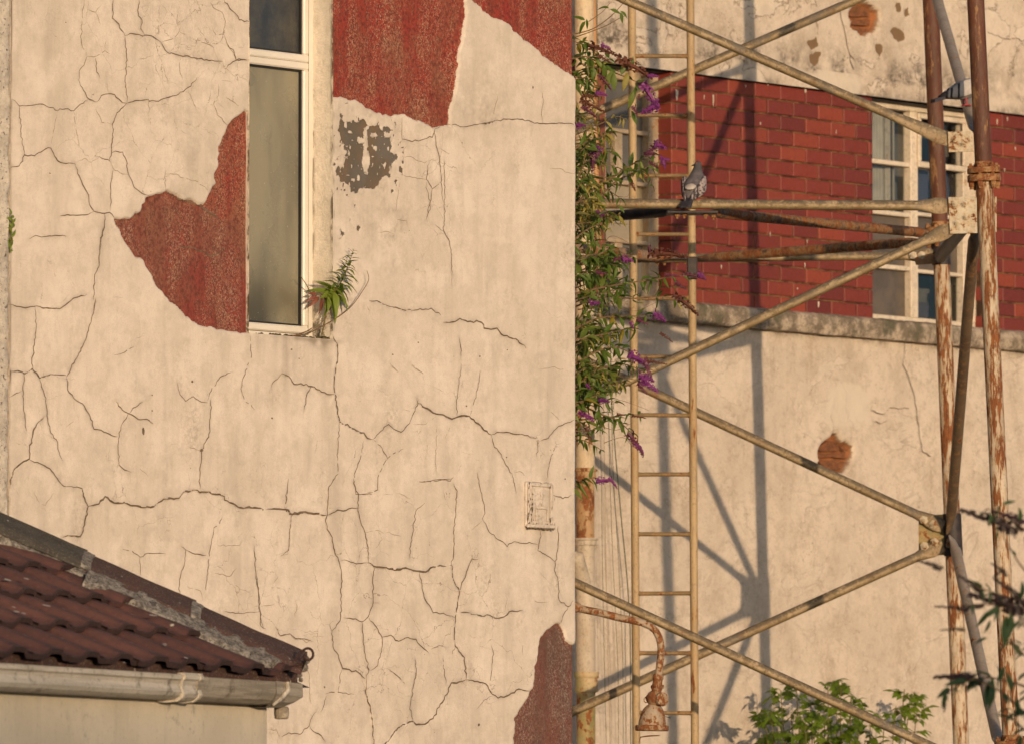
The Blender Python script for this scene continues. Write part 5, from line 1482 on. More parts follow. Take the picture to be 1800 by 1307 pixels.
mb.tube([a + Vector((0, -.02, -.02)), a + Vector((-.015, -.05, .03)), a.lerp(b, .5) + Vector((-.01, -.07, .05)), b + Vector((-.06, -.05, .02)), b + Vector((-.2, 0, .0))], rP * .85, 16)
mb.build('branch_elbow', MAT['pipe_plastic'], pipe, smooth=True)
# thinner rusty pipe beside it
tp = bpx(1043, 200, .12)
tpipe = thing('rusty_pipe', 'thin orange rusty pipe behind the soil pipe near the top', 'pipe', (tp.x, tp.y, 0), 0)
a, b = bpx(1041, -60, .12), bpx(1047, 330, .12); mb = MB(); mb.tube([a.lerp(b, k / 8) for k in range(9)], .0165, 12)
mb.build('pipe_length', mat_paint_rust('orange_pipe', (.50, .27, .12), (.42, .20, .08), .4, .4, seed=24.0), tpipe, smooth=True)
a, b = bpx(1047, 330, .12), bpx(1058, 640, .12); mb = MB(); mb.tube([a, b], .006, 8); mb.build('conduit', MAT['cable_tan'], tpipe, smooth=True)
# cables hanging down the wall
for i, (pts, r, m, lab) in enumerate((
    ([(1050,-40),(1049,60),(1050,150),(1058,300),(1072,560),(1075,700),(1082,800),(1093,920),(1102,1010),(1108,1100),(1109,1360)], .0026, 'cable', 'dark green cable, the thickest of the hanging wires, reaching the ladder foot'),
    ([(1052,640),(1057,840),(1059,1000),(1062,1150),(1067,1360)], .0013, 'cable', 'thin wire hanging nearest the soil pipe'),
    ([(1060,640),(1063,850),(1066,1050),(1074,1360)], .0012, 'cable_tan', 'tan wire hanging second from the soil pipe'),
    ([(1068,640),(1072,840),(1077,980),(1087,1180),(1087,1360)], .0013, 'cable', 'thin wire hanging third from the soil pipe'),
    ([(1073,640),(1077,820),(1087,980),(1095,1150),(1096,1360)], .0013, 'cable', 'thin wire hanging just left of the thick green cable'))):
    P = [bpx(x, y, .06 + .01 * i) for x, y in pts]
    Q = []
    for a, b in zip(P[:-1], P[1:]): Q += [a.lerp(b, k / 5) for k in range(5)]
    Q.append(P[-1])
    for k in range(1, len(Q) - 1): Q[k] = Q[k] * .5 + (Q[k-1] + Q[k+1]) * .25
    mb = MB(); mb.tube(Q, r, 6); o = mb.build('cable', MAT[m], None, smooth=True); tag(o, lab, 'cable', 'wires hanging down the back wall')

# ------------------------------------------------------------------ old bell lamp on a bent pipe
YG = 28.12
lamp = thing('bell_lamp', 'rusty bell shaped lamp hanging from a bent pipe at the gable corner', 'lamp', tuple(T(1150, 1130, YG)), 0)
arm = [(1000,1063),(1012,1067),(1030,1071),(1055,1076),(1085,1084),(1110,1089),(1128,1093),(1142,1099),(1152,1107),(1159,1120),(1162,1135),(1162,1150),(1160,1165),(1157,1190)]
mb = MB(); mb.tube([T(x, y, YG) for x, y in arm], [.0145]*5 + [.0140]*9, 12); mb.build('bent_arm', MAT['lamp_iron'], lamp, smooth=True)
mb = MB(); c = T(1007, 1066, YG); mb.lathe([(.0, -.02), (.021, -.018), (.023, 0), (.019, .02), (.015, .03)], c, (1, 0, -.1), 12); mb.build('wall_socket', MAT['lamp_rust'], lamp, smooth=True)
ax = (T(1158, 1182, YG) - T(1146, 1290, YG)).normalized()
c = T(1157, 1186, YG); s = 1 / 464.0
mb = MB(); mb.lathe([(7.5*s, 2*s), (9.5*s, 0), (10*s, -6*s), (8.5*s, -8*s), (9*s, -20*s), (10*s, -24*s), (8*s, -28*s)], c, ax, 14)
for k in range(3):
    an = k * 2.1 + .3; mb.lathe([(3.4*s, 0), (3.4*s, 3*s), (2*s, 4*s)], c + ax * (-20 * s) + Vector((math.cos(an), math.sin(an), 0)) * 9 * s, (math.cos(an), math.sin(an), 0), 8)
mb.build('lamp_neck', MAT['lamp_rust'], lamp, smooth=True)
c2 = T(1154, 1216, YG)
mb = MB(); mb.lathe([(8*s, 3*s), (14*s, -2*s), (19*s, -11*s), (17*s, -16*s), (11*s, -23*s), (8*s, -26*s), (8*s, -31*s)], c2, ax, 14)
mb.build('lamp_cap', MAT['lamp_rust'], lamp, smooth=True)
mb = MB(); kn = T(1163, 1228, YG - .028); mb.lathe([(2*s, -6*s), (11*s, -5*s), (13*s, 0), (12*s, 5*s), (4*s, 8*s)], kn, (.5, -1, .15), 12); mb.build('junction_cover', MAT['lamp_iron'], lamp, smooth=True)
mb = MB(); e = T(1136, 1229, YG); mb.tube([e + Vector((4*s*math.cos(t), 0, 5*s*math.sin(t))) for t in [k / 10 * 2 * PI for k in range(11)]], 1.0*s, 6); mb.build('wire_loop', MAT['lamp_iron'], lamp, smooth=True)
c3 = T(1150, 1238, YG)
mb = MB(); mb.lathe([(8*s, 2*s), (14*s, -3*s), (19*s, -10*s), (22*s, -19*s), (24*s, -29*s), (24.5*s, -37*s)], c3, ax, 20)
mb.build('lamp_bell', MAT['lamp_iron'], lamp, smooth=True)
c4 = c3 + ax * (-37 * s)
mb = MB(); tilt = (ax + Vector((-.10, 0, 0))).normalized()
mb.lathe([(22*s, 2*s), (29*s, 1*s), (30*s, -1*s), (30*s, -7*s), (28*s, -9*s), (20*s, -8*s)], c4, tilt, 20); mb.build('lamp_rim', MAT['lamp_rust'], lamp, smooth=True)
mb = MB(); a = c4 + ax * (-9 * s)
mb.tube([a + Vector((14*s, 0, -8*s)), a + Vector((-6*s, -.01, -9*s)), a + Vector((-19*s, -.01, -11*s)), a + Vector((-22*s, -.01, -20*s))], [3*s, 4*s, 3.4*s, 2.2*s], 8, True, [(1, .3)] * 4, (0, 1, 0))
mb.build('broken_guard', MAT['lamp_rust'], lamp, smooth=True)
mb = MB(); a = T(1165, 1257, YG); mb.tube([a, a + Vector((6*s, 0, -2*s)), a + Vector((14*s, 0, -4*s))], .6*s, 5); mb.build('wire_end', MAT['dark_iron'], lamp)
# ------------------------------------------------------------------ low outbuilding with a hipped tile roof
YEX = 23.5
EXY = R(73)
e0 = T(497, 1195, YEX)
EX = Frame((e0.x, e0.y), EXY)
ZE = e0.z
ext = thing('outbuilding', 'low outbuilding with a red tiled hip roof and gutter in front of the cracked wall', 'outbuilding', EX.p0, EXY)
def xat(px, y, z):                                # local x on a line (y, z) that shows at photo column px
    lo, hi = -6.0, 1.5
    for _ in range(50):
        m = (lo + hi) / 2
        if EX.px((m, y, z))[0] < px: lo = m
        else: hi = m
    return lo
OH = .085
xc = xat(470, OH, ZE - .3)
xe = xat(-260, 0, ZE)
g = MB()
g.box((xe - 2, OH, 0), (xc, OH + 2.6, ZE - .03), .006)
g.build('wall', MAT['outwall'], ext, local=True)
mb = MB(); mb.box((xe - 2, .05, ZE - .075), (xc + .03, .10, ZE + .0), .003); mb.build('fascia', MAT['gutter_old'], ext, local=True)
# roof
AL = R(26.4); GAUGE = .236; PITCH = .300; TL = .285
ca, sa = math.cos(AL), math.sin(AL)
ZR = ZE + .010
nR = Vector((0, -sa, ca))
def roofpt(px, py, h=0.0):
    p0 = Vector((0, 0, ZR)) + nR * h
    pw = EX.M @ p0; nw = (EX.M.to_3x3() @ nR)
    return EX.I @ hit(px, py, pw, nw)
def rp(x, s, h=0.0): return Vector((x, s * ca, ZR + s * sa)) + nR * h       # along eave, up slope, off the roof
def rs(v): return v.y * ca + (v.z - ZR) * sa
hA, hB = roofpt(-140, 937 - 140 * .463), roofpt(520, 1178)
A2, B2 = Vector((hA.x, rs(hA))), Vector((hB.x, rs(hB)))
hd = (A2 - B2).normalized()                       # along the hip, upwards
hn = Vector((-hd.y, hd.x))
if hn.y > 0: hn = -hn                             # in-plane, towards the visible slope (down / left)
if (Vector((xe, .3)) - B2).dot(hn) < 0: hn = -hn
roof = MB()
roof.add([rp(xe - 2, .0, -.03), rp(B2.x + .02, .0, -.03), rp(A2.x + hd.x * 1.5, A2.y + hd.y * 1.5, -.03), rp(xe - 2, A2.y + hd.y * 1.5, -.03)], [(0, 1, 2, 3)])
# the hidden slope beyond the hip
t3 = rp(A2.x + hd.x * 1.5, A2.y + hd.y * 1.5, -.03); b3 = rp(B2.x + .02, .0, -.03)
roof.add([b3, t3, Vector((t3.x + .3, t3.y + 1.6, b3.z + .4)), Vector((b3.x + .15, b3.y + 2.6, b3.z))], [(0, 3, 2, 1)])
rf = roof.build('roof', MAT['hip_dark'], ext, local=True)
def tile_profile():
    # one flat pan and one bold roll; (x, h)
    w = PITCH
    pts = [(-.02, .004)]
    for x, h in ((.0, .0), (.22, -.001), (.33, .0), (.38, .012), (.43, .019), (.55, .021), (.70, .019), (.75, .012), (.81, .001), (.92, .0), (1.03, .001)):
        pts.append((x * w, h))
    return pts
TP = tile_profile(); TH = .016
def tile_bm():
    bm = bmesh.new()
    rows = []
    for (s, up) in ((0, .026), (TL * .5, .012), (TL, .0)):
        rows.append([bm.verts.new((x, s, h + up)) for x, h in TP])
    low = [bm.verts.new((x, .0, h + .026 - TH)) for x, h in TP]
    for a, b in zip(rows[:-1], rows[1:]):
        for k in range(len(TP) - 1): bm.faces.new((a[k], a[k+1], b[k+1], b[k]))
    for k in range(len(TP) - 1): bm.faces.new((low[k], low[k+1], rows[0][k+1], rows[0][k]))
    return bm
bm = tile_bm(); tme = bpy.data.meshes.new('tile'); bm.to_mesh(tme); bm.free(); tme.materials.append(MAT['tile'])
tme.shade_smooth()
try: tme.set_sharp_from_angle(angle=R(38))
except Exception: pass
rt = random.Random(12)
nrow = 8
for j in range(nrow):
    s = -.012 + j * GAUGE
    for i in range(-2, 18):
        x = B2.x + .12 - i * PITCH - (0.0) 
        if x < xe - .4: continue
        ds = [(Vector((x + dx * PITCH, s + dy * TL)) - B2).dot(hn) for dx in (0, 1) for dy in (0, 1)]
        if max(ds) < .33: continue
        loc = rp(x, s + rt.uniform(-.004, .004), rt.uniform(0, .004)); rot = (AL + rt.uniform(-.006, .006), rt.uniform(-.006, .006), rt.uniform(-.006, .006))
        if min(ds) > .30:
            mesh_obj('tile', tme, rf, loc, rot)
        else:                                     # cut tile along the hip
            bm = tile_bm()
            for v in bm.verts: v.co.x += x; v.co.y += s
            co = Vector((B2.x + hn.x * .29, B2.y + hn.y * .29, 0))
            bmesh.ops.bisect_plane(bm, geom=bm.verts[:] + bm.edges[:] + bm.faces[:], plane_co=co, plane_no=(hn.x, hn.y, 0), clear_inner=True)
            for v in bm.verts: v.co = rp(v.co.x, v.co.y, v.co.z)
            if len(bm.faces) == 0: bm.free(); continue
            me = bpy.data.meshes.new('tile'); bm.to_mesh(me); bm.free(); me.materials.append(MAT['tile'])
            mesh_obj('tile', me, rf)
mb = MB(); mb.box((xe - 2, .014, ZR - .03), (B2.x - .10, .06, ZR + .020), .004); mb.build('eave_filler', MAT['hip_red'], rf, local=True)
# hip tiles: angular ridge pieces bedded in mortar
HT = (A2 - B2).length
def hp(u, a, h): q = B2 + hd * u + hn * a; return rp(q.x, q.y, h)
prof = [(.320, .038), (.310, .050), (.200, .058), (.070, .062), (.012, .062), (-.012, .060), (-.040, .044), (-.085, .006), (-.14, -.05), (-.14, -.07)]
def udist(px): 
    q = roofpt(px, 1178 - (520 - px) * .463); return (Vector((q.x, rs(q))) - B2).dot(hd)
cuts = [udist(524), udist(331), udist(140), udist(-60), udist(-250)]
for i in range(4):
    u0, u1 = cuts[i] + .004, cuts[i + 1] - .012
    if i == 0: u0 = cuts[0]
    mb = MB(); n = 18; vs = []; fs = []; m = len(prof)
    for k in range(n + 1):
        u = u0 + (u1 - u0) * k / n
        for t, (a, h) in enumerate(prof):
            j_ = .0035 * mnoise.noise(Vector((u * 9, a * 30, i * 3.3)))
            rnd_ = .012 * (1 - min(1, (k) / 1.5)) * (1 if t < 4 else .5) + .010 * (1 - min(1, (n - k) / 1.5)) * (1 if t < 3 else 0)
            lim = ((B2 + hd * u).y + .01) / max(1e-6, -hn.y); a = min(a, lim)
            vs.append(hp(u, a * (1 + .04 * k / n) - rnd_ + j_ + (.006 if i == 2 else 0), h + .010 * (1 - k / n) + j_))
    for k in range(n):
        for t in range(m - 1): fs.append((k*m+t, k*m+t+1, (k+1)*m+t+1, (k+1)*m+t))
    # front end with thickness
    b = len(vs)
    for t, (a, h) in enumerate(prof): vs.append(hp(u0 + .001, a * .88, h + .010 - .020))
    for t in range(m - 1): fs.append((t, b + t, b + t + 1, t + 1))
    for t, (a, h) in enumerate(prof): vs.append(hp(u0 + (u1 - u0) * .8, a * .88, h - .012))
    for t in range(m - 1): fs.append((b + t, b + m + t, b + m + t + 1, b + t + 1))
    mb.add(vs, fs)
    o = mb.build('hip_tile', MAT['hip_dark'] if i >= 2 else MAT['hip_red'], rf, local=True, smooth=True, ang=50)
    o['label'] = ('lowest reddish hip tile with an open end', 'middle reddish hip tile', 'upper grey hip tile', 'topmost grey hip tile')[i]
# mortar bedding along the lower edge and between the tiles
def bed(u0, u1, a0, a1, h0, seed, nm='mortar_bedding'):
    mb = MB(); n = max(6, int((u1 - u0) / .014)); m = 9; vs = []; fs = []
    for k in range(n + 1):
        u = u0 + (u1 - u0) * k / n
        e = .022 * mnoise.noise(Vector((u * 8, seed, 0))) + .012 * mnoise.noise(Vector((u * 30, seed, 4)))
        for t in range(m + 1):
            f = t / m; a = a0 + (a1 + e - a0) * f
            if (B2 + hd * u + hn * a).y < .015: a = max(a0 - .05, ((B2 + hd * u).y - .015) / max(1e-6, -hn.y))
            h = h0 * (1 - f ** 2.2) + (.030 if f < .95 else -.02) + .010 * mnoise.noise(Vector((u * 24, a * 24, seed))) + .006 * mnoise.noise(Vector((u * 70, a * 70, seed)))
            vs.append(hp(u, a, h))
    for k in range(n):
        for t in range(m): q = k*(m+1)+t; fs.append((q, q+1, q+m+2, q+m+1))
    mb.add(vs, fs); return mb.build(nm, MAT['bedding'], rf, local=True, smooth=True, ang=70)
bed(cuts[0] + .07, cuts[2] - .02, .285, .475, .024, 1.0)
bed(cuts[2] - .02, cuts[4], .285, .35, .014, 2.0)
for c in cuts[1:4]:                                # collars of mortar in the joints
    mb = MB(); vs = []; fs = []; m = len(prof)
    for k in range(5):
        u = c - .034 + .060 * k / 4
        for t, (a, h) in enumerate(prof):
            j_ = .006 * mnoise.noise(Vector((u * 40, a * 40, 7)))
            vs.append(hp(u + .012 * mnoise.noise(Vector((a * 30, c, 2))), a * .97, h + (-.012 if k in (0, 4) else .0125 if a > .03 else .004) + j_ * .6))
    for k in range(4):
        for t in range(m - 1): fs.append((k*m+t, k*m+t+1, (k+1)*m+t+1, (k+1)*m+t))
    mb.add(vs, fs); mb.build('mortar_joint', MAT['bedding'], rf, local=True, smooth=True)
# crumbling mortar and underlay at the open end of the hip
mb = MB()
for k in range(26):
    q = hp(cuts[0] + rt.uniform(-.015, .05), rt.uniform(-.03, .17), rt.uniform(-.01, .05))
    s = rt.uniform(.006, .018); mb.lathe([(.3*s, -s), (s, -.2*s), (.8*s, .5*s), (.2*s, s)], q, (rt.uniform(-1, 1), rt.uniform(-1, 1), 1), 6)
mb.build('crumbled_mortar', MAT['bedding'], rf, local=True)['kind'] = 'stuff'
# scrolled hip iron
pts = [(505,1172),(514,1166),(520,1158),(526,1150),(531,1143),(537,1139),(543,1138),(548,1141),(551,1147),(550,1154),(545,1159),(539,1159),(535,1156),(534,1151),(537,1149)]
Q = []
P = [T(x, y, YEX + .02) for x, y in pts]
for i in range(len(P) - 1): Q += [P[i].lerp(P[i+1], k / 3) for k in range(3)]
Q.append(P[-1])
for _ in range(2):
    for k in range(1, len(Q) - 1): Q[k] = Q[k] * .5 + (Q[k-1] + Q[k+1]) * .25
mb = MB(); mb.tube(Q, .0052, 8, True, [(1.5, .8)] * len(Q), (0, 1, 0)); mb.build('hip_iron', mat_plain('hip_iron', (.075, .035, .03), (.045, .03, .028), 40, .7, .3), rf, smooth=True)
# gutter
og = [(.0, .0), (-.004, -.003), (-.004, -.015), (.004, -.021), (.007, -.032), (.003, -.044), (-.001, -.054), (.006, -.066), (.022, -.076), (.040, -.079), (.075, -.078), (.082, -.07), (.082, -.002), (.079, -.002), (.079, -.066), (.040, -.074), (.024, -.071), (.010, -.062), (.006, -.054), (.010, -.044), (.011, -.032), (.008, -.022), (.002, -.014), (.002, -.003)]
hr = [(.0, .0), (-.004, -.002), (-.005, -.024), (-.003, -.042), (.006, -.060), (.022, -.072), (.044, -.076), (.066, -.070), (.080, -.052), (.084, -.002), (.081, -.002), (.076, -.050), (.064, -.066), (.044, -.072), (.024, -.068), (.010, -.057), (.002, -.040), (.0, -.022), (.0, -.003)]
xu = xat(322, 0, ZE); xu2 = xat(351, 0, ZE); xg = xat(500, 0, ZE); xg2 = xat(523, 0, ZE)
def shift(p, dz, grow=0): return [(y - grow if y < .03 else y + grow, z + dz - (grow if z < -.03 else 0)) for y, z in p]
mb = MB(); mb.prism(shift(og, ZE), xe - 2, xu + .03); gt = mb.build('gutter', MAT['gutter'], ext, local=True, smooth=True, ang=25)
mb = MB(); mb.prism(shift(hr, ZE - .004), xu2 - .03, xg); mb.build('gutter_length', MAT['gutter_old'], gt, local=True, smooth=True, ang=25)
mb = MB(); mb.prism(shift(og[:13] + [(.079, .004), (0, .004)], ZE + .001, .0045), xu, xu2); mb.prism(shift(og[:13] + [(.079, .004), (0, .004)], ZE + .001, .008), xu - .012, xu + .012); mb.prism(shift(og[:13] + [(.079, .004), (0, .004)], ZE + .001, .008), xu2 - .02, xu2 + .004)
mb.build('gutter_union', MAT['gutter'], gt, local=True, smooth=True, ang=25)
# corner piece: a box outlet whose far end is cut on the slant and broken open
mb = MB()
p0 = [(-.006, .0), (-.008, -.040), (.006, -.066), (.03, -.082), (.085, -.082), (.085, .0)]
k1 = .10
vs = [(xg - .10, y, ZE - .003 + z) for y, z in p0]
ends = [(xg2 + .05, .0, -.004), (xg2 + .05, -.002, -.046), (xg2 + .0, .010, -.064), (xg2 - .07, .03, -.082), (xg2 - .04, .085, -.082), (xg2 + .07, .085, .0)]
vs += [(x, y, ZE - .003 + z) for x, y, z in ends]
ins = [(xg - .10, y * .9 + .004, ZE - .003 + z * .92) for y, z in p0] + [(x - .004, y * .9 + .004, ZE - .003 + z * .92) for x, y, z in ends]
n = 6; fs = [(k, k + 1, n + k + 1, n + k) for k in range(n - 1)]
b = len(vs); vs += ins
fs += [(b + k, b + n + k, b + n + k + 1, b + k + 1) for k in range(n - 1)]
fs += [(n + k, n + k + 1, b + n + k + 1, b + n + k) for k in range(n - 1)] + [(n - 1, 2*n - 1, b + 2*n - 1, b + n - 1), (0, b, b + n, n)]
mb.add(vs, fs); mb.build('gutter_corner', MAT['gutter_old'], gt, local=True)
mb = MB(); mb.tube([Vector((xg + .0, -.010, ZE - .004)), Vector((xg + .0, -.012, ZE - .030)), Vector((xg - .05, -.004, ZE - .060)), Vector((xg - .09, .006, ZE - .078))], [.006, .008, .007, .004], 7); mb.build('silicone_bead', MAT['gutter'], gt, local=True, smooth=True)
mb = MB(); mb.add([(xg2 - .06, .03, ZE + .002), (xg2 + .05, .02, ZE + .016), (xg2 + .065, .03, ZE + .022), (xg2 + .06, .03, ZE - .012), (xg2 + .0, .03, ZE - .012)], [(0, 1, 2, 3, 4)])
mb.add([(xg2 - .06, .034, ZE + .002), (xg2 + .05, .024, ZE + .016), (xg2 + .065, .034, ZE + .022), (xg2 + .06, .034, ZE - .012), (xg2 + .0, .034, ZE - .012)], [(0, 4, 3, 2, 1)])
mb.build('broken_flap', MAT['dark_iron'], gt, local=True)
# offcut of pipe end under the corner
c = Vector((xc + .05, OH - .03, ZE - .100)); mb = MB(); mb.lathe([(.016, -.02), (.022, -.018), (.024, -.004), (.024, .014), (.02, .02)], c, (0, 0, 1), 10); mb.build('outlet_stub', MAT['gutter_old'], gt, local=True, smooth=True)
# lichen and droppings on tiles
mb = MB()
for (px, py, w, h) in ((14, 1018, 6, 3), (46, 1016, 3.5, 1.8), (81, 1063, 5, 2.2), (24, 1066, 2.4, 1.6), (30, 1074, 4, 1.8), (290, 1131, 3, 2), (42, 1077, 3, 1.6), (268, 1080, 7, 1.8), (327, 1155, 3, 2), (218, 1163, 2.2, 1.2), (290, 1133, 2, 2)):
    q = roofpt(px, py, .047); vs = []
    for k in range(8):
        an = k / 8 * 2 * PI; j = rt.uniform(.6, 1.2)
        vs.append(q + Vector((1, 0, 0)) * math.cos(an) * w * .006 * j + Vector((0, ca, sa)) * math.sin(an) * h * .0035 * j)
    mb.add(vs, [tuple(range(8))])
o = mb.build('lichen_spot', mat_plain('lichen', (.50, .44, .36), (.36, .31, .25), 60, 1, .1), rf, local=True); o['kind'] = 'stuff'
# ------------------------------------------------------------------ plants
def leaf_mesh(name, mat, wid=.26, fold=.25, droop=.25, seg=5, wave=0.0, tip=1.0):
    vs = []; fs = []
    for i in range(seg + 1):
        t = i / seg
        w = wid * .5 * (math.sin(PI * min(1, t ** .75)) ** .9) * (1 if i not in (0, seg) else 0) + (.012 if i == 0 else 0)
        z = -droop * t * t + (.03 if i == 0 else 0)
        x = t - .08 * droop * t * t
        wv = wave * math.sin(t * 9)
        vs += [(x, -w, z + fold * w + wv), (x, 0, z), (x, w, z + fold * w - wv)]
    for i in range(seg):
        a = 3 * i
        fs += [(a, a + 1, a + 4, a + 3), (a + 1, a + 2, a + 5, a + 4)]
    me = bpy.data.meshes.new(name); me.from_pydata(vs, [], fs); me.materials.append(mat); me.shade_smooth()
    return me
def orient(d, n):
    d = d.normalized(); y = n.cross(d)
    if y.length < 1e-4: y = Vector((0, 1, 0)).cross(d)
    y.normalize(); z = d.cross(y)
    return Matrix((d, y, z)).transposed()
def merge_leaves(name, items, parent):
    """the small leaves past the individual ones, as one part"""
    V, F, n = [], [], 0
    for me, M in items:
        for v in me.vertices: V.append(tuple(M @ v.co))
        for p in me.polygons: F.append(tuple(i + n for i in p.vertices))
        n += len(me.vertices)
    m2 = bpy.data.meshes.new(name); m2.from_pydata(V, [], F); m2.materials.append(items[0][0].materials[0]); m2.shade_smooth()
    o = bpy.data.objects.new(name, m2); col.objects.link(o); o.parent = parent; o['kind'] = 'stuff'
    INV[o.name] = INV[parent.name]
    return o
def curve_pts(P, k=6):
    n = len(P); out = []
    for i in range(n - 1):
        p0, p1, p2, p3 = P[max(i-1, 0)], P[i], P[i+1], P[min(i+2, n-1)]
        for j in range(k):
            t = j / k
            out.append(.5 * ((2*p1) + (p2-p0)*t + (2*p0-5*p1+4*p2-p3)*t*t + (3*p1-p0-3*p2+p3)*t*t*t))
    out.append(P[-1]); return out
def spike_mesh(seed, L=1.0, n=44, r0=.17, open_=.5, curve=.15):
    """flower spike along +x: whorls of little florets, tapering"""
    r = random.Random(seed); vs = []; fs = []
    for i in range(n):
        t = (i + r.random()) / n
        rad = r0 * (1 - .82 * t ** 1.3) * r.uniform(.55, 1.05)
        an = r.uniform(0, 2 * PI)
        c = Vector((t * L, math.cos(an) * rad, math.sin(an) * rad - curve * t * t))
        s = r.uniform(.045, .080) * (1.15 - .55 * t)
        d = Vector((r.uniform(-.2, .6), math.cos(an), math.sin(an))).normalized()
        a = d.orthogonal().normalized() * s; b_ = d.cross(a).normalized() * s
        k = len(vs)
        vs += [c - a, c - b_ * .9 + d * s * .5, c + a, c + b_ * .9 + d * s * .5]
        fs.append((k, k + 1, k + 2, k + 3))
    k = len(vs)                                       # core
    for t, w in ((0, .35), (.5, .28), (1.0, .08)):
        for q in range(4):
            an = q * PI / 2; vs.append(Vector((t * L, math.cos(an) * r0 * w, math.sin(an) * r0 * w - curve * t * t)))
    for i in range(2):
        for q in range(4): fs.append((k + i*4 + q, k + i*4 + (q+1) % 4, k + (i+1)*4 + (q+1) % 4, k + (i+1)*4 + q))
    return [tuple(v) for v in vs], fs
def mk(name, vs, fs, mat):
    me = bpy.data.meshes.new(name); me.from_pydata(vs, [], fs); me.materials.append(mat); return me
SP = {}
for kd, m_ in (('p', 'flower'), ('d', 'flower_dry'), ('m', 'flower_mix')):
    SP[kd] = [mk('flower_spike', *spike_mesh(10 + q, n=46 if kd != 'p' else 60, r0=.17 if kd != 'p' else .26), MAT[m_]) for q in range(3)]
SPD = [mk('flower_spike', *spike_mesh(30 + q, n=50, r0=.12), mat_leaf('dark_flower', (.050, .030, .026), (.040, .026, .020), (.07, .025, .05), .1)) for q in range(2)]

class Plant:
    def __init__(s, root, meshes, seed, cap=260, stem='stem'):
        s.root = root; s.me = meshes; s.r = random.Random(seed); s.items = []; s.cap = cap; s.stem = stem; s.k = 1.0
        s.I = INV[root.name]
    def stem_tube(s, P, r0, r1, name='stem', mat=None):
        n = len(P)
        mb = MB(); mb.tube(P, [r0 + (r1 - r0) * i / (n - 1) for i in range(n)], 5)
        return mb.build(name, MAT[mat or s.stem], s.root, smooth=True)
    def leaf(s, p, d, n, L, me=None):
        me = me or s.r.choice(s.me)
        M = Matrix.Translation(s.I @ p) @ (s.I.to_3x3() @ orient(d, n)).to_4x4() @ Matrix.Scale(L, 4)
        s.items.append((me, M, L))
    def along(s, P, n, L, t0=.1, t1=1.0, spread=.9, me=None, up=(0, -.4, 1)):
        N = len(P)
        for i in range(n):
            t = t0 + (t1 - t0) * (i + s.r.random() * .7) / n
            f = t * (N - 1); k = min(int(f), N - 2); p = P[k].lerp(P[k+1], f - k)
            ax = (P[k+1] - P[k]).normalized()
            a = ax.orthogonal().normalized(); b = ax.cross(a)
            an = s.r.uniform(0, 2 * PI)
            for q in (0, 1):
                sd = a * math.cos(an + q * PI) + b * math.sin(an + q * PI)
                d = (ax * s.r.uniform(.25, .8) + sd * spread + Vector((0, 0, -.25))).normalized()
                nn = Vector((s.r.gauss(0, .5) + up[0], up[1] + s.r.gauss(0, .5), up[2])).normalized()
                s.leaf(p, d, nn, L * s.r.uniform(.6, 1.15) * (1.1 - .35 * t) * s.k, me and s.r.choice(me))
    def spike(s, a, b, kd, width=1.0, pool=None):
        a_, b_ = s.I @ a, s.I @ b; d = b_ - a_; L = d.length
        me = s.r.choice(pool or SP[kd])
        M = orient(d, Vector((0, -.3, 1)))
        o = bpy.data.objects.new('flower_spike', me); col.objects.link(o); o.parent = s.root
        o.location = a_; o.rotation_euler = M.to_euler(); w_ = width * (1.3 if kd == 'd' else 1.1); o.scale = (L, L * w_, L * w_)
        return o
    def finish(s, leafname='leaf', stuffname='foliage'):
        s.items.sort(key=lambda q: -q[2])
        for me, M, L in s.items[:s.cap]:
            o = bpy.data.objects.new(leafname, me); col.objects.link(o); o.parent = s.root; o.matrix_local = M
        rest = {}
        for me, M, L in s.items[s.cap:]: rest.setdefault(me.materials[0].name, []).append((me, M))
        for v in rest.values(): merge_leaves(stuffname, v, s.root)

# ---- buddleia growing out beside the gable corner
bud = thing('buddleia', 'purple flowering buddleia shrub growing out of the wall beside the soil pipe and ladder', 'shrub', tuple(T(1010, 760, 28.6)), 0)
LV = [leaf_mesh('leaf', MAT['leaf'], w, f, dr, 5, wv) for w, f, dr, wv in ((.31, .5, .35, .02), (.28, .8, .6, .03), (.34, .3, .2, .03), (.26, 1.0, .9, .02))]
LVP = [leaf_mesh('leaf', MAT['leaf_pale'], w, f, dr, 5, .03) for w, f, dr in ((.22, .8, .5), (.26, .4, .8))]
B = Plant(bud, LV, 3, 280); B.k = 1.2
def bp(x, y, Y=28.6): return T(x, y, Y)
def stem(pts, Y0, Y1, r0=.0045, r1=.0015, n=0, L=.062, t0=.1, me=None, mat=None):
    m = len(pts)
    P = curve_pts([bp(x, y, Y0 + (Y1 - Y0) * i / (m - 1)) for i, (x, y) in enumerate(pts)])
    B.stem_tube(P, r0, r1, 'stem', mat)
    if n: B.along(P, n, L, t0, me=me)
    return P
stem([(996,372),(1040,335),(1078,312),(1110,290),(1150,272)], 28.5, 28.7, .006, .002, 15)
stem([(996,400),(1045,355),(1085,318),(1125,300),(1160,285)], 28.6, 28.9, .005, .002, 13, me=LV + LVP)
stem([(1000,270),(1030,250),(1060,240),(1078,228)], 28.5, 28.6, .004, .0012, 9, .055)
stem([(1000,300),(1030,285),(1052,262)], 28.6, 28.8, .004, .0012, 7, .05)
stem([(1000,62),(1040,52),(1075,28),(1102,-2)], 28.5, 28.6, .003, .0012, 0)
stem([(1000,70),(1060,48),(1090,32),(1100,28)], 28.4, 28.5, .0025, .0009, 0)
stem([(1035,38),(1058,22),(1072,6)], 28.5, 28.6, .0018, .0008, 0)
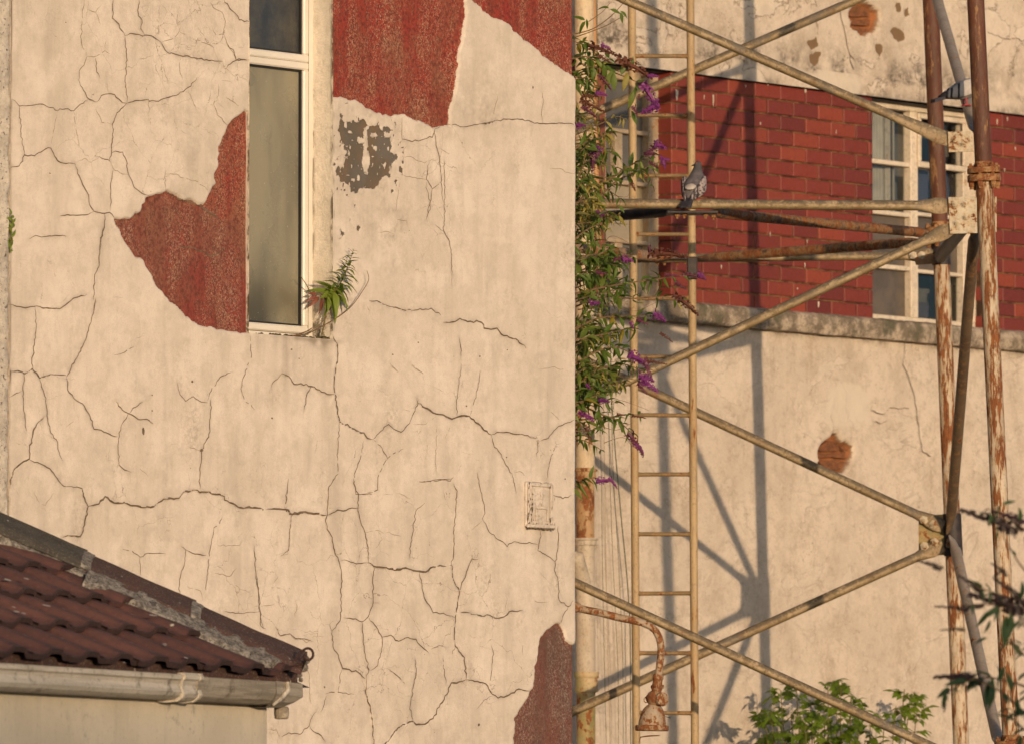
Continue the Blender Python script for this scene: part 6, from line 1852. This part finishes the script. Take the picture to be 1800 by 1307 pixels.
for (x, y, d, L) in ((1070,15,(-.3,0,.1),.045), (1072,17,(.4,0,-.1),.05), (1090,20,(.5,0,-.3),.042), (1091,22,(.2,0,-1),.045), (1028,36,(-.6,0,.3),.05), (1029,38,(-.5,0,-.7),.055), (1031,34,(.1,0,-.7),.04)):
    B.leaf(bp(x, y, 28.45), Vector(d), Vector((0, -1, .5)), L)
stem([(1000,68),(1014,75),(1028,80)], 28.4, 28.4, .003, .0012, 3, .045)
stem([(1000,105),(1030,100),(1055,112),(1075,118)], 28.4, 28.5, .004, .0012, 8, .058, me=LV + LVP)
stem([(1002,128),(1030,122),(1062,118)], 28.5, 28.5, .003, .0012, 5, .055)
stem([(1000,150),(1020,138),(1040,145)], 28.4, 28.4, .003, .0012, 5, .05)
stem([(1060,118),(1085,130),(1110,140),(1128,150)], 28.5, 28.6, .0025, .001, 3, .05)
for (x, y, d, L) in ((1092,132,(.3,-.2,1),.062), (1103,128,(-.2,-.2,-1),.075), (1108,124,(.2,-.3,.8),.055), (1113,160,(-.2,-.1,-1),.075), (1117,152,(-.05,-.1,-1),.05), (1110,195,(.4,0,-.9),.06), (1075,125,(-.3,0,-1),.08), (1078,128,(.1,0,-1),.075), (1060,112,(.2,0,-1),.08), (1042,118,(.1,-.2,-1),.065), (1044,102,(.6,-.2,-.6),.06)):
    B.leaf(bp(x, y, 28.45), Vector(d), Vector((.3, -1, .3)), L)
stem([(1030,225),(1055,218),(1085,205),(1100,212)], 28.5, 28.5, .0025, .001, 6, .045, me=LVP)
stem([(1062,232),(1072,245),(1074,258)], 28.5, 28.5, .002, .0008, 4, .035, me=LVP)
stem([(996,478),(1040,455),(1075,440),(1120,455)], 28.5, 28.7, .005, .0016, 10, .055)
stem([(998,520),(1060,505),(1110,497),(1160,490),(1212,482)], 28.5, 28.9, .005, .0014, 16, .055)
stem([(998,545),(1060,522),(1110,525),(1165,522),(1200,530)], 28.6, 28.9, .004, .0012, 10, .05, me=LV + LVP)
stem([(998,585),(1050,560),(1100,556),(1150,556)], 28.5, 28.8, .005, .0014, 12, .055)
stem([(998,600),(1050,590),(1085,582),(1118,575)], 28.4, 28.6, .004, .0012, 10, .06)
stem([(998,650),(1040,622),(1080,610),(1112,622)], 28.4, 28.6, .005, .0014, 12, .06)
stem([(998,665),(1050,650),(1095,640),(1135,655)], 28.5, 28.7, .005, .0014, 13, .06)
stem([(998,690),(1030,665),(1055,655)], 28.4, 28.5, .004, .0014, 8, .06)
stem([(998,720),(1035,700),(1060,690)], 28.4, 28.5, .004, .0014, 9, .055)
stem([(1000,700),(1050,725),(1085,738),(1112,762)], 28.5, 28.6, .005, .0014, 11, .052)
stem([(1000,740),(1040,735),(1075,732),(1100,728),(1130,728)], 28.5, 28.7, .004, .0010, 7, .045)
stem([(1000,770),(1030,775),(1060,792)], 28.4, 28.5, .003, .0010, 6, .042)
stem([(996,860),(1020,846),(1045,838)], 28.3, 28.3, .003, .001, 4, .055)
stem([(998,430),(1030,405),(1060,390),(1066,372)], 28.4, 28.4, .004, .0012, 8, .05)
stem([(998,345),(1022,300),(1030,262)], 28.4, 28.4, .004, .0012, 6, .048, me=LV + LVP)
stem([(1040,480),(1065,462),(1085,470)], 28.5, 28.5, .0025, .001, 6, .05)
stem([(1060,330),(1090,350),(1082,372)], 28.5, 28.4, .002, .0008, 3, .035)
stem([(1120,295),(1140,310),(1148,330)], 28.6, 28.5, .0018, .0008, 3, .035)
# dense inner growth close to the wall
rr = random.Random(8)
for k in range(78):
    y = rr.choice((rr.uniform(330, 780), rr.uniform(430, 720), rr.uniform(200, 420), rr.uniform(560, 720)))
    x0 = 1000 + rr.uniform(0, 20); ln = rr.uniform(20, 78) * (1.2 if 380 < y < 740 else .7)
    Yd = rr.uniform(28.35, 28.95)
    P = stem([(x0, y), (x0 + ln * .5, y - rr.uniform(0, 16)), (x0 + ln, y - rr.uniform(-14, 26))], Yd, Yd + .1, .0025, .0008, rr.randint(4, 8), rr.uniform(.038, .060), me=(LV if rr.random() < .72 else LVP))
for k in range(30):
    y = rr.uniform(70, 420); x0 = 1002 + rr.uniform(0, 25); ln = rr.uniform(18, 62); Yd = rr.uniform(28.35, 28.8)
    stem([(x0, y), (x0 + ln * .5, y - rr.uniform(-4, 14)), (x0 + ln, y + rr.uniform(-16, 22))], Yd, Yd + .1, .0022, .0007, rr.randint(3, 6), rr.uniform(.036, .056), me=(LV if rr.random() < .7 else LVP))
# fine bare twigs
for k in range(20):
    y = rr.uniform(220, 780); x0 = rr.uniform(1010, 1090); Yd = rr.uniform(28.4, 28.8)
    stem([(x0, y), (x0 + rr.uniform(15, 40), y + rr.uniform(-18, 14)), (x0 + rr.uniform(45, 75), y + rr.uniform(-16, 24))], Yd, Yd, .0014, .0005)
for (a, b, kd, w) in (
    ((1034,80),(1090,92),'d',.75), ((1056,80),(1074,82),'p',1.4), ((1050,98),(1076,107),'d',.9), ((1084,105),(1150,126),'d',.9), ((1138,134),(1158,131),'p',1.2),
    ((1052,132),(1078,154),'m',1.0), ((1046,164),(1068,164),'p',1.2), ((1022,170),(1052,165),'d',.9), ((1020,178),(1064,190),'d',.8), ((1022,188),(1052,202),'m',1.1), ((1012,222),(1028,216),'p',1.9),
    ((1128,148),(1164,188),'m',1.25), ((1160,186),(1126,192),'p',1.5), ((1112,186),(1124,204),'m',1.4), ((1122,166),(1126,176),'m',1.6),
    ((1046,262),(1036,300),'m',1.5), ((1052,258),(1038,285),'p',1.3), ((1142,275),(1150,245),'m',1.9), ((1150,255),(1172,254),'p',1.9), ((1165,282),(1172,296),'p',1.6), ((1160,280),(1178,278),'p',1.5),
    ((1132,272),(1150,268),'m',1.6), ((1140,286),(1160,292),'m',1.4), ((1052,378),(1066,368),'p',2.0), ((1108,322),(1120,332),'d',1.6),
    ((1078,458),(1094,450),'m',1.6), ((1094,457),(1112,452),'p',2.1), ((1140,448),(1208,440),'d',.85), ((1140,432),(1146,444),'m',1.6),
    ((1168,484),(1196,482),'m',.9), ((1200,482),(1242,486),'m',.75), ((1226,482),(1242,486),'p',2.0), ((1186,498),(1208,504),'m',1.4),
    ((1184,520),(1232,546),'d',.85), ((1036,534),(1054,528),'p',1.6), ((1048,480),(1068,478),'m',1.2), ((1148,552),(1172,558),'p',1.7), ((1118,562),(1140,566),'m',1.2), ((1108,566),(1116,576),'p',1.6),
    ((1104,624),(1138,632),'p',1.5), ((1130,630),(1152,668),'m',.9), ((1122,662),(1150,662),'p',1.7), ((1128,668),(1160,684),'p',1.1), ((1120,674),(1140,688),'m',1.3),
    ((1160,586),(1184,598),'d',.7), ((1132,634),(1172,636),'d',.55), ((1052,704),(1070,700),'p',1.8), ((1016,724),(1046,734),'m',1.3), ((1026,728),(1044,730),'p',1.6),
    ((1104,760),(1137,797),'m',1.0), ((1114,778),(1134,792),'p',1.1), ((1030,745),(1038,770),'d',1.0), ((1012,748),(1018,764),'d',1.2), ((1110,730),(1136,732),'d',.6),
    ((1048,846),(1074,838),'p',1.3), ((1070,838),(1088,856),'m',1.0), ((1084,728),(1098,726),'d',1.2), ((1030,675),(1040,682),'p',1.6)):
    B.spike(bp(*a, 28.42), bp(*b, 28.42), kd, w)
B.finish()

# ---- elder bush at the foot of the back wall
eb = BW.world(BW.at(1480, 1300, .45))
eld = thing('elder_bush', 'bright green leafy bush in front of the back wall at the bottom', 'bush', (eb.x, eb.y, 0), 0)
def compound(seed):
    r = random.Random(seed); vs = []; fs = []
    pos = [(1.0, 0), (.72, 58), (.72, -58), (.42, 66), (.42, -66)]
    for (x0, an) in pos:
        a = R(an + r.uniform(-8, 8)); L = .55 if an else .62
        c, s_ = math.cos(a), math.sin(a); k = len(vs)
        m = 4
        for i in range(m + 1):
            t = i / m; w = .16 * (math.sin(PI * t ** .8) if 0 < i < m else .02)
            z = -.35 * (x0 * .8 + t * L) ** 2 * .5 - .18 * t * t
            for sd in (-1, 0, 1):
                lx, ly = t * L, sd * w
                vs.append((x0 * .8 + lx * c - ly * s_, lx * s_ + ly * c, z + (.35 * w if sd else 0)))
        for i in range(m):
            q = k + 3 * i; fs += [(q, q+1, q+4, q+3), (q+1, q+2, q+5, q+4)]
    k = len(vs); vs += [(0, -.012, 0), (0, .012, 0), (.8, -.008, -.12), (.8, .008, -.12)]; fs.append((k, k + 1, k + 3, k + 2))
    me = mk('leaf', vs, fs, MAT['elder']); me.shade_smooth(); return me
EL = [compound(q) for q in range(4)]
E = Plant(eld, EL, 5, 190, 'stem_green')
re_ = random.Random(21)
tops = [(1372,1212),(1400,1208),(1355,1246),(1338,1290),(1390,1250),(1425,1236),(1448,1214),(1455,1198),(1478,1206),(1496,1220),(1470,1245),(1510,1240),(1430,1275),(1400,1290),(1480,1285),(1530,1270),(1555,1262),(1590,1210),(1600,1222),(1612,1250),(1575,1240),(1520,1300),(1460,1300),(1375,1310),(1350,1330),(1440,1330),(1500,1330),(1560,1330),(1345,1262),(1365,1280),(1415,1258),(1455,1262),(1494,1262),(1438,1296),(1535,1310)]
for (x, y) in tops:
    out = re_.uniform(.22, .62)
    top = BW.world(BW.at(x, y, out)); root = BW.world(BW.at(1470 + (x - 1470) * .35, 1600, .45)); root.z = 0.0
    P = curve_pts([root, root.lerp(top, .6) + Vector((0, 0, .05)), top], 5)
    E.stem_tube(P, .006, .002)
    for k in range(7):
        an = re_.uniform(0, 2 * PI); el = re_.uniform(-.2, .9)
        d = Vector((math.cos(an), math.sin(an) * .8, el))
        E.leaf(top - Vector((0, 0, re_.uniform(0, .06))), d, Vector((re_.gauss(0, .3), -.45, 1)), re_.uniform(.050, .080))
    for k in range(3):
        E.leaf(P[-2 - k] + Vector((re_.gauss(0, .01),) * 3), Vector((re_.uniform(-1, 1), re_.uniform(-1, .6), .1)), Vector((0, -.4, 1)), re_.uniform(.07, .10))
E.finish()

# ---- out of focus buddleia in the foreground at the right edge
YF = 18.6
fb = thing('foreground_buddleia', 'dark blurred buddleia branches with drooping leaves at the right edge close to the viewer', 'shrub', (T(1850, 1300, YF).x, YF, 0), 0)
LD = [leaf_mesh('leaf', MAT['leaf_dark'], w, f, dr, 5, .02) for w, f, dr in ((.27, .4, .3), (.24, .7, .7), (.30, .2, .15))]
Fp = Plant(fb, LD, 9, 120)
def fp(x, y, d=0): return T(x, y, YF + d)
def fstem(pts, r0=.004, r1=.0012, n=0, L=.06):
    P = curve_pts([fp(x, y, .1 * math.sin(i * 1.7)) for i, (x, y) in enumerate(pts)])
    Fp.stem_tube(P, r0, r1)
    if n: Fp.along(P, n * 2, L)
    return P
fstem([(1850,960),(1800,930),(1760,900),(1735,893)], n=3, L=.045)
fstem([(1850,1080),(1790,1055),(1750,1042),(1715,1030)], n=3, L=.05)
fstem([(1860,1100),(1800,1075),(1745,1062),(1690,1062)], n=2, L=.045)
fstem([(1850,1230),(1800,1205),(1740,1190),(1700,1196),(1672,1212)], n=5, L=.055)
fstem([(1850,1290),(1800,1250),(1760,1215),(1720,1196),(1690,1188)], n=4, L=.055)
fstem([(1850,1330),(1810,1290),(1780,1262),(1765,1240)], n=3, L=.05)
fstem([(1850,1140),(1815,1110),(1790,1085)], n=3, L=.05)
fstem([(1840,1180),(1800,1150),(1775,1120)], n=3, L=.05)
fstem([(1840,1020),(1800,1000),(1760,935)], n=1, L=.045)
fstem([(1900,1500),(1860,1290),(1850,1080),(1850,940)], .008, .004, 6, .08)
for (x, y, d, L) in ((1742,900,(-.05,0,-1),.038), (1790,890,(.3,0,-1),.055), (1752,930,(.1,0,-.8),.03), (1768,1080,(0,0,-1),.085), (1775,1075,(.1,0,-1),.07), (1738,1072,(-.5,0,-.8),.055), (1735,1120,(-.7,0,-.2),.035), (1755,1065,(-.5,0,-.4),.05), (1742,1190,(.05,0,-1),.085), (1737,1196,(-.05,0,-1),.07), (1668,1206,(-.5,0,-.5),.045), (1662,1212,(-.1,0,-1),.05), (1700,1195,(-.8,0,-.1),.06), (1720,1190,(-.6,0,-.5),.05), (1768,1180,(.4,0,-.9),.06), (1785,1225,(.3,0,-1),.06), (1778,1130,(.5,0,-.6),.045), (1740,1088,(-.2,0,-1),.04), (1765,1170,(-.3,0,-.9),.05), (1795,1290,(-.2,0,-1),.05), (1762,886,(.7,0,.3),.04), (1795,1020,(.2,0,-1),.06)):
    Fp.leaf(fp(x, y, -.05), Vector(d), Vector((.4, -1, .4)), L)
for (a, b, w) in (((1790,935),(1693,882),.75), ((1800,915),(1745,890),.8), ((1725,1040),(1690,1005),.9), ((1700,1070),(1643,1060),.5), ((1800,1075),(1710,1028),1.0), ((1725,1030),(1702,1025),1.1), ((1655,1000),(1615,978),.85), ((1730,1064),(1682,1066),.65),
                 ((1725,1195),(1643,1178),.75), ((1710,1186),(1668,1180),.8), ((1695,1105),(1652,1103),.5), ((1665,1210),(1657,1250),.8), ((1770,1010),(1745,985),.8), ((1800,1060),(1755,1010),.8), ((1765,1000),(1742,1012),1.0)):
    Fp.spike(fp(*a, -.03), fp(*b, -.03), 'd', w, SPD)
Fp.finish()

# ---- weed rooted in the corner of the narrow window
wr_ = GB.world(GB.at(560, 588, -.03))
weed = thing('window_weed', 'small leafy green weed growing from the bottom corner of the narrow window', 'weed', tuple(wr_), YAW)
WL = [leaf_mesh('leaf', MAT['weed'], .32, .4, dr, 5, .01) for dr in (.25, .55, .8)]
WR = [leaf_mesh('leaf', MAT['weed_red'], .30, .3, dr, 5, .02) for dr in (.3, .6)]
Wd = Plant(weed, WL, 14, 120, 'stem_green')
def wp(x, y, out): return GB.world(GB.at(x, y, out))
P = curve_pts([wp(583, 520, -.005), wp(588, 512, .015), wp(600, 495, .03), wp(608, 478, .04), wp(614, 462, .045), wp(621, 440, .05)], 6)
Wd.stem_tube(P, .0030, .0008)
rw = random.Random(31)
NP_ = len(P)
for i in range(46):
    t = i / 45; f = t * (NP_ - 1); k = min(int(f), NP_ - 2); p = P[k].lerp(P[k+1], f - k)
    an = i * 2.4; ax = (P[k+1] - P[k]).normalized(); a = ax.orthogonal().normalized(); b = ax.cross(a)
    sd = a * math.cos(an) + b * math.sin(an)
    d = ax * .55 + sd + Vector((0, 0, .1 - .5 * (1 - t)))
    Wd.leaf(p, d, ax + Vector((0, -.3, .5)), (.064 * (1 - t) + .026) * rw.uniform(.8, 1.15))
for (x, y, dx, dz, L) in ((578,515,.9,.0,.105), (575,518,.55,-.5,.10), (575,520,.1,-1,.10), (572,522,.75,-.75,.11), (580,512,.5,.5,.07), (576,520,-.1,-1,.085)):
    d = GB.d * dx * 1.5 + Vector((0, 0, dz)) + GB.n * .35
    Wd.leaf(wp(x, y, .01), d, GB.n + Vector((0, 0, .6)), L * .75)
for (x, y, dx, dz, L) in ((560,522,-.6,-.6,.07), (556,520,-.8,-.4,.06), (563,520,.1,-1,.085), (568,520,.3,-.8,.06), (555,516,-1,.0,.05), (566,515,.4,.3,.05)):
    d = GB.d * dx * 1.5 + Vector((0, 0, dz)) + GB.n * .30
    Wd.leaf(wp(x, y, -.03), d, GB.n + Vector((0, 0, .4)), L * .8, rw.choice(WR))
Wd.stem_tube(curve_pts([wp(566, 588, -.03), wp(572, 555, -.02), wp(576, 535, -.01), wp(583, 520, -.005)], 5), .0034, .003)
Wd.stem_tube(curve_pts([wp(575, 530, -.01), wp(562, 515, -.03), wp(548, 518, -.05)], 5), .0022, .0015)
Wd.stem_tube(curve_pts([wp(547, 517, -.06), wp(538, 500, -.05), wp(528, 485, -.04)], 5), .0022, .0012)
Wd.finish()
ds = thing('dry_stalk', 'thin bare dry stalk curving up beside the window weed', 'stalk', tuple(GB.world(GB.at(532, 588, -.03))), YAW)
D_ = Plant(ds, WL, 2, 10)
D_.stem_tube(curve_pts([wp(505, 590, -.02), wp(535, 588, -.01), wp(556, 579, .0), wp(590, 560, .02), wp(618, 538, .03), wp(637, 512, .035), wp(648, 492, .04), wp(645, 476, .04)], 6), .0028, .0010)
D_.stem_tube(curve_pts([wp(540, 586, -.02), wp(560, 572, -.01), wp(575, 556, .0)], 4), .0016, .0010)
D_.stem_tube(curve_pts([wp(520, 589, -.03), wp(538, 583, -.03), wp(548, 577, -.02)], 4), .0026, .0018)
# ---- little weed at the joint with the neighbouring wall
lw0 = GB.world(GB.at(18, 440, .0))
lw = thing('wall_weed', 'tiny green weed sprouting from the wall joint at the far left edge', 'weed', tuple(lw0), YAW)
L_ = Plant(lw, WL, 17, 60, 'stem_green')
P = curve_pts([wp(17, 444, .0), wp(18, 425, .01), wp(21, 400, .015), wp(20, 378, .02)], 6)
L_.stem_tube(P, .0018, .0006)
for k in range(22):
    t = k / 22; p = P[min(int(t * len(P)), len(P) - 1)]
    L_.leaf(p, GB.d * rw.uniform(-1.2, 1.6) + Vector((0, 0, rw.uniform(.2, 1.1))) + GB.n * rw.uniform(-.1, .5), GB.n, rw.uniform(.028, .046) * (1.1 - .4 * t))
L_.finish()
# ------------------------------------------------------------------ pigeons
def feather_mat(name, base, base2, dark, bars, check, tipx, neck=None):
    g = G(name, .8, .25)
    s = g.sep(g.gen)
    c = g.mix(g.ramp(g.noise(60, 4, .6), .35, .65), base, base2)
    if check:
        v = g.voro(120, g.map((1, 1, 1)))
        c = g.mix(g.math('MULTIPLY', g.ramp(g.noise(95, 2, .5), .50, .57), check), c, dark)
    w = g.math('MULTIPLY', g.math('SUBTRACT', g.noise(40, 2), .5), .05)
    x = g.math('ADD', s[0], w)
    for a, b in bars:
        m = g.math('MULTIPLY', g.ramp(x, a - .012, a + .012), g.ramp(x, b + .012, b - .012))
        c = g.mix(m, c, dark)
    if tipx: c = g.mix(g.ramp(x, tipx + .03, tipx - .03), c, dark)
    if neck: c = g.mix(g.ramp(s[2], neck[0], neck[1]), c, neck[2])
    g.bump(g.noise(140, 3, .6), .002, .6)
    return g.done(c)
def pigeon(root, M, mats, pitch=0.0, head_yaw=0.0, sc=1.0):
    """M: world matrix of the bird's frame: x forward, z up, origin at the feet"""
    def tr(p): return M @ (Vector(p) * sc)
    def loft(name, secs, mat, parent, seg=16):
        mb = MB(); vs = []; fs = []; n = len(secs)
        C = [Vector((x, y, z)) for (x, y, z, ry, rz) in secs]
        for i, (x, y, z, ry, rz) in enumerate(secs):
            t = (C[min(i+1, n-1)] - C[max(i-1, 0)]).normalized()
            lat = Vector((0, 1, 0)); up = t.cross(lat) * -1
            up = (Vector((0, 0, 1)) - t * t.z)
            up = up.normalized() if up.length > .05 else Vector((-1, 0, 0))
            lat = up.cross(t).normalized()
            for k in range(seg):
                an = 2 * PI * k / seg
                vs.append(tr(C[i] + lat * math.cos(an) * ry + up * math.sin(an) * rz))
        for i in range(n - 1):
            for k in range(seg): fs.append((i*seg+k, i*seg+(k+1) % seg, (i+1)*seg+(k+1) % seg, (i+1)*seg+k))
        fs += [tuple(range(seg))[::-1], tuple((n-1)*seg+k for k in range(seg))]
        mb.add(vs, fs); o = mb.build(name, mat, parent, smooth=True, ang=180)
        return o
    cp, sp = math.cos(pitch), math.sin(pitch)
    def bd(x, z):      # tilt the trunk about the hips
        dx, dz = x + .01, z - .075
        return (-.01 + dx * cp - dz * sp, .075 + dx * sp + dz * cp)
    def S(x, z, ry, rz, y=0): q = bd(x, z); return (q[0], y, q[1], ry, rz)
    trunk = [S(-.112, .060, .010, .006), S(-.098, .062, .024, .014), S(-.075, .066, .036, .026), S(-.045, .074, .047, .040), S(-.010, .080, .053, .048), S(.025, .086, .051, .049), S(.055, .096, .043, .043)]
    nx, nz = bd(.072, .116)
    hx, hz = nx + .018, nz + .058
    trunk += [(nx, 0, nz, .033, .034), (nx + .008, 0, nz + .022, .025, .026), (nx + .012, 0, nz + .040, .0195, .020), (hx - .002, 0, hz, .0185, .0195), (hx + .002, 0, hz + .012, .0150, .015), (hx + .004, 0, hz + .020, .006, .005)]
    body = loft('body', trunk, mats['body'], root)
    # beak, eyes
    hy = Matrix.Rotation(head_yaw, 3, 'Z')
    f = hy @ Vector((1, 0, -.15)); f.normalize(); H = Vector((hx, 0, hz))
    mb = MB(); a = H + f * .014
    mb.tube([tr(a), tr(a + f * .010), tr(a + f * .020 + Vector((0, 0, -.003)))], [.0065 * sc, .0050 * sc, .0012 * sc], 8); mb.build('beak', mats['beak'], body, smooth=True)
    mb = MB()
    for s_ in (-1, 1):
        e = H + hy @ Vector((.006, s_ * .0165, .004)); mb.lathe([(.001, 0), (.0042, .0008), (.0036, .0026), (.0008, .0034)], tr(e), M.to_3x3() @ (hy @ Vector((0, s_, 0))), 8)
        for v in mb.v[-32:]: pass
    mb.build('eye', mats['eye'], body, smooth=True)
    # wings folded along the sides
    for s_ in (-1, 1):
        ww = [S(.048, .098, .006, .020, s_ * .040), S(.032, .095, .012, .036, s_ * .047), S(.0, .088, .012, .040, s_ * .052), S(-.035, .080, .011, .036, s_ * .048), S(-.070, .073, .009, .028, s_ * .038), S(-.105, .068, .007, .018, s_ * .024), S(-.140, .062, .004, .008, s_ * .012)]
        loft('wing', ww, mats['wing'], root, 12)
    # tail fan
    mb = MB(); q0 = bd(-.085, .062); q1 = bd(-.178, .050)
    vs = []; fs = []
    for i in range(6):
        for s_, (qx, qz), wd in ((0, q0, .020), (1, q1, .030)):
            y = (i / 5 - .5) * 2 * wd
            zz = -.006 * abs(i / 5 - .5)
            vs += [tr((qx - (.006 if s_ and 0 < i < 5 else 0), y, qz + .008 + zz)), tr((qx, y, qz - .008 + zz))]
    for i in range(5):
        a = i * 4; b = (i + 1) * 4
        fs += [(a, b, b + 2, a + 2), (a + 1, a + 3, b + 3, b + 1), (a + 2, b + 2, b + 3, a + 3)]
    fs += [(0, 2, 3, 1), (20, 21, 23, 22)]
    mb.add(vs, fs); mb.build('tail', mats['tail'], root)
    # legs and toes
    for s_ in (-1, 1):
        mb = MB()
        mb.tube([tr((-.005, s_ * .018, .045)), tr((-.002, s_ * .018, .024)), tr((.0, s_ * .018, .004))], [.0075 * sc, .0040 * sc, .0036 * sc], 8)
        for an, L in ((-.5, .026), (0, .030), (.5, .026), (PI, .016)):
            mb.tube([tr((.0, s_ * .018, .005)), tr((.5 * L * math.cos(an), s_ * .018 + .5 * L * math.sin(an), .006)), tr((L * math.cos(an), s_ * .018 + L * math.sin(an), -.002))], [.0034 * sc, .0030 * sc, .0014 * sc], 6)
        mb.build('leg', mats['leg'], root, smooth=True)
    return body, tr, bd
beak_m = mat_plain('bird_beak', (.05, .045, .045), (.04, .035, .035), 30, .5, .4)
eye_m = mat_plain('bird_eye', (.30, .07, .02), (.2, .04, .01), 30, .2, .6)
leg_m = mat_plain('bird_leg', (.42, .07, .08), (.36, .05, .06), 60, .6, .3)
dk = (.030, .027, .032)
m1 = dict(body=feather_mat('chequer_body', (.16, .14, .145), (.10, .09, .098), dk, [], 0, 0, (.60, .80, (.075, .070, .075))), wing=feather_mat('chequer_wing', (.36, .30, .29), (.30, .25, .25), dk, [(.26, .34), (.46, .54)], .9, .16),
          tail=mat_plain('dark_tail', (.045, .042, .055), (.03, .028, .036), 20, .7), beak=beak_m, eye=eye_m, leg=leg_m)
YPB = YB - .03
p1 = thing('pigeon', 'grey chequered pigeon perched on the long horizontal tube, seen from behind', 'pigeon', tuple(T(1221, 352.5, YPB)), 0)
fw = Vector((.42, .90, 0)).normalized()
M1 = Matrix.Translation(T(1221, 352.5, YPB)) @ orient(fw, Vector((0, 0, 1))).to_4x4() @ Matrix.Diagonal((1, 1.22, 1, 1))
b1, tr1, bd1 = pigeon(p1, M1, m1, R(36), R(105), .70)
mb = MB()
q = bd1(-.055, .112)
mb.lathe([(.002, -.003), (.020, -.002), (.024, .002), (.016, .008), (.003, .010)], tr1((q[0], -.004, q[1] - .006)), M1.to_3x3() @ Vector((-.55, -.1, .8)), 12)
o = mb.build('white_rump', mat_plain('white_feathers', (.50, .44, .39), (.40, .35, .31), 60, .9), b1, smooth=True)
m2 = dict(body=feather_mat('grey_body', (.32, .30, .29), (.26, .245, .24), dk, [], 0, 0, (.62, .85, (.07, .075, .08))), wing=feather_mat('barred_wing', (.50, .45, .41), (.44, .40, .37), dk, [(.27, .335), (.47, .52)], 0, .22),
          tail=m1['tail'], beak=beak_m, eye=eye_m, leg=leg_m)
YP2 = YB + .32
p2 = thing('pigeon', 'pale grey pigeon with dark wing bars perched behind the nearest rusty post', 'pigeon', tuple(T(1697, 186, YP2)), 0)
fw = Vector((.95, .30, 0)).normalized()
M2 = Matrix.Translation(T(1697, 187, YP2)) @ orient(fw, Vector((0, 0, 1))).to_4x4()
pigeon(p2, M2, m2, R(10), R(0), .84)

# ------------------------------------------------------------------ unseen houses added behind the viewer, sized to shade the lower yard
SD = Vector((SUN_AZ[0], SUN_AZ[1], 0)).normalized()
c0 = Vector((-.8, 27, 0)) + SD * 100
yaw_t = math.atan2(SD.x, -SD.y)                       # facade faces the yard
SHADE_Z = 1.48
ridge = SHADE_Z + 100 * math.tan(SUN_EL)
rr = random.Random(2)
tm = None
terr = thing('shade_terrace', 'unseen row of brick terraced houses with slate roofs, added to shade the yard', 'shade_terrace', tuple(c0), yaw_t)
W_, ZR_ = 32.0, ridge
mb = MB(); mb.box((-W_, -3.4, 0), (W_, 3.4, ZR_ - 2.6)); mb.build('wall', MAT['grey_brick_house'], terr, local=True)
mb = MB(); mb.add([(-W_, 3.7, ZR_ - 2.75), (W_, 3.7, ZR_ - 2.75), (W_, 0, ZR_), (-W_, 0, ZR_), (-W_, -3.7, ZR_ - 2.75), (W_, -3.7, ZR_ - 2.75)], [(0, 1, 2, 3), (3, 2, 5, 4), (0, 3, 4), (1, 5, 2)])
mb.build('roof', MAT['slate'], terr, local=True)
for k in range(9):
    x0 = -28 + 7 * k
    for (x, z) in ((-1.6, 1.2), (-1.6, 4.2), (1.6, 4.2)):
        mb = MB(); mb.box((x0 + x - .6, 3.39, z), (x0 + x + .6, 3.44, z + 1.5), .02); f_ = mb.build('window', MAT['upvc'], terr, local=True)
        mb = MB(); mb.box((x0 + x - .5, 3.42, z + .1), (x0 + x + .5, 3.445, z + 1.4)); mb.build('pane', MAT['pane_blue'], f_, local=True)
    mb = MB(); mb.box((x0 + 1.15, 3.39, 0), (x0 + 2.05, 3.46, 2.1), .02); mb.build('door', MAT['redpaint'], terr, local=True)
